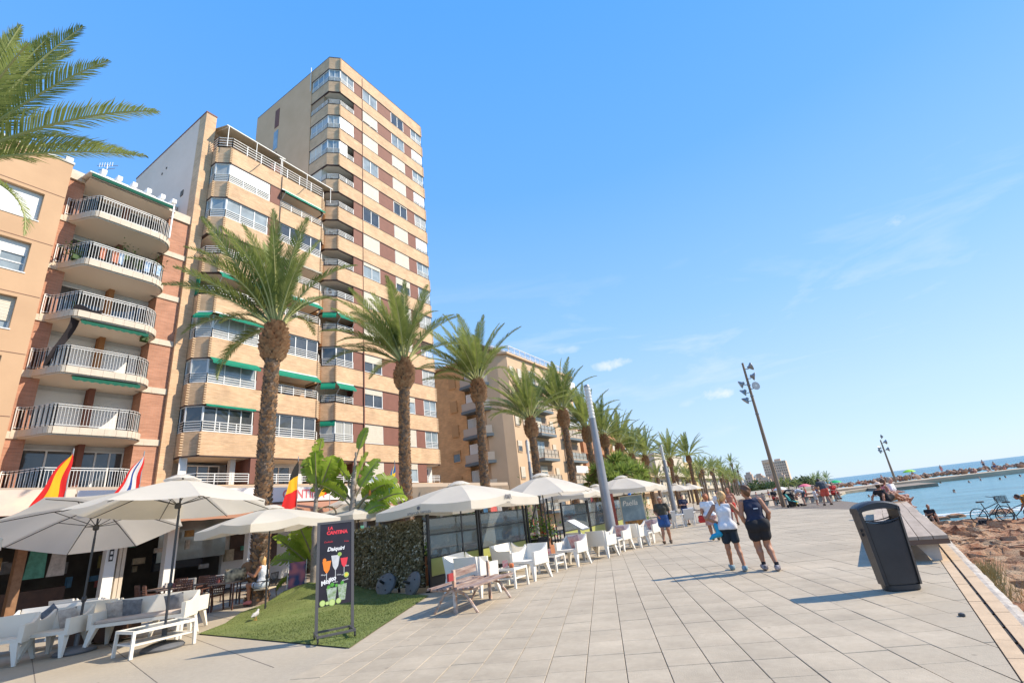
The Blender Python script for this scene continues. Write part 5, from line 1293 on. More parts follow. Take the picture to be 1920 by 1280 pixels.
# ============================================================= flags
def flag(name, label, x, y, ztop, zbot, cols, horiz, lean=(0, 0), cross=None):
    t = thing(name, label, 'flag', (x, y, 0))
    b = MB(); b.tube([(0, 0, 2.6), (lean[0], lean[1], ztop+.12)], .018, 6); b.build('pole', metal_grey, t)
    b = MB(); n, m_ = 12, 14; H_ = ztop-zbot; vs = []
    for i in range(n+1):
        u = i/n
        for j in range(m_+1):
            v = j/m_     # v: 0 at the top, hoist runs along u=0
            w = .16 + .62*v**.8
            X = u*w*.35 + .05*sin(u*9+v*4)*(.3+v); Y = -u*w*.95 + .03*sin(v*9+u*3)
            vs.append((lean[0] + X, lean[1] + Y - .12*v*u, ztop - v*H_ - u*.22))
    for i in range(n):
        for j in range(m_):
            if cross: k = 1 if (abs((i+.5)/n-.42) < .10 or abs((j+.5)/m_-.42) < .09) else 0
            else: k = min(len(cols)-1, int(len(cols)*((i+.5)/n if not horiz else (j+.5)/m_)))
            b.m(k)
            o = i*(m_+1)+j; b.add([vs[o], vs[o+1], vs[o+m_+2], vs[o+m_+1]], [(0, 1, 2, 3)])
    if cross and len(cols) > 2:
        pass
    b.build('flag_cloth', [mat('flag_'+c_[0], c_[1], rough=.8, trans=.35) for c_ in cols], t, smooth=True)
    return t
RED, YEL, BLU, WHT, BLK, SBL, SYE = ('red', (.72, .02, .02)), ('yellow', (.9, .50, .02)), ('blue', (.02, .07, .32)), ('white', (.75, .75, .75)), ('black', (.02, .02, .02)), ('swedish_blue', (.01, .13, .38)), ('swedish_yellow', (.85, .6, .03))
flag('flag', 'Spanish flag, red and yellow, in front of the lowest curved balcony', -19.0, 5.35, 4.95, 3.35, [RED, YEL, YEL, RED], False, (0, 0))
flag('flag', 'blue white and red flag of Norway above the parasols', -19.0, 7.2, 4.95, 3.6, [RED, WHT, BLU, WHT, RED], False)
flag('flag', 'Belgian flag, black yellow and red, hanging before the cantina board', -18.5, 12.6, 4.9, 3.0, [BLK, YEL, RED], True, (0, 0))
flag('flag', 'small red and yellow flag half hidden by banana leaves', -18.5, 14.2, 4.45, 3.5, [RED, YEL], False)
flag('flag', 'blue and yellow Swedish flag behind the back row parasol', -18.2, 17.8, 4.85, 3.5, [SBL, SYE], False, cross=True)
# ============================================================= white plastic furniture
wp = mat('white_plastic', (.82, .775, .69), (.78, .735, .65), rough=.42, scale=2)
cush_g = mat('grey_cushion', (.14, .15, .17), (.24, .25, .27), rough=.95, scale=9)
cush_p = mat('patterned_cushion', (.58, .53, .48), (.36, .31, .28), rough=.95, scale=11)
cush_r = mat('rose_cushion', (.60, .42, .38), (.45, .18, .18), rough=.95, scale=8)
cush_b = mat('seat_pad', (.55, .47, .42), (.48, .40, .35), rough=.95, scale=3)
def seat_shell(W_):
    """boxy moulded armchair / sofa: faces +Y, width W_, one shell with tapering splayed legs"""
    b = MB(); w = W_/2; d = .30; sh = .44
    def leg(sx, sy):
        x0 = sx*(w-.02); y0 = sy*d; b.add([(x0-sx*.0, y0, sh-.06), (x0-sx*.12, y0, sh-.06), (x0-sx*.12, y0-sy*.12, sh-.06), (x0, y0-sy*.12, sh-.06),
             (x0+sx*.05, y0+sy*.06, 0), (x0+sx*.0, y0+sy*.06, 0), (x0, y0+sy*.015, 0), (x0+sx*.05, y0+sy*.015, 0)],
             [(0,1,5,4),(1,2,6,5),(2,3,7,6),(3,0,4,7),(4,5,6,7),(0,3,2,1)])
    for sx in (-1, 1):
        for sy in (-1, 1): leg(sx, sy)
    legs = b; b = MB()
    b.box(-w+.045, w-.045, -d+.05, d, sh-.06, sh)            # seat
    for sx in (-1, 1):                                      # side walls sweeping up from arm to back
        n = 10; vs = []
        for i in range(n+1):
            y = d - i*(2*d)/n; t = i/n; z = .645 + .15*max(0, (t-.55)/.45)**1.8
            xo = sx*(w + .03*(1-t)); xi = sx*(w-.045)
            vs += [(xo - sx*.0, y, sh-.09), (xo+sx*.01, y, z), (xi, y, z), (xi, y, sh-.06)]
        fs = [(i*4+j, i*4+(j+1) % 4, (i+1)*4+(j+1) % 4, (i+1)*4+j) for i in range(n) for j in range(4)] + [(0, 1, 2, 3), (n*4+3, n*4+2, n*4+1, n*4)]
        b.add(vs, fs)
    n = 12; vs = []
    for i in range(n+1):
        x = -w+.04 + (2*w-.08)*i/n; u = abs(2*i/n-1); z = .80 - .018*(1-u**2)*0 + .0*u; yb = -d-.05-.03*(1-u**2)
        vs += [(x, yb+.04, sh-.09), (x, yb-.035, z), (x, yb+.012, z), (x, yb+.095, sh-.06)]
    fs = [(i*4+j, i*4+(j+1) % 4, (i+1)*4+(j+1) % 4, (i+1)*4+j) for i in range(n) for j in range(4)] + [(0, 1, 2, 3), (n*4+3, n*4+2, n*4+1, n*4)]
    b.add(vs, fs)
    return legs, b
def white_seat(W_, name, label, cat, loc, rz, cushions=(), pad=None, group=None):
    t = thing(name, label, cat, loc, rz, group); t.scale = (1.07, 1.07, 1.09)
    legs, sh = seat_shell(W_); sh.build('shell', wp, t)
    for k in range(4):
        o = MB(); o.v = legs.v[k*8:k*8+8]; o.f = [[i-k*8 for i in f] for f in legs.f[k*6:k*6+6]]; o.mi = [0]*6; o.sm = [False]*6; o.build('leg', wp, t)
    if pad:
        b = MB(); rbox(b, (0, .02, .47), (W_-.16, .50, .055), .02); b.build('seat_pad', pad, t, smooth=True)
    for i, (x, m_, rot) in enumerate(cushions):
        cb = cushion(.42); o = cb.build('cushion', m_, None, smooth=True)
        M_ = Matrix.Translation(loc) @ Matrix.Rotation(rz, 4, 'Z') @ Matrix.Translation((x, -.20, .66)) @ Matrix.Rotation(radians(-16), 4, 'X') @ Matrix.Rotation(rot, 4, 'Y')
        o.matrix_world = M_; nmc = {cush_g: 'dark grey', cush_p: 'pale patterned', cush_r: 'rose patterned', cush_b: 'beige'}[m_]
        tag(o, ('%s cushion %s%s' % (nmc, {0: '', 1: 'in the middle of the ', 2: 'at the right end of the '}[i] or ('at the left end of the ' if len(cushions) > 1 else 'on the '), ' '.join(label.split(',')[0].split()[:6]))), 'cushion')
    return t
def rbox(b, c, s, r):
    c = Vector(c); bm = bmesh.new(); bmesh.ops.create_cube(bm, size=1)
    for v in bm.verts: v.co = Vector((v.co.x*s[0], v.co.y*s[1], v.co.z*s[2])) + c
    bmesh.ops.bevel(bm, geom=bm.edges[:], offset=r, segments=3, affect='EDGES', profile=.6)
    bm.verts.index_update(); b.add([v.co[:] for v in bm.verts], [[v.index for v in f.verts] for f in bm.faces]); bm.free()
def cushion(s):
    b = MB(); n = 10; vs = []
    for side in (1, -1):
        for i in range(n+1):
            for j in range(n+1):
                u, v = 2*i/n-1, 2*j/n-1; e = (1-u**4)*(1-v**4); pin = 1 - .10*(1-abs(u*v))*((abs(u) > .99)+(abs(v) > .99))*.5
                th = .075*max(0, e)**.5 + .012*noise.noise(Vector((u*2.5, v*2.5, side+s*7)))*e
                vs.append((u*s/2*(1-.06*(1-v*v)), side*th, v*s/2*(1-.06*(1-u*u))))
    m_ = n+1; fs = []
    for i in range(n):
        for j in range(n):
            a = i*m_+j; fs.append((a, a+1, a+m_+1, a+m_)); a += m_*m_; fs.append((a, a+m_, a+m_+1, a+1))
    b.add(vs, fs); return b
def low_table(name, label, loc, rz, w, l, h=.45, grey=True):
    t = thing(name, label, 'side table', loc, rz)
    for sx in (-1, 1):
        for sy in (-1, 1):
            b = MB(); b.bar((sx*(w/2-.025), sy*(l/2-.025), h-.05), (sx*(w/2-.015), sy*(l/2-.015), 0), .05); b.build('leg', wp, t)
    b = MB(); b.box(-w/2, w/2, -l/2, -l/2+.05, h-.05, h); b.box(-w/2, w/2, l/2-.05, l/2, h-.05, h); b.box(-w/2, -w/2+.05, -l/2+.05, l/2-.05, h-.05, h-.001); b.box(w/2-.05, w/2, -l/2+.05, l/2-.05, h-.05, h-.001); b.build('frame', wp, t)
    b = MB(); b.box(-w/2+.05, w/2-.05, -l/2+.05, l/2-.05, h-.03, h-.012); b.build('tabletop', mat('smoked_glass_top', (.10, .12, .13), rough=.08, spec=.8) if grey else wp, t)
    b = MB(); b.box(-w/2+.03, w/2-.03, -l/2+.03, l/2-.03, .2, .225); b.build('shelf', wp, t)
    return t
A_ = lambda fx, fy: atan2(-fx, fy)     # rotation that makes local +Y look along (fx, fy)
# left group
white_seat(1.75, 'white_sofa', 'white plastic sofa with three cushions behind the long white table', 'outdoor sofa', (-13.55, 5.62, 0), A_(.62, -.78), [(-.48, cush_g, .1), (.42, cush_g, -.1), (.74, cush_p, .05)], cush_b)
white_seat(.80, 'white_armchair', 'white plastic armchair with a pale patterned cushion, left of the sofa', 'outdoor armchair', (-14.6, 4.45, 0), A_(.55, -.83), [(.0, cush_p, .1)])
white_seat(1.75, 'white_sofa', 'white plastic sofa with a dark cushion, second from the left edge', 'outdoor sofa', (-16.3, 4.75, 0), A_(.62, -.78), [(.1, cush_g, .6)], cush_b)
white_seat(.80, 'white_armchair', 'white plastic armchair cut off by the left edge', 'outdoor armchair', (-14.9, 3.65, 0), A_(.8, -.6))
white_seat(1.2, 'white_sofa', 'small white sofa seen from behind in the back row, left', 'outdoor sofa', (-17.6, 5.9, 0), A_(-.5, .85))
white_seat(.8, 'white_armchair', 'white armchair in the back row between the two parasol poles', 'outdoor armchair', (-15.7, 5.75, 0), A_(-.6, .8), [(0, cush_p, .3)])
white_seat(.8, 'white_armchair', 'white armchair in the back row, farthest left one', 'outdoor armchair', (-19.2, 6.1, 0), A_(-.4, .9))
white_seat(.8, 'white_armchair', 'white armchair in the back row right behind the end of the sofa', 'outdoor armchair', (-13.9, 6.5, 0), A_(-.6, .8))
low_table('low_table', 'long low white table with dark top beside the grey parasol base', (-11.83, 5.14, 0), 0, .75, 1.1)
for i, (x, y) in enumerate(((-16.0, 5.55), (-14.75, 5.6), (-15.3, 5.15))):
    t = thing('dark_table', 'dark brown woven low table ' + ['between the left sofas', 'behind the patterned cushion chair', 'between the sofa and the armchair'][i], 'table', (x, y, 0), .6)
    b = MB(); b.box(-.3, .3, -.3, .3, .05, .4); b.build('body', wood_dk, t); b = MB(); b.box(-.31, .31, -.31, .31, .401, .42); b.build('tabletop', mat('smoked_glass_top', (.1, .12, .13)), t)
# terrace on the promenade: chairs seen from behind or the side, tables between
def arm(label, x, y, f, cushions=(), W_=.74): return white_seat(W_, 'white_armchair', label, 'outdoor armchair', (x, y, 0), A_(*f), cushions)
white_seat(1.3, 'white_sofa', 'white two-seater by the glass screen behind the wooden bench', 'outdoor sofa', (-8.75, 11.1, 0), A_(.92, .25))
arm('white armchair seen from behind, just behind the wooden bench backrest', -7.75, 10.15, (.05, 1))
arm('white armchair turned to the left, right of the table with the orange pot', -7.55, 12.35, (-.15, -1))
white_seat(1.3, 'white_sofa', 'white two-seater against the glass screen beside the second table', 'outdoor sofa', (-8.95, 13.6, 0), A_(.95, .1))
arm('white armchair with a rose cushion beside the menu stand', -7.5, 14.9, (-.15, -1), [(0, cush_r, .1)])
arm('white armchair left of the grey lamp column, seen from behind', -7.25, 16.7, (.1, 1))
arm('white armchair partly hidden behind the menu stand', -8.1, 16.9, (.4, 1))
arm('armchair right of the lamp column, rose cushion on it', -7.35, 18.6, (-.2, -1), [(0, cush_r, -.1)])
arm('white armchair back to back with the rose cushion chair', -7.05, 19.5, (.1, 1))
arm('last white armchair of the terrace beside the walking man', -7.0, 21.3, (-.3, -1), [(0, cush_r, .2)])
low_table('low_table', 'small white slatted table with an orange pot on the promenade', (-7.45, 11.2, 0), 0, .62, .62)
low_table('low_table', 'second small white table, beside the rose cushion chair', (-7.65, 13.75, 0), 0, .62, .62)
low_table('low_table', 'small white table right of the grey lamp column', (-7.3, 18.0, 0), 0, .55, .5)
low_table('low_table', 'last small white table of the terrace', (-6.95, 20.5, 0), 0, .5, .5)
b = MB(); b.lathe([(.0, .0), (.05, 0), (.065, .05), (.06, .09), (.045, .1)], 14); o = b.build('pot', mat('orange_pot', (.6, .16, .05), rough=.5)); o.location = (-7.35, 11.1, .45); tag(o, 'small round orange pot on the white table', 'pot')
for i, (x, y) in enumerate(((-7.6, 11.2), (-7.75, 13.8), (-7.0, 20.5))):
    b = MB(); b.add([(-.07, -.03, 0), (.07, -.03, 0), (.07, .0, .17), (-.07, 0, .17), (-.07, .03, 0), (.07, .03, 0)], [(0, 1, 2, 3), (5, 4, 3, 2), (0, 3, 4), (1, 5, 2), (0, 4, 5, 1)])
    o = b.build('table_card', mat('menu_card', (.55, .12, .12), (.5, .4, .35), rough=.5, scale=20)); o.location = (x, y, .45); o.rotation_euler = (0, 0, .6); tag(o, 'folded red menu card on the ' + ['first white table beside the orange pot', 'second white table', 'last white table'][i], 'menu card')
# ------------------------------------------------------------- wicker chairs and dining tables under the parasol
wick = mat('brown_wicker', (.095, .04, .028), (.16, .07, .045), rough=.6, scale=25)
ctop = mat('table_wood', (.30, .20, .14), (.22, .14, .1), rough=.5, scale=5)
pale_seat = mat('cream_seat_pad', (.55, .46, .33), rough=.9)
def wicker_chair():
    t = thing('wicker_chair', 'x', 'chair', (0, 0, 0))
    for sx in (-1, 1):
        b = MB(); b.bar((sx*.21, .2, 0), (sx*.2, .2, .64), .035); b.build('leg', wick, t)
        b = MB(); b.bar((sx*.22, -.24, 0), (sx*.2, -.2, .45), .035); b.build('leg', wick, t)
        b = MB(); b.bar((sx*.22, .22, .64), (sx*.22, -.22, .66), .045, .025); b.build('armrest', wick, t)
    b = MB(); b.box(-.22, .22, -.2, .22, .40, .44); b.build('seat', wick, t)
    b = MB(); b.box(-.2, .2, -.18, .2, .441, .47); b.build('seat_pad', pale_seat, t)
    b = MB()    # woven back: strips with square gaps
    for i in range(7): x = -.21+.42*i/6; b.bar((x, -.2, .45), (x, -.27, .92), .034 if i in (0, 6) else .03, .014)
    for j in range(8): z = .48+.44*j/7; b.bar((-.21, -.2-.07*(z-.45)/.47, z), (.21, -.2-.07*(z-.45)/.47, z), .014, .034 if j > 5 else .03)
    b.build('backrest', wick, t)
    return t
wc0 = wicker_chair(); first = True
wl = [(-16.6, 8.6, (.3, -1), 'brown wicker chair with cream pad, nearest the seated woman\'s table'), (-17.4, 8.0, (.2, -1), 'brown wicker chair left of the nearest one, its woven back towards the camera'), (-16.4, 7.7, (-.9, .5), 'brown wicker chair whose woven back shows beside the parasol pole'),
      (-18.2, 7.7, (.2, 1), 'brown wicker chair beside the white pillar'), (-19.2, 7.9, (.1, 1), 'brown wicker chair farthest left, by the pillar plate'), (-18.0, 9.0, (.3, -1), 'brown wicker chair at the middle table'), (-18.8, 9.2, (.3, -1), 'brown wicker chair behind the middle table'), (-19.6, 8.9, (.5, -1), 'brown wicker chair in the dark near the second pillar'), (-17.1, 9.9, (-.3, -1), 'brown wicker chair behind the woman\'s table')]
for i, (x, y, f, lab) in enumerate(wl):
    if i == 0: wc0.location = (x, y, 0); wc0.rotation_euler = (0, 0, A_(*f)); wc0['label'] = lab; wc0['group'] = 'brown wicker chairs'
    else: dup(wc0, (x, y, 0), A_(*f), lab, 'brown wicker chairs')
def dining_table(label, x, y, rz, w=.8, l=1.2):
    t = thing('dining_table', label, 'table', (x, y, 0), rz)
    b = MB(); b.box(-w/2, w/2, -l/2, l/2, .72, .75); b.build('tabletop', ctop, t)
    for sx in (-1, 1):
        for sy in (-1, 1): b = MB(); b.bar((sx*(w/2-.05), sy*(l/2-.05), 0), (sx*(w/2-.05), sy*(l/2-.05), .72), .035); b.build('leg', wick, t)
dining_table('brown dining table where the woman sits, bag on it', -16.35, 9.05, .55); dining_table('brown dining table left of the woman\'s, with red menus', -17.9, 8.35, .5); dining_table('brown dining table beside the white pillar', -19.2, 8.4, .4)
for i, (x, y) in enumerate(((-16.75, 8.85), (-17.7, 8.4), (-18.2, 8.2), (-19.1, 8.4))):
    b = MB(); b.box(-.09, .09, -.06, .06, 0, .07); b.box(-.05, .05, -.03, .03, .07, .13); o = b.build('condiment_box', [cm[0], cm[4], cm[0], cm[4]][i]); o.location = (x, y, .75); tag(o, ['red and white box on the woman\'s table', 'pale box on the middle table', 'red box on the middle table', 'pale box on the table by the pillar'][i], 'box')
# white board and brown speaker shapes behind the woman
t = thing('grey_lounge_chair', 'grey upholstered chair in the shade between the pillars', 'chair', (-19.3, 9.9, 0), A_(.5, -.8))
b = MB(); rbox(b, (0, 0, .35), (.6, .6, .2), .04); b.build('seat', cm[6], t, smooth=True); b = MB(); rbox(b, (0, -.27, .62), (.6, .12, .5), .04); b.build('backrest', cm[6], t, smooth=True)
for sx in (-1, 1):
    for sy in (-1, 1): b = MB(); b.bar((sx*.25, sy*.25, 0), (sx*.25, sy*.25, .26), .03); b.build('leg', wick, t)
dup(t, (-20.2, 9.4, 0), A_(.5, -.8), 'grey upholstered chair beside the second white pillar'); dup(t, (-18.6, 10.7, 0), A_(.6, -.8), 'grey upholstered chair behind the seated woman, left')
# woman's metal armchair
t = thing('metal_armchair', 'dark metal armchair with cream seat that the woman sits on', 'chair', (-15.45, 9.55, 0), A_(-.85, -.52))
for sx in (-1, 1):
    b = MB(); b.tube([(sx*.25, .22, 0), (sx*.26, .22, .6), (sx*.26, .16, .66), (sx*.26, -.2, .66), (sx*.25, -.26, .62)], .014, 6); b.build('armrest', black_metal, t)
    b = MB(); b.tube([(sx*.24, -.3, 0), (sx*.22, -.22, .45), (sx*.22, -.3, .85)], .014, 6); b.build('leg', black_metal, t)
b = MB(); b.box(-.24, .24, -.24, .24, .42, .455); b.build('seat', pale_seat, t)
b = MB()
for q in range(6): b.bar((-.22+.088*q, -.26, .5), (-.22+.088*q, -.3, .84), .02, .008)
b.bar((-.22, -.3, .85), (.22, -.3, .85), .03); b.build('backrest', black_metal, t)
# handbag on the table
bagm = mat('cow_print_bag', (.58, .47, .30), (.045, .035, .03), rough=.8, scale=7, detail=1)
b = MB(); vs = []
for i, (z, wx, wy) in enumerate(((0, .26, .09), (.12, .30, .11), (.26, .29, .09), (.34, .27, .05))):
    for j in range(16): a = 2*pi*j/16; vs.append((wx*abs(cos(a))**.7*(1 if cos(a) > 0 else -1), wy*abs(sin(a))**.7*(1 if sin(a) > 0 else -1), z+.03*sin(3*a)*(i == 3)))
b.add(vs, [(i*16+j, i*16+(j+1) % 16, (i+1)*16+(j+1) % 16, (i+1)*16+j) for i in range(3) for j in range(16)] + [tuple(range(15, -1, -1))])
o = b.build('handbag', bagm, smooth=True); o.location = (-16.15, 9.0, .75); o.rotation_euler = (0, 0, .95); tag(o, 'big beige handbag with black patches on the woman\'s table', 'handbag')
b = MB(); b.lathe([(0, -.02), (.16, -.02), (.17, 0), (.16, .02), (0, .02)], 20, (0, 0, 0), Matrix.Rotation(pi/2, 3, 'X')); b.bar((0, 0, -.17), (0, 0, -.3), .03); b.box(-.04, .04, -.04, .04, -.33, -.3)
o = b.build('round_fan', wood_md); o.location = (-16.05, 9.3, 1.08+.0); o.rotation_euler = (0, 0, .9); tag(o, 'round brown basket standing beside the handbag', 'basket')
# ============================================================= lawn with mound
lawn_m = mat('artificial_turf', (.125, .165, .032), (.19, .22, .06), rough=.95, scale=1.8, bump=.8, bscale=70, detail=6)
LP = [(-7.05, 5.83), (-7.75, 7.1), (-9.4, 10.25), (-11.3, 10.75), (-13.4, 11.4), (-16.8, 13.2), (-18.2, 12.0), (-16.2, 10.6), (-15.2, 9.9), (-14.6, 8.4), (-13.2, 7.2), (-12.6, 6.3)]
def lawn_h(x, y):
    h = .42*math.exp(-(((x+14.6)/1.5)**2 + ((y-10.9)/1.15)**2)) + .16*math.exp(-(((x+13.0)/1.3)**2 + ((y-9.6)/1.2)**2))
    return .012 + h*(1+.25*noise.noise(Vector((x*2.2, y*2.2, 0))))
add_stains(lawn_m, .45)
def inpoly(x, y, P_):
    c = False; j = len(P_)-1
    for i in range(len(P_)):
        if (P_[i][1] > y) != (P_[j][1] > y) and x < (P_[j][0]-P_[i][0])*(y-P_[i][1])/(P_[j][1]-P_[i][1])+P_[i][0]: c = not c
        j = i
    return c
bm = bmesh.new(); vv = [bm.verts.new((x, y, .0)) for x, y in LP]; bm.faces.new(vv)
bmesh.ops.triangulate(bm, faces=bm.faces[:])
for _ in range(6): bmesh.ops.subdivide_edges(bm, edges=[e for e in bm.edges if e.calc_length() > .13], cuts=1, use_grid_fill=True)
bmesh.ops.triangulate(bm, faces=bm.faces[:])
for v in bm.verts: v.co.z = lawn_h(v.co.x, v.co.y)
for f in bm.faces:
    f.smooth = True
    if f.normal.z < 0: f.normal_flip()
me = bpy.data.meshes.new('lawn'); bm.to_mesh(me); bm.free(); me.materials.append(lawn_m); lawn = bpy.data.objects.new('lawn', me); COL.objects.link(lawn); lawn['kind'] = 'structure'
# short blades so the turf has a nap and a soft edge
b = MB(); rg = random.Random(8)
for k in range(30000):
    x = rg.uniform(-18.2, -7.05); y = rg.uniform(5.85, 13.2)
    if rg.random() < .35: x = rg.uniform(-11, -7.1); y = rg.uniform(5.9, 10)
    if not inpoly(x, y, LP): continue
    z = lawn_h(x, y); h = rg.uniform(.012, .03); a = rg.random()*6.28; dx, dy = cos(a)*.006, sin(a)*.006
    b.add([(x-dx, y-dy, z), (x+dx, y+dy, z), (x+rg.gauss(0, .01), y+rg.gauss(0, .01), z+h)], [(0, 1, 2)])
o = b.build('turf_blades', lawn_m); o['kind'] = 'stuff'
# ============================================================= hedge panel with leaves
hp = thing('hedge_panel', 'screen of dark camouflage leaves between the banana plants and the glass fence', 'hedge screen', (-11.65, 10.95, 0), world=True)
H0, H1 = Vector((-13.45, 11.2)), Vector((-9.98, 10.75)); hd = (H1-H0).normalized(); hn = Vector((hd.y, -hd.x))
b = MB(); b.slab([(H0.x, H0.y, .12), (H1.x, H1.y, .12), (H1.x, H1.y, 1.86), (H0.x, H0.y, 1.78)], .04, (hn.x, hn.y, 0)); b.build('backing', mat('dark_net', (.03, .025, .015), rough=.95), hp)
b = MB(); b.bar((H0.x, H0.y, 0), (H0.x, H0.y, 1.9), .05)
for q in (.33, .66): p = H0.lerp(H1, q); b.bar((p.x-hn.x*.05, p.y-hn.y*.05, 0), (p.x-hn.x*.05, p.y-hn.y*.05, 1.85), .05)
b.build('post', black_metal, hp)
camo = mat('camouflage_leaf', (.11, .09, .04), (.31, .25, .12), rough=.55, scale=14, trans=.2)
camo2 = mat('bleached_leaf', (.50, .44, .32), (.3, .25, .14), rough=.6, scale=14)
b = MB(); rh_ = random.Random(31)
for k in range(13000):
    u = rh_.random(); z = .12 + 1.72*rh_.random() + .06*u; p = H0.lerp(H1, u); o_ = rh_.uniform(.0, .10) + .04*noise.noise(Vector((u*9, z*4, 0)))
    c = Vector((p.x+hn.x*o_, p.y+hn.y*o_, z)); a = rh_.gauss(-1.1, .8); l = rh_.uniform(.05, .09)
    d1 = Vector((hd.x*cos(a), hd.y*cos(a), sin(a)))*l; s_ = (Vector((hd.x*-sin(a), hd.y*-sin(a), cos(a))) + Vector((hn.x, hn.y, 0))*rh_.gauss(0, .7))*l*.33; d1 = d1 + Vector((hn.x, hn.y, 0))*rh_.gauss(0, .5)*l
    b.m(1 if rh_.random() < .16 else 0).add([c, c+d1*.5+s_, c+d1, c+d1*.5-s_], [(0, 1, 2, 3)])
b.build('leaves', [camo, camo2], hp, kind='stuff')
# grey parasol weights leaning at the foot of the hedge
wgt = mat('grey_weight', (.17, .165, .16), (.12, .115, .11), rough=.7, scale=4)
def weight(label, x, y, tilt, rz):
    t = thing('parasol_weight', label, 'parasol base', (x, y, .26), rz, 'spare parasol bases by the hedge')
    M_ = Matrix.Rotation(tilt, 4, 'X')
    b = MB(); b.lathe([(.30, -.06), (.32, -.03), (.30, .02), (.18, .07), (.05, .09)], 24); b.xf(M_); b.build('body', wgt, t)
    b = MB(); b.lathe([(.035, .09), (.035, .28), (.028, .29)], 10); b.xf(M_); b.build('socket', black_metal, t)
    for q in range(4): a = q*pi/2+.5; b = MB(); b.lathe([(.02, .0), (.02, .075), (.0, .08)], 8, (.2*cos(a), .2*sin(a), 0)); b.xf(M_); b.build('bolt', black_metal, t)
weight('grey parasol base leaning against the left half of the hedge screen', -11.35, 10.62, radians(62), radians(10)); weight('grey parasol base leaning at the right end of the hedge screen', -10.2, 10.5, radians(70), radians(-15))
# ============================================================= glass screens
gp = mat('yellow_green_panel', (.40, .41, .13), (.34, .36, .11), rough=.35, scale=1)
def screen(name, label, p0, p1, h0=1.86, h1=1.86, split=True):
    p0 = Vector(p0); p1 = Vector(p1); d = (p1-p0); L = d.length; d /= L; t = thing(name, label, 'glass screen', (p0.x, p0.y, 0), world=True)
    n = Vector((d.y, -d.x))
    for q, w in ((0, .07), (1, .07)):
        p = p0.lerp(p1, q); b = MB(); b.obox((p.x, p.y, h0/2+.06), w, w, h0+.12, atan2(d.y, d.x)); b.build('post', black_metal, t)
        b = MB(); b.obox((p.x, p.y, .01), .2, .2, .02, atan2(d.y, d.x)); b.build('foot', black_metal, t)
    a = p0+d*.05; c = p1-d*.05
    for z in (.35, .83, 1.42, h0): b = MB(); b.bar((a.x, a.y, z), (c.x, c.y, z), .035, .03); b.build('rail', black_metal, t)
    for (z0, z1, m_) in ((.37, .815, gp), (.845, 1.405, glassc), (1.435, h0-.015, glassc)):
        b = MB(); b.slab([(a.x, a.y, z0), (c.x, c.y, z0), (c.x, c.y, z1), (a.x, a.y, z1)], .01, (n.x, n.y, 0)); b.build('pane', m_, t)
    b = MB(); b.slab([(a.x, a.y, .03), (c.x, c.y, .03), (c.x, c.y, .335), (a.x, a.y, .335)], .01, (n.x, n.y, 0)); b.build('kick_panel', mat('dark_kick_panel', (.05, .05, .05), rough=.6), t)
    return t
scr = [(-9.82, 10.8), (-9.72, 13.1), (-9.7, 15.9), (-9.75, 18.9), (-9.9, 21.9), (-10.1, 25.0), (-10.4, 28.4)]
labs = ['glass wind screen with yellow-green foot panel beside the hedge screen', 'second glass wind screen, behind the big parasol pole', 'third glass wind screen, right of the potted plant', 'fourth glass wind screen, behind the menu stand', 'fifth glass wind screen, left of the grey lamp column', 'last glass wind screen, behind the paella board']
for i in range(6):
    if i == 2:   # the gap where the folding frames and plants stand
        continue
    screen('wind_screen', labs[i], scr[i], (scr[i+1][0], scr[i+1][1]-.12))
screen('wind_screen', 'glass wind screen turned across the entrance by the potted plant', (-9.7, 16.0), (-12.0, 16.4)); screen('wind_screen', 'inner glass wind screen at the back of the terrace', (-13.2, 12.2), (-13.0, 17.0))
# people-high stuff inside the terrace: tables, black chairs, green plants
bc = thing('black_chair', 'black plastic chair inside the terrace by the entrance', 'chair', (-9.6, 16.5, 0), 1.2)
b = MB(); rbox(b, (0, 0, .44), (.46, .44, .04), .015); b.build('seat', black_metal, bc); b = MB(); rbox(b, (0, -.23, .66), (.44, .04, .34), .015); b.build('backrest', black_metal, bc)
for sx in (-1, 1):
    for sy in (-1, 1): b = MB(); b.bar((sx*.2, sy*.2, 0), (sx*.19, sy*.19, .43), .025); b.build('leg', black_metal, bc)
for i, (x, y, r_, lab) in enumerate(((-10.6, 17.0, 2.5, 'left of the green pot plant'), (-10.9, 18.4, .3, 'behind the menu stand'), (-11.4, 12.5, 4, 'inside the first glass screen'), (-11.9, 14.0, 1, 'inside the second glass screen'), (-10.9, 20.2, 2, 'behind the fourth screen'))): dup(bc, (x, y, 0), r_, 'black plastic chair ' + lab)
def bt(label, x, y):
    t = thing('black_table', label, 'table', (x, y, 0)); b = MB(); b.lathe([(.38, .72), (.39, .73), (.38, .745)], 20); b.build('tabletop', black_metal, t); b = MB(); b.lathe([(.22, 0), (.2, .03), (.03, .05), (.03, .72)], 12); b.build('leg', black_metal, t)
bt('round black table by the terrace entrance', -10.2, 17.4); bt('round black table inside the second glass screen', -11.2, 13.6); bt('round black table behind the fourth glass screen', -10.6, 19.6)
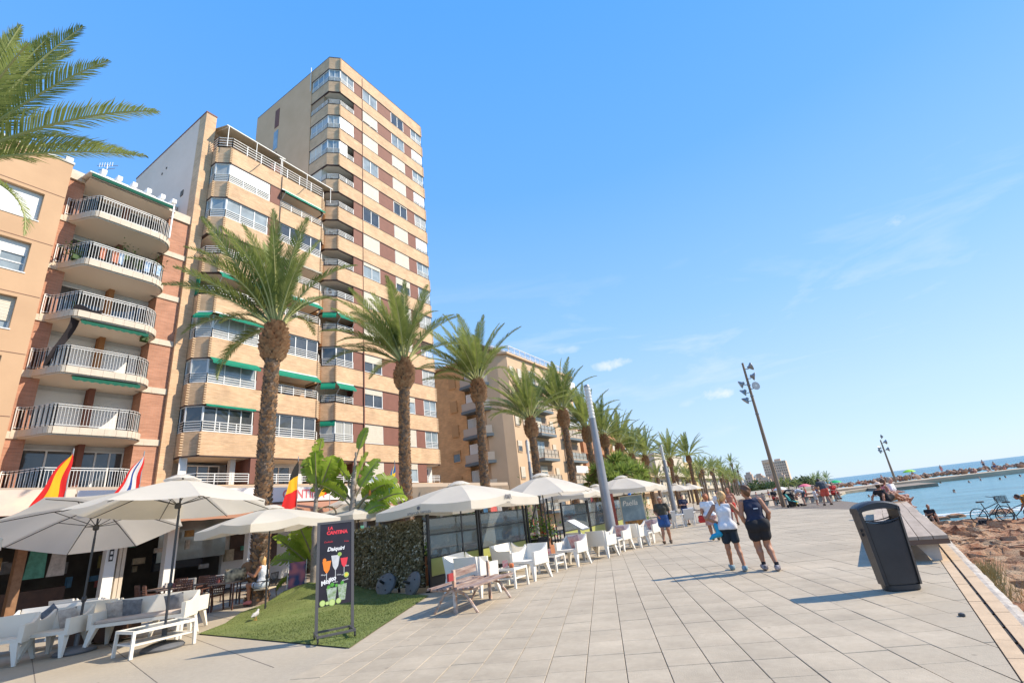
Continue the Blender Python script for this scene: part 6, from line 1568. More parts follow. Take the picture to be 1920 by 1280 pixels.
def potplant(label, x, y, h, n, w, seed, zb=.75, m_=None, flower=False):
    t = thing('potted_plant', label, 'plant', (x, y, 0)); b = MB(); b.lathe([(.13, zb-.25 if zb > .3 else 0), (.17, zb), (.15, zb)], 14)
    if zb > .5: b.box(-.2, .2, -.2, .2, 0, zb-.25)
    b.build('pot', mat('terracotta_pot', (.38, .16, .08), rough=.8), t); r = random.Random(seed); b = MB()
    for k in range(n):
        c = Vector((r.gauss(0, w*.5), r.gauss(0, w*.5), zb+abs(r.gauss(h*.45, h*.3)))); a = r.random()*6.28; e = r.uniform(-.7, 1); l = r.uniform(.06, .15)
        d1 = Vector((cos(a)*cos(e), sin(a)*cos(e), sin(e)))*l; d2 = Vector((-sin(a), cos(a), 0))*l*.3
        b.m(1 if flower and r.random() < .07 else 0).add([c, c+d1*.5+d2, c+d1, c+d1*.5-d2], [(0, 1, 2, 3)])
    b.build('foliage', [m_ or mat('pot_leaf', (.10, .22, .02), (.2, .33, .05), rough=.6, scale=9, trans=.35), mat('red_flower', (.6, .06, .02), rough=.6)], t, kind='stuff')
potplant('bright green pot plant with red flowers beside the parasol pole', -9.5, 16.9, .75, 520, .42, 1, flower=True); potplant('tall bright green plant behind the second screen post', -10.6, 13.2, 1.0, 300, .3, 2, .5)
potplant('small tree with loose olive foliage seen through the second glass screen', -12.2, 15.2, 1.5, 900, .8, 3, 1.1, leaf_mat('olive_leaf', (.10, .13, .05), (.16, .19, .09), scale=8)); potplant('green creeper plant left of the folding frames', -10.9, 17.9, 1.9, 700, .5, 4, .5)
potplant('bright plant with yellow-green leaves behind the blue post', -10.2, 30.5, 1.5, 700, .5, 5, .5); potplant('orange flowering plant at the foot of the paella board', -9.4, 27.4, .5, 260, .4, 6, .3, mat('orange_leaf', (.5, .22, .03), (.3, .25, .05), rough=.7, scale=9)); potplant('yellow flowering plant behind the walking man', -9.0, 31.5, .5, 260, .5, 7, .4, mat('yellow_leaf', (.55, .4, .04), (.2, .28, .05), rough=.7, scale=9))
potplant('small flower pot seen through the first glass screen', -11.2, 12.0, .35, 200, .25, 8, .8, flower=True)
# menu stand (sloping lectern) and its pole
t = thing('menu_stand', 'grey menu lectern with a sloping glass top beside the terrace', 'menu stand', (-7.55, 15.7, 0), radians(8))
b = MB(); M_ = Euler((radians(0), radians(33), 0)).to_matrix()
b.obox((0, 0, 1.15), .62, .82, .035, M_=M_); b.build('top', metal_grey, t)
for sy in (-.2, .2): b = MB(); b.obox(tuple(Vector((.0, sy, 1.15)) + M_ @ Vector((0, 0, .021))), .52, .36, .006, M_=M_); b.build('menu_sheet', sign_white, t)
b = MB(); b.bar((0, .0, 1.12), (.05, 0, .03), .07); b.build('post', metal_grey, t)
b = MB(); b.lathe([(.3, 0), (.3, .015), (.03, .03)], 24, (.05, 0, 0)); b.build('base', metal_grey, t)
# folding black frames (gateway) behind
t = thing('gate_frame', 'black tubular entrance frame of the terrace', 'gate', (-9.9, 17.6, 0))
b = MB(); b.tube([(0, -1.1, 1.2), (0, -.2, 2.35), (0, .9, 2.4), (0, .95, 0)], .03, 6); b.build('tube_frame', black_metal, t)
b = MB(); b.tube([(0, -.15, 0), (0, -.15, 2.3)], .03, 6); b.build('post', black_metal, t); b = MB(); b.bar((-.3, .95, 0), (-.3, .95, 2.2), .06); b.build('post', black_metal, t)
# hanging sign boards seen past the last parasol
t = thing('paella_board', 'easel poster board with the word Paella beside the last parasol pole', 'sign board', (-8.7, 24.6, 0), A_(.52, -.85)+pi)
b = MB(); b.box(-.6, .6, -.02, .02, .45, 2.0); b.build('frame', mat('board_frame', (.5, .45, .35), rough=.6), t)
b = MB(); b.box(-.55, .55, -.03, -.021, .5, 1.95); b.box(-.55, .55, .021, .03, .5, 1.95); b.build('poster', mat('paella_print', (.10, .16, .20), (.25, .33, .37), rough=.4, scale=2), t)
b = MB(); b.box(-.5, .5, -.034, -.031, .55, .8); b.box(-.5, .5, .031, .034, .55, 1.0); b.build('food_print', mat('food_print', (.5, .22, .03), (.05, .03, .02), rough=.4, scale=6), t)
text(t, 'Paella', .34, (-.1, -.036, 1.62), (pi/2, 0, 0), sign_white, world=False, shear=.2)
text(t, 'Paella', .34, (.1, .036, 1.62), (pi/2, 0, pi), sign_white, world=False, shear=.2)
for sx in (-1, 1): b = MB(); b.bar((sx*.55, 0, 0), (sx*.55, 0, .45), .05); b.build('leg', mat('board_frame', (.5, .45, .35)), t)
for i, (x, y, w, z0, z1, m_, lab) in enumerate(((-9.6, 24.3, .45, .3, 2.5, cm[0], 'pink and red towel hanging left of the paella board'), (-10.2, 23.2, .3, .6, 2.3, cm[0], 'second red towel hanging left of the paella board'), (-12.8, 18.4, .5, .9, 2.2, mat('coral_cloth', (.7, .15, .12), rough=.8), 'coral dress hanging behind the terrace entrance'), (-12.9, 19.0, .35, .9, 2.2, cm[4], 'pale dress beside the coral one'), (-12.9, 17.9, .3, .9, 2.2, cm[1], 'blue dress beside the coral one'), (-13.0, 17.4, .3, .9, 2.1, cm[3], 'green garment in the row behind the entrance'))):
    b = MB(); k = 8; vs = []
    for j in range(k+1): u = j/k; vs += [(x+.03*sin(j*2.1), y+w*u-w/2, z1), (x+.05*sin(j*1.7+1), y+(w*u-w/2)*1.15, z0)]
    b.add(vs, [(j*2, j*2+1, j*2+3, j*2+2) for j in range(k)]); o = b.build('hanging_cloth', m_); tag(o, lab, 'clothing')
t = thing('blue_post', 'bright blue post with a small parasol roof beyond the paella board', 'post', (-10.3, 29.0, 0)); b = MB(); b.bar((0, 0, 0), (-.1, .3, 2.5), .14); b.build('shaft', mat('bright_blue', (.01, .16, .5), rough=.5), t)
# ============================================================= menu board on castors
t = thing('menu_board', 'tall black cocktail menu board on a castor frame, standing on the turf', 'sign board', (-7.98, 6.27, .02), A_(.86, -.50)+pi)
bm_ = mat('black_board', (.012, .012, .018), (.03, .02, .035), rough=.35, scale=2)
fr_m = mat('board_steel', (.12, .115, .12), rough=.45, metal=.3)
for sx in (-1, 1):
    b = MB(); b.bar((sx*.30, 0, .10), (sx*.30, 0, 1.92), .035, .05); b.build('post', fr_m, t)
    b = MB(); b.bar((sx*.30, -.27, .10), (sx*.30, .27, .10), .035); b.build('foot', fr_m, t)
    for sy in (-1, 1):
        b = MB(); b.lathe([(.0, -.012), (.032, -.012), (.032, .012), (0, .012)], 12, (sx*.30, sy*.25, .033), Matrix.Rotation(pi/2, 3, 'Y')); b.box(sx*.3-.015, sx*.3+.015, sy*.25-.018, sy*.25+.018, .04, .085); b.build('castor', black_metal, t)
b = MB(); b.bar((-.30, -.25, .101), (.30, -.25, .101), .033); b.bar((-.30, .25, .101), (.30, .25, .101), .033); b.bar((-.28, 0, 1.90), (.28, 0, 1.90), .04); b.build('crossbar', fr_m, t)
b = MB(); b.box(-.28, .28, -.012, .012, .52, 1.885); b.build('board', bm_, t)
Fc = (pi/2, 0, 0); yf = -.016
def dl(poly, m_, z=0, name='drawing'):
    b = MB(); y = yf - z; b.add([(x, y, q) for x, q in poly], [tuple(range(len(poly)))]); return b.build(name, m_, t)
red_p = mat('print_red', (.75, .05, .07), rough=.4); wht_p = mat('print_white', (.85, .85, .85), rough=.4); org = mat('print_orange', (.9, .25, .03), rough=.4); lime = mat('print_lime', (.25, .42, .06), (.5, .62, .2), rough=.4, scale=20); ice = mat('print_ice', (.50, .56, .50), (.18, .28, .10), rough=.3, scale=22); gry = mat('print_grey', (.5, .5, .52), (.7, .7, .7), rough=.4, scale=8)
text(t, 'LA', .075, (-.10, yf, 1.80), Fc, red_p, world=False, shear=.1, bold=.004); text(t, 'CANTINA', .082, (.02, yf, 1.72), Fc, red_p, world=False, shear=.1, bold=.005)
text(t, 'Cocktails', .04, (-.13, yf, 1.57), Fc, red_p, world=False, shear=.3); text(t, 'Fresa', .036, (.19, yf, 1.55), Fc, red_p, world=False)
text(t, 'Daiquiri', .092, (.0, yf, 1.44), Fc, wht_p, world=False, shear=.25, bold=.003)
def glass(cx, top, w, h, m_, stem=True):
    dl([(cx-w/2, top), (cx+w/2, top), (cx+w*.32, top-h*.4), (cx+.012, top-h*.55), (cx-.012, top-h*.55), (cx-w*.32, top-h*.4)], m_)
    if stem: dl([(cx-.005, top-h*.55), (cx+.005, top-h*.55), (cx+.005, top-h), (cx-.005, top-h)], gry); dl([(cx-.045, top-h), (cx+.045, top-h), (cx+.04, top-h-.008), (cx-.04, top-h-.008)], gry)
glass(-.15, 1.25, .15, .36, org); glass(.0, 1.33, .15, .44, gry); glass(.15, 1.27, .13, .28, red_p)
def disc(cx, cz, r, m_, z=.0005, n=16): return dl([(cx+r*cos(2*pi*i/n), cz+r*sin(2*pi*i/n)) for i in range(n)], m_, z)
disc(.07, 1.34, .035, lime); disc(-.19, 1.27, .03, org); disc(.19, .98, .045, lime); disc(.19, .98, .025, mat('print_yellow', (.8, .6, .05), rough=.4), .001)
text(t, 'Mango', .034, (-.2, yf, 1.03), Fc, wht_p, world=False, shear=.2); text(t, 'Pina', .036, (.2, yf, 1.13), Fc, wht_p, world=False, shear=.2); text(t, 'Coco', .032, (.06, yf, 1.0), Fc, wht_p, world=False, shear=.2)
o = text(t, 'Mojito', .10, (-.12, yf, .92), (pi/2, -.3, 0), wht_p, world=False, shear=.25, bold=.004); text(t, 'Naranja', .034, (.17, yf, .90), (pi/2, -.2, 0), wht_p, world=False, shear=.2)
dl([(-.15, .80), (.03, .80), (-.0, .56), (-.11, .56)], ice); dl([(.04, .84), (.20, .84), (.17, .58), (.07, .58)], ice, .0003)
for (x, z, r) in ((-.11, .82, .04), (-.05, .85, .045), (.02, .83, .035), (.12, .86, .04)): disc(x, z, r*.8, mat('print_mint', (.05, .25, .03), (.12, .4, .05), rough=.4, scale=30), .0008, 7)
for (x, z, r) in ((-.21, .575, .05), (-.05, .565, .055), (.06, .575, .045), (-.13, .565, .03)): disc(x, z, r, lime, .0012); disc(x, z, r*.8, mat('print_lime_flesh', (.55, .68, .25), rough=.4), .0016)
# ============================================================= litter bins
bin_m = mat('charcoal_bin', (.030, .030, .032), (.040, .040, .043), rough=.42, scale=3, bump=.15, bscale=220)
bin_d = mat('bin_groove', (.006, .006, .006), rough=.6)
def litter_bin(label, loc, rz, s=1):
    t = thing('litter_bin', label, 'litter bin', loc, rz)
    n = 44
    def sec(hw, hd, z, p=3.2, bow=0): return [(hw*abs(cos(a))**(2/p)*(1 if cos(a) >= 0 else -1), hd*abs(sin(a))**(2/p)*(1 if sin(a) >= 0 else -1), z + bow*(1-(abs(cos(a))**(2/p))**2)) for a in [2*pi*i/n for i in range(n)]]
    def loft(b, secs, cap=True):
        vs = [v for s_ in secs for v in s_]; m_ = len(secs)
        fs = [(i*n+j, i*n+(j+1) % n, (i+1)*n+(j+1) % n, (i+1)*n+j) for i in range(m_-1) for j in range(n)]
        if cap: fs += [tuple(range(n-1, -1, -1)), tuple((m_-1)*n+j for j in range(n))]
        b.smooth = True; b.add(vs, fs); b.smooth = False
    W0, W1, D0, D1 = .232, .272, .155, .185
    f = lambda z: (W0+(W1-W0)*(z/1.0), D0+(D1-D0)*(z/1.0))
    b = MB(); loft(b, [sec(*[q-.012 for q in f(0)], 0), sec(*[q for q in f(.01)], .012), sec(*f(.07), .075), sec(*[q-.006 for q in f(.08)], .08)]); b.build('plinth', bin_m, t)
    b = MB(); loft(b, [sec(*[q-.014 for q in f(z)], z, bow=-.03*(z > .9)) for z in (.08, .3, .6, .9, .955)]); b.build('body', bin_m, t)
    # side stiles carrying the hood
    for sx in (-1, 1):
        b = MB(); m_ = 18; vs = []
        for i in range(m_+1):
            z = .075 + (1.155-.075)*i/m_; w_, d_ = f(z); 
            vs += [(sx*(w_+.004), -d_*.80, z), (sx*(w_+.004), d_*.80, z), (sx*(w_-.032), d_*.97, z), (sx*(w_-.032), -d_*.97, z)]
        b.add(vs, [(i*4+j, i*4+(j+1) % 4, (i+1)*4+(j+1) % 4, (i+1)*4+j) for i in range(m_) for j in range(4)] + [(0, 3, 2, 1), (m_*4, m_*4+1, m_*4+2, m_*4+3)]); b.build('stile', bin_m, t)
    # front and back door panels, a groove wide inside the stiles
    for sy in (-1, 1):
        b = MB(); g = 12; vs = []; fs = []
        for i in range(g+1):
            z = .095 + (.965-.095)*i/g; w_, d_ = f(z)
            for j in range(9):
                u = 2*j/8-1; zz = z - (.05*(1-u*u) if i == g else 0); vs.append((u*(w_-.044), sy*(d_*1.0+.004-.028*abs(u)**3), zz))
        fs = [(i*9+j, i*9+j+1, (i+1)*9+j+1, (i+1)*9+j) for i in range(g) for j in range(8)]; b.smooth = True; b.add(vs, fs); b.build('door_panel', bin_m, t)
    b = MB()
    for sx in (-1, 1):
        for sy in (-1, 1):
            w0, d0 = f(.09); w1, d1 = f(1.0); b.bar((sx*(w0-.038), sy*(d0-.022), .09), (sx*(w1-.038), sy*(d1-.022), 1.0), .010)
    b.build('groove', bin_d, t)
    # hood: arched lid
    b = MB(); b.smooth = True; vs = []; L = 20; D_ = f(1.15)
    for i in range(L+1):
        u = 2*i/L-1; x = u*(D_[0]+.006); zt = 1.165 + .085*(1-u*u)**.8; zb = 1.10 + .035*(1-u*u) if abs(u) < .86 else 1.08
        d_ = D_[1]*(1-.12*u*u)
        vs += [(x, -d_, zb), (x, -d_, zt-.025), (x, -d_*.8, zt), (x, d_*.8, zt), (x, d_, zt-.025), (x, d_, zb)]
    fs = [(i*6+j, i*6+(j+1) % 6, (i+1)*6+(j+1) % 6, (i+1)*6+j) for i in range(L) for j in range(6)] + [(5, 4, 3, 2, 1, 0), tuple(L*6+j for j in range(6))]
    b.add(vs, fs); b.build('hood', bin_m, t, angle=35)
    for sy in (-1, 1):   # rim under the opening
        b = MB(); b.tube([(u*.232, sy*(D1-.01-.02*abs(u)**3), .985-.035*(1-u*u)) for u in [q/6-1 for q in range(13)]], .009, 6); b.build('rim', bin_m, t)
    b = MB(); 
    for z in (.78, .84): b.box(-.29, -.262, -.03, .03, z-.02, z+.02)
    b.build('hinge', bin_m, t)
    return t
litter_bin('big charcoal litter bin with an open slot, nearest one on the promenade', (.43, 9.72, .002), radians(18))
litter_bin('dark litter bin far off between the floodlight mast and the pushchair', (-2.95, 43.4, 0), radians(5))
b = MB(); b.lathe([(0, 0), (.035, .005), (.03, .03), (0, .04)], 8); o = b.build('pebble', bin_m); o.location = (.83, 8.0, 0); tag(o, 'small dark stone lying between the big bin and the kerb', 'stone')
# ============================================================= timber promenade benches at the sea edge
plank_m = mat('weathered_plank', (.46, .37, .29), (.34, .265, .20), rough=.75, scale=2.2, stretch=(3, .35, 3), rnd=.12, bump=.2, bscale=30)
plank_e = mat('dark_plank_edge', (.16, .10, .07), rough=.8)
steel_w = mat('painted_steel', (.50, .47, .43), (.42, .36, .31), rough=.6, scale=5)
def sea_bench(label, y0, y1, xl=.40, group=None):
    dirv = Vector((.058, 1)).normalized(); o = Vector((xl + .058*(y0-12.4), y0)); t = thing('plank_bench', label, 'bench', (o.x, o.y, 0), -atan2(dirv.x, dirv.y), group)
    L = y1-y0; n = 5; w = 1.12/n
    for i in range(n):
        yy = 0
        while yy < L-.05:
            ln = min(L-yy, 2.45); b = MB(); x0 = i*w+.006; x1 = (i+1)*w-.006
            b.m(0).box(x0, x1, yy+.004, yy+ln-.004, .385, .445); b.build('plank', plank_m, t); yy += ln
    b = MB(); b.box(.02, 1.09, .06, .10, .30, .384); b.build('end_beam', steel_w, t); b = MB(); b.box(.3, 1.12, .012, .058, .30, .384); b.build('end_board', plank_e, t)
    k = max(2, round(L/2.4))
    for q in range(k+1):
        yy = .18 + (L-.4)*q/k
        b = MB(); b.add([(.55, yy, .384), (.95, yy, .384), (.92, yy, .0), (.78, yy, .0), (.55, yy+.1, .384), (.95, yy+.1, .384), (.92, yy+.1, 0), (.78, yy+.1, 0)], [(0,3,2,1),(4,5,6,7),(0,1,5,4),(1,2,6,5),(2,3,7,6),(3,0,4,7)]); b.build('leg', steel_w, t)
        b = MB(); b.add([(.06, yy, .384), (.2, yy, .384), (.06, yy, 0), (-.02, yy, 0), (.06, yy+.1, .384), (.2, yy+.1, .384), (.06, yy+.1, 0), (-.02, yy+.1, 0)], [(0,3,2,1),(4,5,6,7),(0,1,5,4),(1,2,6,5),(2,3,7,6),(3,0,4,7)]); b.build('leg', steel_w, t)
        b = MB(); b.box(.03, 1.08, yy+.02, yy+.08, .34, .3845); b.build('cross_beam', steel_w, t)
    return t
sea_bench('wide timber plank bench along the sea edge, starting behind the big litter bin', 12.35, 19.7)
sea_bench('second length of the timber plank bench, where the couple sits', 19.72, 27.2, xl=.42)
# far benches
def slat_bench(label, p0, p1, back=True):
    p0 = Vector(p0); p1 = Vector(p1); d = p1-p0; L = d.length; t = thing('far_bench', label, 'bench', (p0.x, p0.y, 0), atan2(d.y, d.x))
    for q in range(3): b = MB(); b.box(0, L, q*.2, q*.2+.17, .42, .48); b.build('plank', plank_e, t)
    if back:
        for q in range(3): b = MB(); b.box(0, L*.45, .68, .72, .55+q*.18, .70+q*.18); b.build('back_slat', steel_w, t)
    for q in range(5): b = MB(); b.box(.2+(L-.5)*q/4, .4+(L-.5)*q/4, .05, .5, 0, .42); b.build('leg', steel_w, t)
slat_bench('long dark bench with a grey back left of the floodlight mast', (-7.4, 50.6), (-3.6, 48.6)); slat_bench('long dark bench right of the far bin, people sitting on it', (-2.6, 48.0), (.0, 45.6), back=False)
# ============================================================= old slatted double bench on the terrace edge
rustw = mat('rusty_white_iron', (.62, .58, .53), (.38, .16, .06), rough=.7, scale=7, detail=7)
redw = mat('faded_red_slat', (.17, .09, .07), (.42, .33, .28), rough=.7, scale=4, stretch=(4, .6, 4))
t = thing('slatted_bench', 'old double-sided bench with worn dark red slats and rusty white legs', 'bench', (-6.95, 8.95, 0), radians(7))
for sx in (-1, 1):
    for q in range(4):
        x = sx*(.12+.125*q); z = .44 + .03*abs(q-1.2)*.5
        b = MB(); b.bar((x, -.88, z), (x, .88, z), .095, .035); b.build('slat', redw, t)
b = MB(); b.bar((.0, -.74, .70), (.02, .12, .72), .035, .14); b.build('back_slat', redw, t)
b = MB(); b.bar((.0, -.93, .66), (.0, -.75, .66), .045, .14); b.build('back_slat_end', mat('bright_red_end', (.32, .03, .03), rough=.6), t)
for yy in (-.72, .72):
    b = MB(); b.bar((0, yy, 0), (0, yy, .78), .075, .05); b.build('post', rustw, t)
    for sx in (-1, 1):
        b = MB(); b.tube([(sx*.04, yy, .40), (sx*.25, yy, .33), (sx*.38, yy, .17), (sx*.5, yy, .0)], .026, 6); b.build('leg', rustw, t)
        b = MB(); b.bar((0, yy, .40), (sx*.56, yy, .42), .05, .03); b.build('bracket', rustw, t)
# ============================================================= lamp columns and masts
zinc = mat('zinc_column', (.26, .26, .275), (.33, .33, .34), rough=.5, metal=.4, scale=2)
lampw = mat('lamp_louvre', (.70, .68, .64), rough=.4)
def column_lamp(label, x, y, h, lean=(0, 0), r=.19):
    t = thing('lamp_column', label, 'street lamp', (x, y, 0))
    b = MB(); b.tube([(0, 0, 0), (lean[0]*.78, lean[1]*.78, h*.79)], [r, r*.62], 20); b.build('shaft', zinc, t)
    b = MB(); n = 9
    a = Vector((lean[0]*.78, lean[1]*.78, h*.79)); c = Vector((lean[0], lean[1], h))
    for i in range(n): b.tube([a.lerp(c, i/n), a.lerp(c, (i+.62)/n)], [r*.60, r*.60], 16); b.tube([a.lerp(c, (i+.62)/n), a.lerp(c, (i+1)/n)], [r*.5, r*.5], 16)
    b.build('lamp_head', lampw, t)
    b = MB(); b.tube([c, c+Vector((0, 0, .1))], [r*.62, r*.45], 16); b.build('cap', zinc, t)
column_lamp('thick grey lamp column with a white louvred head standing among the white chairs', -7.95, 19.5, 6.65, r=.225)
column_lamp('second grey lamp column with a white louvred head beside the last parasol', -13.4, 49.5, 6.6, r=.26)
column_lamp('slim grey lamp column in front of the beige building', -15.5, 26.6, 6.0, r=.14)
rustm = mat('brown_mast', (.28, .20, .13), (.22, .15, .1), rough=.7, scale=3, stretch=(1, 1, .2))
lens = mat('floodlight_glass', (.50, .52, .50), (.42, .45, .45), rough=.2, scale=6)
def mast(label, x, y, h, z0=0, s=1.0, lean=(0, 0), lamps=()):
    t = thing('floodlight_mast', label, 'lamp mast', (x, y, z0))
    b = MB(); b.tube([(0, 0, 0), (lean[0], lean[1], h)], [.17*s, .085*s], 12); b.build('shaft', rustm, t)
    for q in (.62, .75, .83): b = MB(); b.tube([(lean[0]*q, lean[1]*q, h*q), (lean[0]*q, lean[1]*q, h*q+.06)], .15*s, 12); b.build('collar', metal_grey, t)
    for (z, ax, side, el) in lamps:
        f_ = z/h; c = Vector((lean[0]*f_, lean[1]*f_, z)); o_ = Vector((side*cos(ax), side*sin(ax)*.4, 0)).normalized()*.42*s
        q = thing('tmp', 'x', 'x') if False else None
        b = MB(); b.tube([c, c+o_*.7+Vector((0, 0, -.05)), c+o_+Vector((0, 0, .12))], .03*s, 6); ar = b.build('lamp_arm', black_metal, t)
        M_ = Matrix.Translation(c+o_*1.25+Vector((0, 0, .1))) @ Matrix.Rotation(ax, 4, 'Z') @ Matrix.Rotation(el, 4, 'Y')
        b = MB(); b.lathe([(.06, -.26), (.11, -.25), (.13, -.13), (.31, .04), (.35, .12), (.34, .135)], 18); i0 = 0; b.v = [tuple(Vector(v)*s) for v in b.v]; b.xf(M_); b.build('floodlight', metal_grey, t)
        b = MB(); b.lathe([(0, .14), (.32, .125)], 18); b.v = [tuple(Vector(v)*s) for v in b.v]; b.xf(M_); b.build('lens', lens, t)
mast('tall brown floodlight mast with round lamps standing on the open promenade', -3.63, 44.4, 11.75, lamps=((11.2, .2, 1, 1.35), (10.35, .1, 1, 1.9), (9.9, 3.3, 1, 1.9), (9.45, -.9, .4, 1.5), (9.2, 3.1, 1, 2.2), (8.5, 3.3, 1, 2.3)))
mast('thin grey lamp mast far off on the breakwater', 10.4, 122, 8.2, z0=-.45, s=1.3, lamps=((7.6, .2, 1, 1.6), (6.6, 3.1, 1, 1.6), (6.2, 0, 1, 1.6), (6.0, 3.2, 1, 1.9)))
# ============================================================= bicycles, pushchair
def bicycle(label, loc, rz, basket=True, col=None):
    t = thing('bicycle', label, 'bicycle', loc, rz); fm = col or black_metal
    for x in (-.52, .52):
        b = MB(); R_ = .32; b.tube([(x+R_*cos(a), 0, .33+R_*sin(a)) for a in [2*pi*i/22 for i in range(23)]], .02, 6, cap=False); w = b.build('wheel', mat('tyre', (.02, .02, .02), rough=.8), t)
        b = MB()
        for i in range(12): a = 2*pi*i/12; b.tube([(x, 0, .33), (x+R_*cos(a), 0, .33+R_*sin(a))], .004, 4)
        b.build('spokes', metal_grey, w)
    b = MB()
    for p, q in (((-.52, 0, .33), (-.1, 0, .30)), ((-.52, 0, .33), (-.2, 0, .62)), ((-.1, 0, .3), (-.24, 0, .85)), ((-.1, 0, .3), (.38, 0, .72)), ((-.2, 0, .6), (.36, 0, .78)), ((.52, 0, .33), (.34, 0, 1.0))): b.tube([p, q], .017, 6)
    b.build('frame', fm, t)
    b = MB(); rbox(b, (-.26, 0, .90), (.26, .14, .06), .02); b.build('saddle', black_metal, t)
    b = MB(); b.tube([(.22, -.28, 1.08), (.33, -.12, 1.04), (.34, 0, 1.03), (.33, .12, 1.04), (.22, .28, 1.08)], .013, 6); b.build('handlebar', black_metal, t)
    if basket:
        b = MB()
        for q in range(5): z = .82+.06*q; b.bar((.42, -.15, z), (.72, -.15, z), .012); b.bar((.42, .15, z), (.72, .15, z), .012); b.bar((.72, -.15, z), (.72, .15, z), .012); b.bar((.42, -.15, z), (.42, .15, z), .012)
        for q in range(5): yy = -.15+.075*q; b.bar((.42, yy, .82), (.42, yy, 1.07), .01); b.bar((.72, yy, .82), (.72, yy, 1.07), .01); b.bar((.42+.075*q, -.15, .82), (.42+.075*q, -.15, 1.07), .01); b.bar((.42+.075*q, .15, .82), (.42+.075*q, .15, 1.07), .01)
        b.build('basket', black_metal, t)
    b = MB(); b.tube([(-.1, .05, .3), (-.02, .12, .17)], .015, 6); b.box(-.06, .04, .1, .18, .15, .18); b.build('pedal', black_metal, t)
    b = MB(); b.tube([(-.15, .05, .3), (-.12, .22, .0)], .012, 5); b.build('kickstand', metal_grey, t)
    return t
# ============================================================= people
def surface_nets(d, o, h):
    s = d < 0; nx, ny, nz = d.shape; shp = (nx-1, ny-1, nz-1); P = np.zeros(shp+(3,), np.float32); C = np.zeros(shp, np.float32)
    cross = []
    for ax in range(3):
        sl0 = [slice(None)]*3; sl1 = [slice(None)]*3; sl0[ax] = slice(0, -1); sl1[ax] = slice(1, None)
        a, b = d[tuple(sl0)], d[tuple(sl1)]; m_ = (a < 0) != (b < 0); I = np.argwhere(m_); av, bv = a[m_], b[m_]; t = av/(av-bv)
        pos = I.astype(np.float32); pos[:, ax] += t; cross.append((ax, I, av < 0))
        o1, o2 = [q for q in range(3) if q != ax]
        for i in (0, 1):
            for j in (0, 1):
                J = I.copy(); J[:, o1] -= i; J[:, o2] -= j
                ok = (J >= 0).all(1) & (J[:, 0] < shp[0]) & (J[:, 1] < shp[1]) & (J[:, 2] < shp[2]); JJ = J[ok]
                np.add.at(P, (JJ[:, 0], JJ[:, 1], JJ[:, 2]), pos[ok]); np.add.at(C, (JJ[:, 0], JJ[:, 1], JJ[:, 2]), 1)
    act = C > 0; idx = -np.ones(shp, np.int64); idx[act] = np.arange(act.sum()); V = P[act]/C[act][:, None]*h + np.array(o, np.float32)
    F_ = []
    for ax, I, neg in cross:
        o1, o2 = [(1, 2), (2, 0), (0, 1)][ax]
        ok = (I[:, o1] > 0) & (I[:, o2] > 0) & (I[:, o1] < d.shape[o1]-1) & (I[:, o2] < d.shape[o2]-1); I = I[ok]; ng = neg[ok]
        q = []
        for i, j in ((0, 0), (1, 0), (1, 1), (0, 1)):
            J = I.copy(); J[:, o1] -= i; J[:, o2] -= j; q.append(idx[J[:, 0], J[:, 1], J[:, 2]])
        q = np.stack(q, 1); q[~ng] = q[~ng][:, ::-1]; F_.append(q)
    F_ = np.concatenate(F_); F_ = F_[(F_ >= 0).all(1)]
    return V, F_
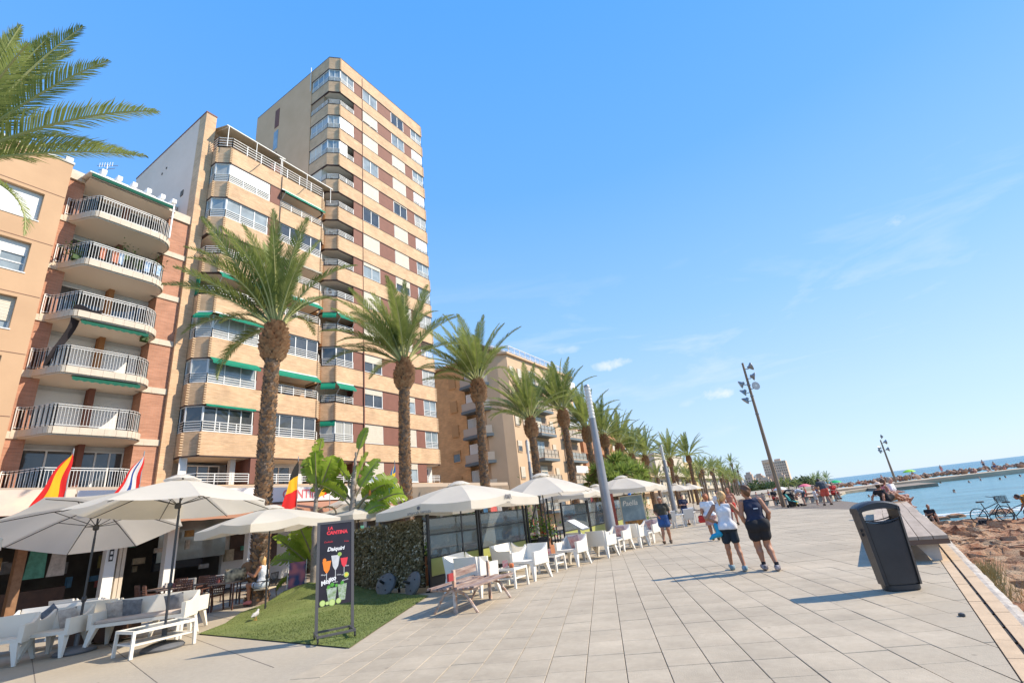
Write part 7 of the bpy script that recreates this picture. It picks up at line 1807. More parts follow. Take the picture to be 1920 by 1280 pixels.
def sdf_mesh(name, prims, h, m_, clips=(), wrinkle=0, k=.025):
    lo = np.full(3, 9.); hi = -lo
    for p in prims:
        if p[0] == 'c': pts = np.array([p[1], p[2]]); r = max(p[3], p[4])
        else: pts = np.array([p[1]]); r = max(p[2])
        lo = np.minimum(lo, pts.min(0)-r); hi = np.maximum(hi, pts.max(0)+r)
    lo -= 2.5*h; hi += 2.5*h; n = np.ceil((hi-lo)/h).astype(int)+1
    ax = [lo[i]+h*np.arange(n[i], dtype=np.float32) for i in range(3)]; D_ = np.full(n, 9., np.float32)
    for p in prims:
        kk = p[5] if p[0] == 'c' and len(p) > 5 else (p[3] if p[0] == 'e' and len(p) > 3 else k)
        if p[0] == 'c': pts = np.array([p[1], p[2]]); r = max(p[3], p[4])
        else: pts = np.array([p[1]]); r = max(p[2])
        a0 = np.maximum(0, np.floor((pts.min(0)-r-kk-2*h-lo)/h).astype(int)); a1 = np.minimum(n, np.ceil((pts.max(0)+r+kk+2*h-lo)/h).astype(int)+1)
        X, Y, Z = np.meshgrid(ax[0][a0[0]:a1[0]], ax[1][a0[1]:a1[1]], ax[2][a0[2]:a1[2]], indexing='ij')
        if p[0] == 'c':
            A = np.array(p[1], np.float32); B = np.array(p[2], np.float32); ba = B-A; L2 = max(1e-9, float(ba@ba))
            t = np.clip(((X-A[0])*ba[0]+(Y-A[1])*ba[1]+(Z-A[2])*ba[2])/L2, 0, 1)
            dd = np.sqrt((X-A[0]-t*ba[0])**2+(Y-A[1]-t*ba[1])**2+(Z-A[2]-t*ba[2])**2) - (p[3]+(p[4]-p[3])*t)
        else:
            c, r_ = p[1], p[2]; x, y, z = (X-c[0]), (Y-c[1]), (Z-c[2])
            k0 = np.sqrt((x/r_[0])**2+(y/r_[1])**2+(z/r_[2])**2); k1 = np.sqrt((x/r_[0]**2)**2+(y/r_[1]**2)**2+(z/r_[2]**2)**2)+1e-6; dd = k0*(k0-1)/k1
        S_ = D_[a0[0]:a1[0], a0[1]:a1[1], a0[2]:a1[2]]
        hh = np.clip(.5+.5*(S_-dd)/kk, 0, 1); S_[...] = S_*(1-hh)+dd*hh - kk*hh*(1-hh)
    if clips or wrinkle:
        X, Y, Z = np.meshgrid(*ax, indexing='ij')
        if wrinkle: D_ += wrinkle*(np.sin(X*31+Z*17+np.sin(Z*23))*np.sin(Z*13+Y*19+X*7))
        for (pt, nr) in clips: D_ = np.maximum(D_, (X-pt[0])*nr[0]+(Y-pt[1])*nr[1]+(Z-pt[2])*nr[2])
    V, Fc_ = surface_nets(D_, lo, h)
    me = bpy.data.meshes.new(name); me.vertices.add(len(V)); me.vertices.foreach_set('co', V.ravel().astype(np.float32))
    me.loops.add(len(Fc_)*4); me.polygons.add(len(Fc_)); me.loops.foreach_set('vertex_index', Fc_.ravel().astype(np.int32))
    me.polygons.foreach_set('loop_start', np.arange(0, len(Fc_)*4, 4, dtype=np.int32)); me.polygons.foreach_set('loop_total', np.full(len(Fc_), 4, np.int32))
    me.polygons.foreach_set('use_smooth', np.ones(len(Fc_), bool)); me.update(calc_edges=True); me.validate(); me.materials.append(m_)
    return me
skins = {'tan': mat('skin_tan', (.42, .20, .115), (.36, .16, .09), rough=.55, scale=5), 'fair': mat('skin_fair', (.55, .31, .22), (.48, .25, .17), rough=.55, scale=5), 'red': mat('skin_sunburnt', (.48, .20, .13), (.40, .15, .09), rough=.55, scale=5)}
def cloth(n, c, c2=None, sc=6): return mat('cloth_'+n, c, c2, rough=.85, scale=sc)
V3 = lambda *a: np.array(a, float)
BASE = dict(pel=(0, 0, .93), waist=(0, .005, 1.08), chest=(0, 0, 1.25), neck=(0, -.01, 1.44), head=(0, .02, 1.585),
            shL=(-.175, -.005, 1.385), elL=(-.225, -.02, 1.11), wrL=(-.23, .05, .88), shR=(.175, -.005, 1.385), elR=(.225, -.02, 1.11), wrR=(.23, .05, .88),
            hiL=(-.088, 0, .90), knL=(-.095, .015, .49), anL=(-.095, -.02, .085), hiR=(.088, 0, .90), knR=(.095, .015, .49), anR=(.095, -.02, .085), hyaw=0)
def person(label, loc, rz, H=1.70, pose=None, skin='tan', hair='brown', hairstyle='short', top=None, bottom=None, shoes=None, res=.016, female=False, build=1.0, extras=(), fingers=None, z_off=0, name='person', group=None):
    J = dict(BASE); J.update(pose or {}); hy = J.pop('hyaw'); s = H/1.70; toeL = J.pop('toeL', None); toeR = J.pop('toeR', None); htilt = J.pop('htilt', 0)
    J = {k_: np.array(v, float)*s for k_, v in J.items()}; b_ = build
    t = thing(name, label, 'person', loc, rz, group)
    sk = skins[skin]; P_ = []; c = lambda a, b, r0, r1, k=.025: ('c', np.array(a, float), np.array(b, float), r0*s, r1*s, k*s)
    pel, wa, ch, nk, hd = J['pel'], J['waist'], J['chest'], J['neck'], J['head']
    lat = (J['hiR']-J['hiL']); lat = lat/np.linalg.norm(lat); slat = (J['shR']-J['shL']); slat = slat/np.linalg.norm(slat)
    w_ = 1.0 if not female else .90; hp = 1.0 if not female else 1.12
    torso = []
    for q in (-1, 1):
        torso += [c(pel+lat*q*.055*hp*b_, wa+lat*q*.045*w_*b_, .118*b_*hp, .100*b_*w_), c(wa+lat*q*.045*w_*b_, ch+slat*q*.055*b_, .098*b_*w_, .112*b_*w_), c(ch+slat*q*.05, nk+slat*q*.055-V3(0, 0, .09*s), .105*w_*b_, .07)]
    torso += [c(J['shL']*.9+nk*.1-V3(0, 0, .01), J['shR']*.9+nk*.1-V3(0, 0, .01), .056*w_, .056*w_), c(ch, nk, .09, .055)]
    fwdp = np.cross(V3(0, 0, 1), lat); back = -fwdp if False else -np.array([-lat[1], lat[0], 0.])
    hips = [c(J['hiL']+back*.035*s, J['hiL']+back*.035*s+V3(0, 0, .02), .098*hp*b_, .098*hp*b_), c(J['hiR']+back*.035*s, J['hiR']+back*.035*s+V3(0, 0, .02), .098*hp*b_, .098*hp*b_)]
    if female: torso += [c(ch+slat*q*.07*s+(-back)*.075*s-V3(0, 0, .0), ch+slat*q*.07*s+(-back)*.08*s, .06, .06) for q in (-1, 1)]
    neck = [c(nk-V3(0, 0, .03), hd-V3(0, 0, .05*s), .052, .05)]
    ca, sa = math.cos(hy), math.sin(hy); Hx = lambda x, y, z: hd + V3((ca*x-sa*y), (sa*x+ca*y), z)*s
    heads = [('e', hd, np.array((.074, .092, .112))*s, .02), ('e', Hx(0, .035, -.055), np.array((.050, .052, .055))*s, .03*s), ('c', Hx(0, .088, .012), Hx(0, .108, -.022), .011*s, .015*s, .012*s),
             ('e', Hx(.074, -.005, -.01), np.array((.012, .02, .032))*s, .008), ('e', Hx(-.074, -.005, -.01), np.array((.012, .02, .032))*s, .008), ('c', Hx(-.02, .088, -.062), Hx(.02, .088, -.062), .010*s, .010*s, .008*s)]
    limbs = {}
    for S_ in 'LR':
        sh, el, wr, hi, kn, an = (J[q+S_] for q in ('sh', 'el', 'wr', 'hi', 'kn', 'an'))
        limbs['ua'+S_] = [c(sh, el, .049*b_, .040*b_)]; limbs['fa'+S_] = [c(el, el*.55+wr*.45, .041*b_, .039*b_), c(el*.55+wr*.45, wr, .038*b_, .026)]
        limbs['th'+S_] = [c(hi, kn, .092*b_*(1.06 if female else 1), .058*b_, .03)]; mid = kn*.68+an*.32; fk = (kn-an); cb_ = back*.018*s
        limbs['sn'+S_] = [c(kn, mid+cb_, .057*b_, .056*b_), c(mid+cb_, an, .055*b_, .034), c(kn, kn, .058*b_, .058*b_)]
        dirf = {'L': toeL, 'R': toeR}[S_]; dirf = np.array(dirf if dirf is not None else (.02*(1 if S_ == 'R' else -1), 1, -.25), float); dirf /= np.linalg.norm(dirf)
        limbs['ft'+S_] = [c(an-dirf*.03*s-V3(0, 0, .045*s), an+dirf*.145*s-V3(0, 0, .01*s), .034, .027), c(an-V3(0, 0, .03*s), an+dirf*.06*s, .036, .03), c(an+V3(0, 0, .0), an-dirf*.045*s-V3(0, 0, .04*s), .036, .034)]
        fd = (wr-el); fd /= np.linalg.norm(fd); side = np.cross(fd, V3(1, 0, 0) if abs(fd[0]) < .8 else V3(0, 0, 1)); side /= np.linalg.norm(side); pn = np.cross(fd, side)
        pc = wr+fd*.05*s; hand = [c(wr, pc, .024, .03, .015), c(pc-side*.018*s, pc-side*.016*s+fd*.04*s, .019, .018, .012), c(pc+side*.018*s, pc+side*.016*s+fd*.036*s, .019, .016, .012)]
        if fingers if fingers is not None else res < .0145:
            for i_, (oo, ln) in enumerate(((-.030, .068), (-.010, .078), (.010, .073), (.029, .056))):
                b0 = pc+side*oo*s+fd*.04*s; k1_ = b0+(fd*.9+pn*.25)*ln*.5*s; k2_ = k1_+(fd*.75+pn*.6)*ln*.5*s
                hand += [c(b0, k1_, .0095, .009, .006), c(k1_, k2_, .009, .0075, .006)]
            tb = pc-side*.026*s; hand += [c(tb-fd*.01*s, tb-side*.022*s+fd*.022*s+pn*.012*s, .012, .010, .008), c(tb-side*.022*s+fd*.022*s+pn*.012*s, tb-side*.024*s+fd*.05*s+pn*.02*s, .010, .008, .006)]
        else: hand += [c(pc+fd*.04*s, pc+fd*.095*s, .026, .017, .012)]
        limbs['hd'+S_] = hand
    body = torso + hips + neck + heads + [p for v in limbs.values() for p in v]
    bo = inst('body', sdf_mesh('body', body, res, sk), t)
    def infl(ps, e, cut=None):
        out_ = []
        for p in ps:
            if p[0] == 'c':
                A, B = p[1], p[2]; r1 = p[4]
                if cut is not None: B = A+(B-A)*cut; r1 = p[3]+(p[4]-p[3])*cut
                out_.append(('c', A, B, p[3]+e*s, r1+e*s, .03*s))
            else: out_.append(('e', p[1], tuple(q+e*s for q in p[2]), .02))
        return out_
    up = (nk-wa); up = up/np.linalg.norm(up)
    if top:
        m_, sl, hem, infl_, nlow = top.get('m'), top.get('sleeve', 0), top.get('hem', -.02), top.get('e', .014), top.get('neck', .0)
        ps = infl([p for p in torso], infl_) 
        if hem < -.01: ps += infl(hips, infl_)
        cl = [(nk+up*(-.005-nlow)*s, up)]
        if sl:
            for S_ in 'LR': ps += infl(limbs['ua'+S_], infl_+.006, min(1, sl))
            if sl > 1:
                for S_ in 'LR': ps += infl(limbs['fa'+S_], infl_)
        else:
            for S_, sg in (('L', -1), ('R', 1)): cl.append((J['sh'+S_]-slat*sg*.035*s, slat*sg*.96 + up*.28))
        cl.append((pel+up*hem*s, -up))
        inst('shirt', sdf_mesh('shirt', ps, res, m_, cl, wrinkle=.004), t)
    if bottom:
        m_, ln, e_ = bottom['m'], bottom.get('len', .5), bottom.get('e', .018)
        ps = infl(hips, e_) + infl([torso[0], torso[3]], e_, .5)
        for S_ in 'LR':
            th = limbs['th'+S_][0]; A, B = th[1], th[2]; cut = min(1, ln); Bc = A+(B-A)*cut
            ps.append(('c', A, Bc, th[3]+e_*s, (th[3]+(th[4]-th[3])*cut)+(e_+bottom.get('flare', .012))*s, .02*s))
            if ln > 1: ps += infl(limbs['sn'+S_][:2], e_)
        cl = [(pel+up*bottom.get('waist', .09)*s, up)]
        if bottom.get('skirt'):
            kc = pel - V3(0, 0, bottom['skirt']*s); ps = infl(hips, e_)+infl([torso[0], torso[3]], e_, .5)+[('c', pel+lat*q*.05*s, kc+lat*q*.06*s+V3(0, .02*s*j, 0), .13*s, .15*s, .03) for q in (-1, 1) for j in (-1, 1)]; cl.append((kc+V3(0, 0, .03*s), (0, 0, -1)))
        elif ln <= 1:
            for S_ in 'LR':
                th = limbs['th'+S_][0]; A, B = th[1], th[2]; dn = (B-A)/np.linalg.norm(B-A)
        inst('shorts' if ln <= 1 else 'trousers', sdf_mesh('shorts', ps, res, m_, cl, wrinkle=.003), t)
    if shoes is not None:
        for S_ in 'LR':
            ps = infl(limbs['ft'+S_], .016); an = J['an'+S_]
            inst('shoe', sdf_mesh('shoe', ps, min(res, .012), shoes, [(an+V3(0, 0, .02*s), (0, 0, 1))]), t)
    hcol = {'brown': (.085, .036, .014), 'blond': (.38, .22, .09), 'grey': (.25, .2, .15), 'dark': (.02, .013, .01), 'auburn': (.25, .08, .03)}[hair]
    hm = mat('hair_'+hair, hcol, tuple(q*2.2 for q in hcol), rough=.55, scale=30, stretch=(1, 1, .25), bump=.6, bscale=45)
    if hairstyle != 'bald':
        e_ = .014 if hairstyle in ('short', 'bun') else .032 if hairstyle == 'full' else .022
        ps = [('e', Hx(0, -.012, .012), (s*(.074+e_), s*(.090+e_), s*(.108+e_)), .02)]
        if hairstyle == 'long': ps += [('c', Hx(0, -.05, -.02), Hx(.0, -.09, -.24), .075*s, .045*s, .03), ('c', Hx(.05, -.02, -.02), Hx(.06, -.03, -.18), .035*s, .03*s, .03), ('c', Hx(-.05, -.02, -.02), Hx(-.06, -.03, -.18), .035*s, .03*s, .03)]
        if hairstyle == 'bun': ps += [('e', Hx(0, -.12, -.02), (.035*s, .04*s, .035*s), .015)]
        if hairstyle == 'tail': ps += [('c', Hx(0, -.1, .0), Hx(0, -.16, -.06), .03*s, .03*s, .02), ('c', Hx(0, -.16, -.06), Hx(0, -.13, -.2), .03*s, .015*s, .02)]
        fy = (-sa, ca, 0); n1 = np.array((fy[0]*.86, fy[1]*.86, -.52)); cl = [(Hx(0, .035, .03), n1)]
        inst('hair', sdf_mesh('hair', ps, min(res, .012), hm, cl, wrinkle=.012 if hairstyle == 'full' else .006), t)
    for e in extras:
        nm, m_, ps, cl = e if len(e) == 4 else (*e, ())
        ps2 = [(p[0], np.array(p[1])*s, np.array(p[2])*s, *[q*s for q in p[3:5]], *([p[5]] if len(p) > 5 else [])) if p[0] == 'c' else ('e', np.array(p[1])*s, tuple(q*s for q in p[2]), .01) for p in ps]
        inst(nm, sdf_mesh(nm, ps2, min(res, .012), m_, cl), t)
    t['_j'] = 0; del t['_j']
    return t, J, s
shoe_t = cloth('teal_shoe', (.08, .20, .24), (.35, .40, .42), 20); shoe_k = cloth('dark_shoe', (.04, .03, .035), (.5, .45, .45), 14); sandal = cloth('brown_sandal', (.08, .05, .03))
navy = cloth('navy', (.012, .018, .045), (.016, .024, .06)); blackc = cloth('black', (.012, .012, .016)); white_c = cloth('white', (.74, .74, .76), (.68, .68, .71)); olive = cloth('dark_olive', (.045, .042, .03), (.06, .055, .04)); blue_s = cloth('blue', (.03, .07, .19), (.04, .1, .26)); redc = cloth('red', (.62, .05, .04), (.5, .04, .03)); greyc = cloth('slate', (.06, .07, .085)); pinkc = cloth('pink', (.75, .24, .25)); printc = cloth('print', (.55, .42, .38), (.35, .12, .12), 40); flor = cloth('white_blue_print', (.70, .70, .72), (.35, .42, .55), 25)
W_ = A_(-.30, .95)
# the two women walking away
walkN = dict(pel=(0, 0, .90), waist=(0, .01, 1.05), chest=(-.005, .02, 1.22), neck=(-.03, .02, 1.41), head=(-.06, .045, 1.555), shL=(-.20, .02, 1.355), shR=(.17, .02, 1.36), elL=(-.265, .0, 1.09), wrL=(-.19, .09, .87), elR=(.27, -.02, 1.10), wrR=(.24, .10, .90), hiL=(-.10, 0, .87), hiR=(.10, 0, .87),
             knL=(-.08, .10, .475), anL=(-.07, .03, .10), knR=(.10, .06, .475), anR=(.13, -.18, .10), toeL=(-.12, 1, -.12), toeR=(.22, 1, -.22), hyaw=.95)
t, J, s = person('woman in navy sleeveless top and black shorts walking away, right one of the pair', (-1.60, 12.15, -.006), W_, 1.74, walkN, 'tan', 'brown', 'full', dict(m=navy, sleeve=0, hem=-.0), dict(m=blackc, len=.50, e=.014, flare=.022), shoe_k, res=.011, female=True, build=1.14)
b = MB(); b.box(-.02, .07, -.168, -.15, 1.225, 1.245); b.build('small_print', white_c, t)
b = MB()
for S_ in ('anL', 'anR'): a = J[S_]; b.tube([tuple(a+V3(0, -.0, .0)), tuple(a+V3(0, 0, .075))], [.046, .044], 12)
b.build('sock', blackc, t)
walkW = dict(pel=(0, 0, .91), neck=(.02, .01, 1.42), head=(.045, .035, 1.56), shL=(-.185, 0, 1.375), shR=(.19, 0, 1.37), elL=(-.40, -.05, 1.13), wrL=(-.18, .03, 1.02), elR=(.33, .02, 1.16), wrR=(.42, .14, 1.05),
             knL=(-.08, .06, .485), anL=(-.08, .16, .095), knR=(.11, -.03, .48), anR=(.13, -.20, .10), toeL=(-.12, 1, -.08), toeR=(.25, 1, -.2), hyaw=-.75)
person('woman in white sleeveless top and dark shorts walking away, turquoise bag at her hip', (-2.25, 12.30, -.006), W_, 1.68, walkW, 'tan', 'blond', 'tail', dict(m=white_c, sleeve=0, hem=-.05, e=.018), dict(m=cloth('dark_teal', (.012, .022, .035)), len=.64, e=.013, flare=.010, waist=.03), shoe_t, res=.011, female=True, build=.95,
       extras=[('bag', mat('turquoise_bag', (.01, .30, .48), rough=.5), [('c', (-.24, -.04, .98), (-.20, -.05, .78), .045, .06), ('c', (-.20, -.05, .78), (-.34, -.06, .75), .06, .045), ('c', (-.34, -.06, .75), (-.42, -.06, .70), .045, .025)]), ('headband', mat('pale_band', (.6, .35, .25), rough=.8), [('e', (.045, .03, 1.575), (.094, .112, .040))])])
# the walking man
walkM = dict(pel=(0, 0, .92), elL=(-.25, -.06, 1.12), wrL=(-.27, .0, .90), elR=(.26, -.05, 1.13), wrR=(.16, .14, .98), knL=(-.10, .08, .49), anL=(-.11, -.04, .09), knR=(.10, .12, .50), anR=(.12, .22, .10), head=(0, .035, 1.575), toeR=(.1, 1, .1), toeL=(-.1, 1, -.5))
person('man in dark T-shirt, blue shorts and sunglasses walking towards the camera', (-5.95, 20.1, .012), A_(.22, -.97), 1.74, walkM, 'tan', 'grey', 'short', dict(m=olive, sleeve=.75, hem=-.03, e=.022), dict(m=blue_s, len=.55, e=.026, flare=.03), sandal, res=.0135, build=1.08,
       extras=[('sunglasses', black_metal, [('c', (-.055, .098, 1.595), (-.018, .112, 1.59), .018, .018), ('c', (.018, .112, 1.59), (.055, .098, 1.595), .018, .018)]), ('bag_strap', black_metal, [('c', (-.12, .10, 1.42), (.06, .14, 1.15), .016, .016), ('c', (.06, .14, 1.15), (.16, .10, 1.0), .016, .016)]), ('shoulder_bag', black_metal, [('c', (-.26, .02, 1.0), (-.26, .02, .88), .06, .06)])])
# woman with red bag walking away
person('woman in white top and patterned skirt with a red handbag, walking away', (-4.15, 19.9, .012), A_(-.25, .97), 1.64, dict(walkN, elL=(-.25, -.06, 1.1), wrL=(-.24, .0, .9), head=(-.0, .03, 1.56), neck=(0, .01, 1.41), shL=(-.185, 0, 1.36), hyaw=.1), 'tan', 'auburn', 'full', dict(m=white_c, sleeve=.5, hem=-.02, e=.02), dict(m=printc, skirt=.38, len=.5), sandal, res=.015, female=True, build=1.1,
       extras=[('red_handbag', redc, [('c', (-.36, .04, .86), (-.22, .04, .86), .07, .07), ('c', (-.36, .04, .74), (-.22, .04, .74), .085, .085)]), ('bag_handle', black_metal, [('c', (-.34, .04, .92), (-.26, .0, 1.1), .012, .012)])])
# people beyond the pair
person('bare-chested man far behind the pair, coming closer', (-4.6, 27.6, .01), A_(.2, -.98), 1.78, walkM, 'red', 'auburn', 'short', None, dict(m=redc, len=.6, e=.02), sandal, res=.02, build=1.05)
person('person in white T-shirt behind the pair, beside the bare-chested man', (-5.5, 29.5, .01), A_(.2, -.98), 1.72, walkM, 'fair', 'dark', 'short', dict(m=white_c, sleeve=.7, hem=-.03, e=.022), dict(m=greyc, len=.6, e=.02), sandal, res=.02)
person('person in dark navy T-shirt standing by the grey sun loungers', (-7.9, 31.4, .01), A_(.6, -.8), 1.74, dict(elL=(-.24, .04, 1.14), wrL=(-.12, .22, 1.12), elR=(.24, .04, 1.14), wrR=(.1, .22, 1.12)), 'fair', 'dark', 'short', dict(m=navy, sleeve=.7, hem=-.03, e=.022), dict(m=blue_s, len=.62, e=.02), sandal, res=.02)
def seated(**k):
    d = dict(pel=(0, 0, .12), waist=(0, -.02, .28), chest=(0, -.0, .46), neck=(0, .02, .65), head=(0, .05, .80), shL=(-.175, .01, .59), shR=(.175, .01, .59), elL=(-.23, .06, .33), wrL=(-.17, .27, .30), elR=(.23, .06, .33), wrR=(.17, .27, .30),
             hiL=(-.09, .03, .10), hiR=(.09, .03, .10), knL=(-.11, .44, .13), anL=(-.10, .46, -.30), knR=(.11, .44, .13), anR=(.10, .46, -.30)); d.update(k); return d
person('woman in black sitting on the far grey bench by the sun loungers', (-7.1, 33.2, .42), A_(.5, -.85), 1.66, seated(), 'fair', 'brown', 'long', dict(m=blackc, sleeve=.4, hem=-.0), dict(m=blackc, len=.5), None, res=.02, female=True)
# woman at the table
person('seated fair-haired woman in white top at the brown table', (-15.5, 9.5, .47), A_(-.92, -.40), 1.66, seated(elL=(-.24, .12, .36), wrL=(-.15, .36, .44), elR=(.24, .13, .36), wrR=(.13, .38, .42), anL=(-.10, .36, -.34), anR=(.12, .40, -.34), knL=(-.10, .42, .12), head=(0, .06, .79)), 'tan', 'blond', 'long', dict(m=flor, sleeve=0, hem=-.02, e=.02), dict(m=cloth('denim_print', (.25, .35, .5), (.6, .65, .7), 22), len=.35), cloth('pink_sandal', (.6, .2, .2)), res=.013, female=True, build=1.05)
# family by the far bench
bend = dict(pel=(0, -.12, .92), waist=(0, .02, 1.02), chest=(0, .2, 1.08), neck=(0, .38, 1.12), head=(0, .50, 1.12), shL=(-.175, .33, 1.08), shR=(.175, .33, 1.08), elL=(-.2, .38, .82), wrL=(-.12, .5, .62), elR=(.2, .38, .82), wrR=(.12, .5, .62), hiL=(-.09, -.1, .9), hiR=(.09, -.1, .9), knL=(-.1, .0, .48), knR=(.1, .02, .48))
person('person in pale top bending over the pushchair', (-2.1, 42.6, .01), A_(-.9, .1), 1.7, bend, 'fair', 'grey', 'short', dict(m=cloth('pale_grey', (.5, .5, .52)), sleeve=.5, hem=-.02, e=.02), dict(m=greyc, len=.55), sandal, res=.024)
person('small child in a white dress between the bending person and the man in red shorts', (-1.25, 41.2, .01), A_(.8, .4), 1.12, {}, 'fair', 'auburn', 'short', dict(m=white_c, sleeve=.4, hem=-.1, e=.02), dict(m=cloth('cream_dress', (.6, .55, .5)), skirt=.42, len=.5), None, res=.024)
person('man in slate T-shirt and red shorts leaning forward by the far bench', (-.6, 39.8, .01), A_(-.45, .9), 1.86, dict(neck=(-.02, .14, 1.40), head=(-.05, .27, 1.47), chest=(0, .06, 1.24), shL=(-.2, .1, 1.35), shR=(.16, .1, 1.35), elL=(-.3, .16, 1.12), wrL=(-.22, .3, .95), elR=(.22, .12, 1.1), wrR=(.2, .2, .9), knL=(-.16, .03, .49), anL=(-.22, .0, .09), knR=(.12, .05, .49), anR=(.2, .02, .09)), 'fair', 'dark', 'short', dict(m=greyc, sleeve=.75, hem=-.03, e=.03), dict(m=cloth('coral_shorts', (.65, .10, .06)), len=.62, e=.026, flare=.03), sandal, res=.024, build=1.12)
person('woman in a bright red dress sitting on the far bench', (-.1, 45.8, .5), A_(.5, -.85), 1.66, seated(), 'fair', 'brown', 'short', dict(m=redc, sleeve=.4, hem=-.05, e=.03), dict(m=redc, len=.8, e=.04), sandal, res=.024, female=True)
person('person in dark clothes sitting on the far bench left of the mast', (-4.6, 49.6, .5), A_(.5, -.85), 1.7, seated(), 'fair', 'dark', 'short', dict(m=blackc, sleeve=.7, hem=-.05, e=.02), dict(m=redc, len=.6, e=.03), sandal, res=.024)
# pushchair
t = thing('pushchair', 'teal and black pushchair beside the bending person', 'pushchair', (-2.75, 42.7, 0), 1.2)
b = MB(); b.slab([(-.2, -.25, .35), (.2, -.25, .35), (.2, .2, .45), (-.2, .2, .45)], .05, (0, 0, 1)); b.slab([(-.2, .2, .45), (.2, .2, .45), (.2, .5, .95), (-.2, .5, .95)], .05, (0, -1, 1)); b.build('seat', mat('teal_cloth', (.0, .22, .25), rough=.8), t)
b = MB(); n = 8
vs = [(x, .28+.32*cos(a), .82+.34*sin(a)) for a in [pi*i/n+.3 for i in range(n+1)] for x in (-.22, .22)]; b.add(vs, [(i*2, i*2+1, i*2+3, i*2+2) for i in range(n)]); b.build('hood', blackc, t)
for x in (-.25, .25): b = MB(); b.bar((x, -.35, .1), (x, .65, 1.05), .03); b.bar((x, .4, .1), (x, .0, .55), .03); b.build('frame', black_metal, t)
for x in (-.25, .25):
    for y in (-.35, .4): b = MB(); b.lathe([(0, -.02), (.1, -.02), (.1, .02), (0, .02)], 12, (x, y, .1), Matrix.Rotation(pi/2, 3, 'Y')); b.build('wheel', black_metal, t)
b = MB(); b.bar((-.25, .65, 1.05), (.25, .65, 1.05), .03); b.build('handle', black_metal, t)
b = MB(); rbox(b, (0, 0, .2), (.3, .18, .4), .05); o = b.build('bag', mat('yellow_bag', (.8, .6, .02), rough=.6), smooth=True); o.location = (-2.75, 43.6, .02); tag(o, 'yellow bag standing between the far bin and the pushchair', 'bag')
# couple on the timber bench
person('woman with long brown hair and pink top sitting on the timber bench', (1.75, 26.1, .50), A_(.9, .35), 1.66, seated(hyaw=.3, knL=(-.1, .45, .10), anL=(-.1, .75, -.12), knR=(.11, .45, .16), anR=(.1, .8, .0), toeL=(0, 1, .5), toeR=(0, 1, .6)), 'tan', 'brown', 'long', dict(m=pinkc, sleeve=0, hem=.03), dict(m=cloth('khaki', (.35, .24, .12)), len=.55), None, res=.016, female=True)
person('person in black lounging on the timber bench, knees up, pale hat', (1.62, 25.3, .50), A_(.75, .65), 1.7, seated(chest=(0, -.10, .38), neck=(0, -.14, .52), head=(0, -.12, .66), shL=(-.175, -.13, .47), shR=(.175, -.13, .47), elL=(-.27, -.3, .26), wrL=(-.3, -.38, .02), elR=(.25, -.3, .26), wrR=(.28, -.38, .02), knL=(-.1, .38, .36), anL=(-.1, .72, .08), knR=(.1, .42, .30), anR=(.1, .78, .06), toeL=(0, .8, .6), toeR=(0, .8, .6)), 'tan', 'dark', 'short', dict(m=blackc, sleeve=.4, hem=-.02, e=.02), dict(m=blackc, len=.5), None, res=.016,
       extras=[('sun_hat', mat('pale_hat', (.65, .5, .4), rough=.9), [('e', (0, -.12, .72), (.2, .2, .025)), ('e', (0, -.12, .75), (.10, .10, .07))])])
person('person in a white shirt half hidden behind the pink-topped woman', (2.05, 26.9, .50), A_(.8, -.3), 1.7, seated(), 'fair', 'grey', 'short', dict(m=white_c, sleeve=.7, hem=-.03, e=.025), dict(m=cloth('green_shorts', (.12, .18, .1)), len=.6), None, res=.018)
# man on the rocks, and the one in orange by the bicycles
person('man in dark shorts sitting on the rocks at the water', (3.95, 35.2, rh(3.95, 35.2)+.05), A_(.2, -1), 1.72, seated(knL=(-.1, .35, .33), anL=(-.1, .5, -.06), knR=(.1, .38, .3), anR=(.1, .55, -.06), elR=(.24, .1, .36), wrR=(.1, .3, .42)), 'tan', 'dark', 'bald', dict(m=blackc, sleeve=.3, hem=-.1), dict(m=blackc, len=.5), None, res=.018)
person('person in an orange T-shirt bending by the bicycles at the right edge', (7.5, 32.4, rh(7.5, 32.4)), A_(-.9, .2), 1.7, bend, 'tan', 'dark', 'short', dict(m=cloth('orange', (.80, .30, .01)), sleeve=.7, hem=-.03, e=.025), dict(m=greyc, len=.6), sandal, res=.018)
bicycle('dark bicycle with a front basket standing on the rocks, left one', (5.45, 30.0, rh(5.45, 30.0)+.10), radians(22)); bicycle('dark bicycle with a front basket and red bag, right one on the rocks', (6.5, 31.0, rh(6.5, 31)+.10), radians(15))
b = MB(); rbox(b, (0, 0, .15), (.4, .25, .3), .06); o = b.build('bag', redc, smooth=True); o.location = (6.7, 30.6, rh(6.7, 30.6)); tag(o, 'red bag lying by the right bicycle on the rocks', 'bag'); b = MB(); rbox(b, (0, 0, .15), (.5, .3, .3), .08); o = b.build('bag', blackc, smooth=True); o.location = (5.2, 30.3, rh(5.2, 30.3)); tag(o, 'black bag lying by the left bicycle on the rocks', 'bag')
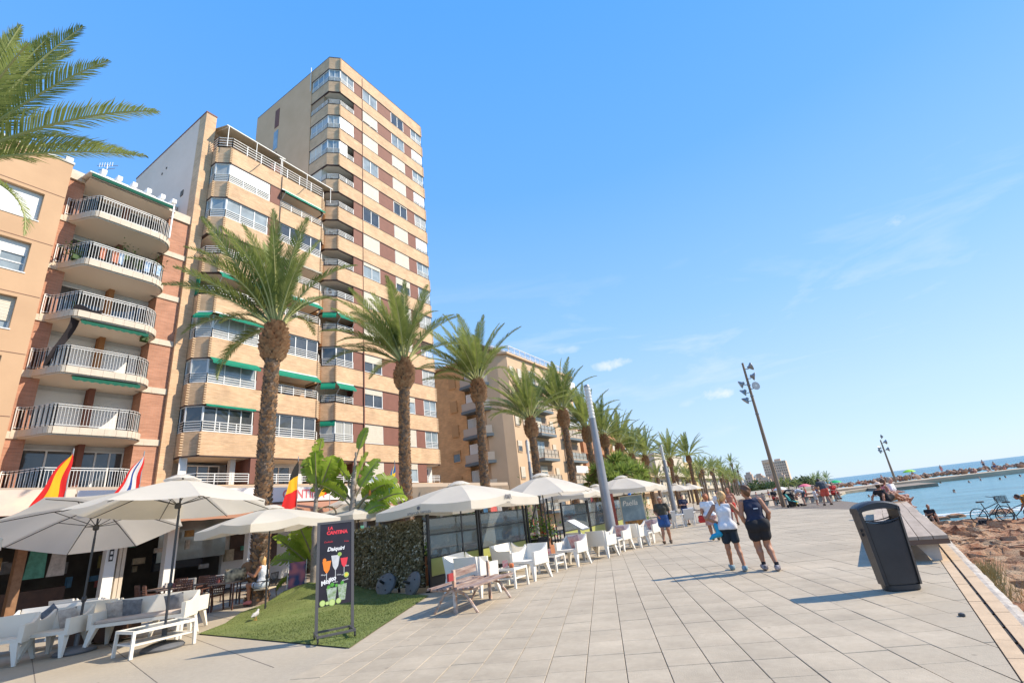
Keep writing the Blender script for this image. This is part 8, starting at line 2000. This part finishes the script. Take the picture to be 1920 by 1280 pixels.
# gull on the turf
t = thing('gull', 'small grey and white gull standing on the turf', 'gull', (-12.45, 7.5, lawn_h(-12.45, 7.5)), .6)
inst('body', sdf_mesh('gull', [('c', V3(0, .08, .13), V3(0, -.06, .115), .048, .05), ('c', V3(0, -.06, .115), V3(0, -.2, .10), .045, .012), ('c', V3(0, .08, .14), V3(0, .12, .19), .035, .024), ('e', V3(0, .135, .2), (.026, .032, .026))], .009, mat('gull_feathers', (.50, .48, .46), (.28, .27, .27), rough=.8, scale=9)), t)
b = MB(); b.tube([(0, .155, .2), (0, .19, .193)], [.009, .003], 6); b.build('beak', org, t)
for x in (-.02, .02): b = MB(); b.tube([(x, 0, .08), (x, .01, 0)], .004, 5); b.box(x-.012, x+.012, 0, .035, 0, .004); b.build('leg', org, t)
# grey sun loungers / patio chairs past the walking man
def patio(label, x, y, r_):
    t = thing('patio_chair', label, 'chair', (x, y, 0), r_)
    b = MB(); b.box(-.28, .28, -.3, .3, .34, .42); b.build('seat', pale_metal, t); b = MB(); b.slab([(-.28, -.3, .42), (.28, -.3, .42), (.28, -.48, .95), (-.28, -.48, .95)], .05, (0, 1, .3)); b.build('backrest', pale_metal, t)
    for sx in (-1, 1):
        for sy in (-1, 1): b = MB(); b.bar((sx*.25, sy*.26, 0), (sx*.25, sy*.26, .34), .05); b.build('leg', pale_metal, t)
for i, (x, y, r_) in enumerate(((-8.3, 29.2, .5), (-7.6, 30.6, .4), (-8.2, 33.0, .6), (-7.3, 34.6, .5), (-9.3, 30.4, 2.4))): patio(['grey patio chair nearest behind the walking man', 'grey patio chair in front of the person in navy', 'grey patio chair left of the woman in black', 'grey patio chair farthest along the promenade edge', 'grey patio chair by the low stone wall'][i], x, y, r_)
for i, (x, y) in enumerate(((-8.0, 30.0), (-7.9, 32.2))):
    t = thing('patio_table', ['low grey table between the first patio chairs', 'low grey table beside the person in navy'][i], 'table', (x, y, 0)); b = MB(); b.box(-.35, .35, -.35, .35, .66, .7); b.build('tabletop', pale_metal, t)
    for sx in (-1, 1):
        for sy in (-1, 1): b = MB(); b.bar((sx*.3, sy*.3, 0), (sx*.3, sy*.3, .66), .04); b.build('leg', pale_metal, t)
# folded beach chairs and prints by the banana plants
t = thing('beach_chair', 'folded striped beach chair behind the thin banana trunk', 'chair', (-15.55, 10.7, .08), .9)
b = MB(); b.slab([(-.25, 0, .1), (.25, 0, .1), (.25, .2, .95), (-.25, .2, .95)], .02, (0, -1, 0)); b.build('sling', mat('striped_sling', (.05, .08, .18), (.55, .18, .2), rough=.8, scale=5, detail=0), t)
b = MB()
for x in (-.28, .28): b.tube([(x, -.1, 0), (x, .22, 1.0)], .013, 6); b.tube([(x, .3, 0), (x, .0, .75)], .013, 6)
b.build('frame', pale_metal, t)
# swimmers and bathers far off
far_sk = [skins['tan'], skins['red'], skins['fair']]
def stand_mesh(seed):
    r = random.Random(seed); P_ = [('c', V3(0, 0, .95), V3(0, 0, 1.35), .14, .15), ('c', V3(-.16, 0, 1.36), V3(.16, 0, 1.36), .06, .06), ('e', V3(0, 0, 1.6), (.09, .1, .13)), ('c', V3(0, 0, 1.4), V3(0, 0, 1.55), .05, .05)]
    for q in (-1, 1): P_ += [('c', V3(q*.1, 0, .9), V3(q*.12, r.uniform(-.1, .1), .45), .09, .06), ('c', V3(q*.12, 0, .45), V3(q*.12, r.uniform(-.15, .15), .05), .06, .04), ('c', V3(q*.2, 0, 1.36), V3(q*.27, r.uniform(-.1, .2), 1.05), .05, .04), ('c', V3(q*.27, .05, 1.05), V3(q*.2, r.uniform(0, .3), .9), .04, .035)]
    return sdf_mesh('body', P_, .05, far_sk[seed % 3])
def sit_mesh(seed):
    P_ = [('c', V3(0, 0, .15), V3(0, -.05, .5), .14, .14), ('e', V3(0, 0, .76), (.09, .1, .12)), ('c', V3(0, -.03, .5), V3(0, 0, .7), .06, .05)]
    for q in (-1, 1): P_ += [('c', V3(q*.1, 0, .12), V3(q*.13, .4, .3), .09, .06), ('c', V3(q*.13, .4, .3), V3(q*.13, .6, .04), .06, .04), ('c', V3(q*.18, 0, .55), V3(q*.22, .15, .3), .05, .04)]
    return sdf_mesh('body', P_, .05, far_sk[seed % 3])
def garment(cl, lo, hi, r): return sdf_mesh('swimwear', [('c', V3(-.03, 0, lo), V3(-.03, 0, hi), r, r), ('c', V3(.03, 0, lo), V3(.03, 0, hi), r, r)], .05, cl)
ST = [stand_mesh(i) for i in range(3)]; SI = [sit_mesh(i) for i in range(3)]; sw_c = [redc, blackc, blue_s, white_c, pinkc, greyc]
GA = [garment(q, .82, .95, .155) for q in sw_c]; GS = [garment(q, .18, .22, .165) for q in sw_c]; cnm = ['red', 'black', 'blue', 'white', 'pink', 'slate']
hair_far = mat('far_hair', (.03, .02, .012), rough=.8); HR = sdf_mesh('hair', [('e', V3(0, -.02, .03), (.1, .11, .12))], .045, hair_far, [(V3(0, .04, 0), (0, .9, -.3))])
rb_ = random.Random(15)
def bather(x, y, z, sit, where):
    k = rb_.randrange(3); g = rb_.randrange(6); rz_ = rb_.random()*6.28
    t = thing('person', ('sitting' if sit else 'standing') + ' bather in ' + cnm[g] + ' ' + where, 'person', (x, y, z), rz_, 'bathers around the bay'); inst('body', (SI if sit else ST)[k], t); inst('swimwear', (GS if sit else GA)[g], t); inst('hair', HR, t, (0, 0, .76 if sit else 1.6))
for i in range(58): x = rb_.uniform(-2, 120)**1.0; y = 124.5+rb_.random()*6; bather(x, y, -.45 if y < 129.5 else rb_.uniform(-.2, .1), rb_.random() < .55, 'on the breakwater platform')
for i in range(34): bather(rb_.uniform(-12.5, -1.5), rb_.uniform(58, 112), -.78, rb_.random() < .5, 'on the small beach behind the benches')
swim = [(6.9,119.9),(13.9,122.7),(16.5,130.1),(15.6,112.3),(20.2,130.3),(21.8,118),(22.4,104.9),(23.6,102.9),(25.9,105.8),(25.1,98.6),(26.3,94.4),(28.9,98.6),(31.1,98.9),(23.1,62.8),(10.7,71.1),(3.6,82),(4.4,82.4),(19.1,103),(20.2,97.7),(8.7,117.7),(12,104),(17,99),(29,90),(33,86),(27,78),(24.3,100.5),(30,104),(35,97)]
SWM = [sdf_mesh('body', [('e', V3(0, 0, .12), (.10, .11, .13)), ('c', V3(-.17, 0, -.08), V3(.17, 0, -.08), .08, .08), ('c', V3(0, 0, -.1), V3(0, 0, .05), .09, .06), ('c', V3(.17, 0, -.08), V3(.3, .25, -.12), .05, .04)], .04, far_sk[i]) for i in range(3)]
for i, (x, y) in enumerate(swim):
    t = thing('swimmer', 'swimmer with head and shoulders above the water of the bay', 'person', (x*1.0, y, -1.15), rb_.random()*6, 'swimmers in the bay'); inst('body', SWM[i % 3], t); inst('hair', HR, t, (0, 0, .12))
for i, (x, y, z, c_, nm) in enumerate(((13.5, 127, .0, (.3, .6, .02), 'lime green'), (.5, 113, -.3, (.0, .4, .12), 'dark green'), (-4.5, 108, -.3, (.75, .15, .2), 'pink'), (44, 128, .1, (.2, .4, .7), 'pale blue'), (57, 129, .1, (.05, .45, .2), 'green'), (-9, 108, -.3, (.5, .1, .05), 'red'), (-8, 100, -.3, (.7, .7, .7), 'white'))):
    t = thing('beach_umbrella', nm + ' beach umbrella ' + ('on the breakwater' if i in (0, 3, 4) else 'at the water side of the beach'), 'beach umbrella', (x, y, z-.45)); b = MB(); b.lathe([(1.1, 1.55), (.9, 1.75), (.5, 1.95), (.0, 2.05)], 10); b.build('canopy', mat('umb_%s' % nm.replace(' ', '_'), c_, rough=.7), t, smooth=False); b = MB(); b.tube([(0, 0, 0), (0, 0, 2.1)], .03, 6); b.build('pole', white_paint, t)
# kite-like bird in the sky
for i, (x, y, z) in enumerate(((8.3, 95, 6.5), )):
    b = MB(); b.slab([(0, -.1, 0), (.35, .25, .35), (.1, .25, .75), (-.05, .1, .4)], .03, (0, 1, 0)); o = b.build('gull_in_flight', mat('dark_feather', (.12, .12, .13), rough=.8)); o.location = (x, y, z); tag(o, 'dark gull in flight above the horizon, wings tilted', 'gull')
# ============================================================= turn every text object into a mesh part
dg = bpy.context.evaluated_depsgraph_get()
for o in [o for o in SC.objects if o.type == 'FONT']:
    ev = o.evaluated_get(dg); me = bpy.data.meshes.new_from_object(ev); n_ = bpy.data.objects.new('lettering', me); COL.objects.link(n_)
    n_.parent = o.parent; n_.location = o.location; n_.rotation_euler = o.rotation_euler; n_.scale = o.scale
    bpy.data.objects.remove(o)
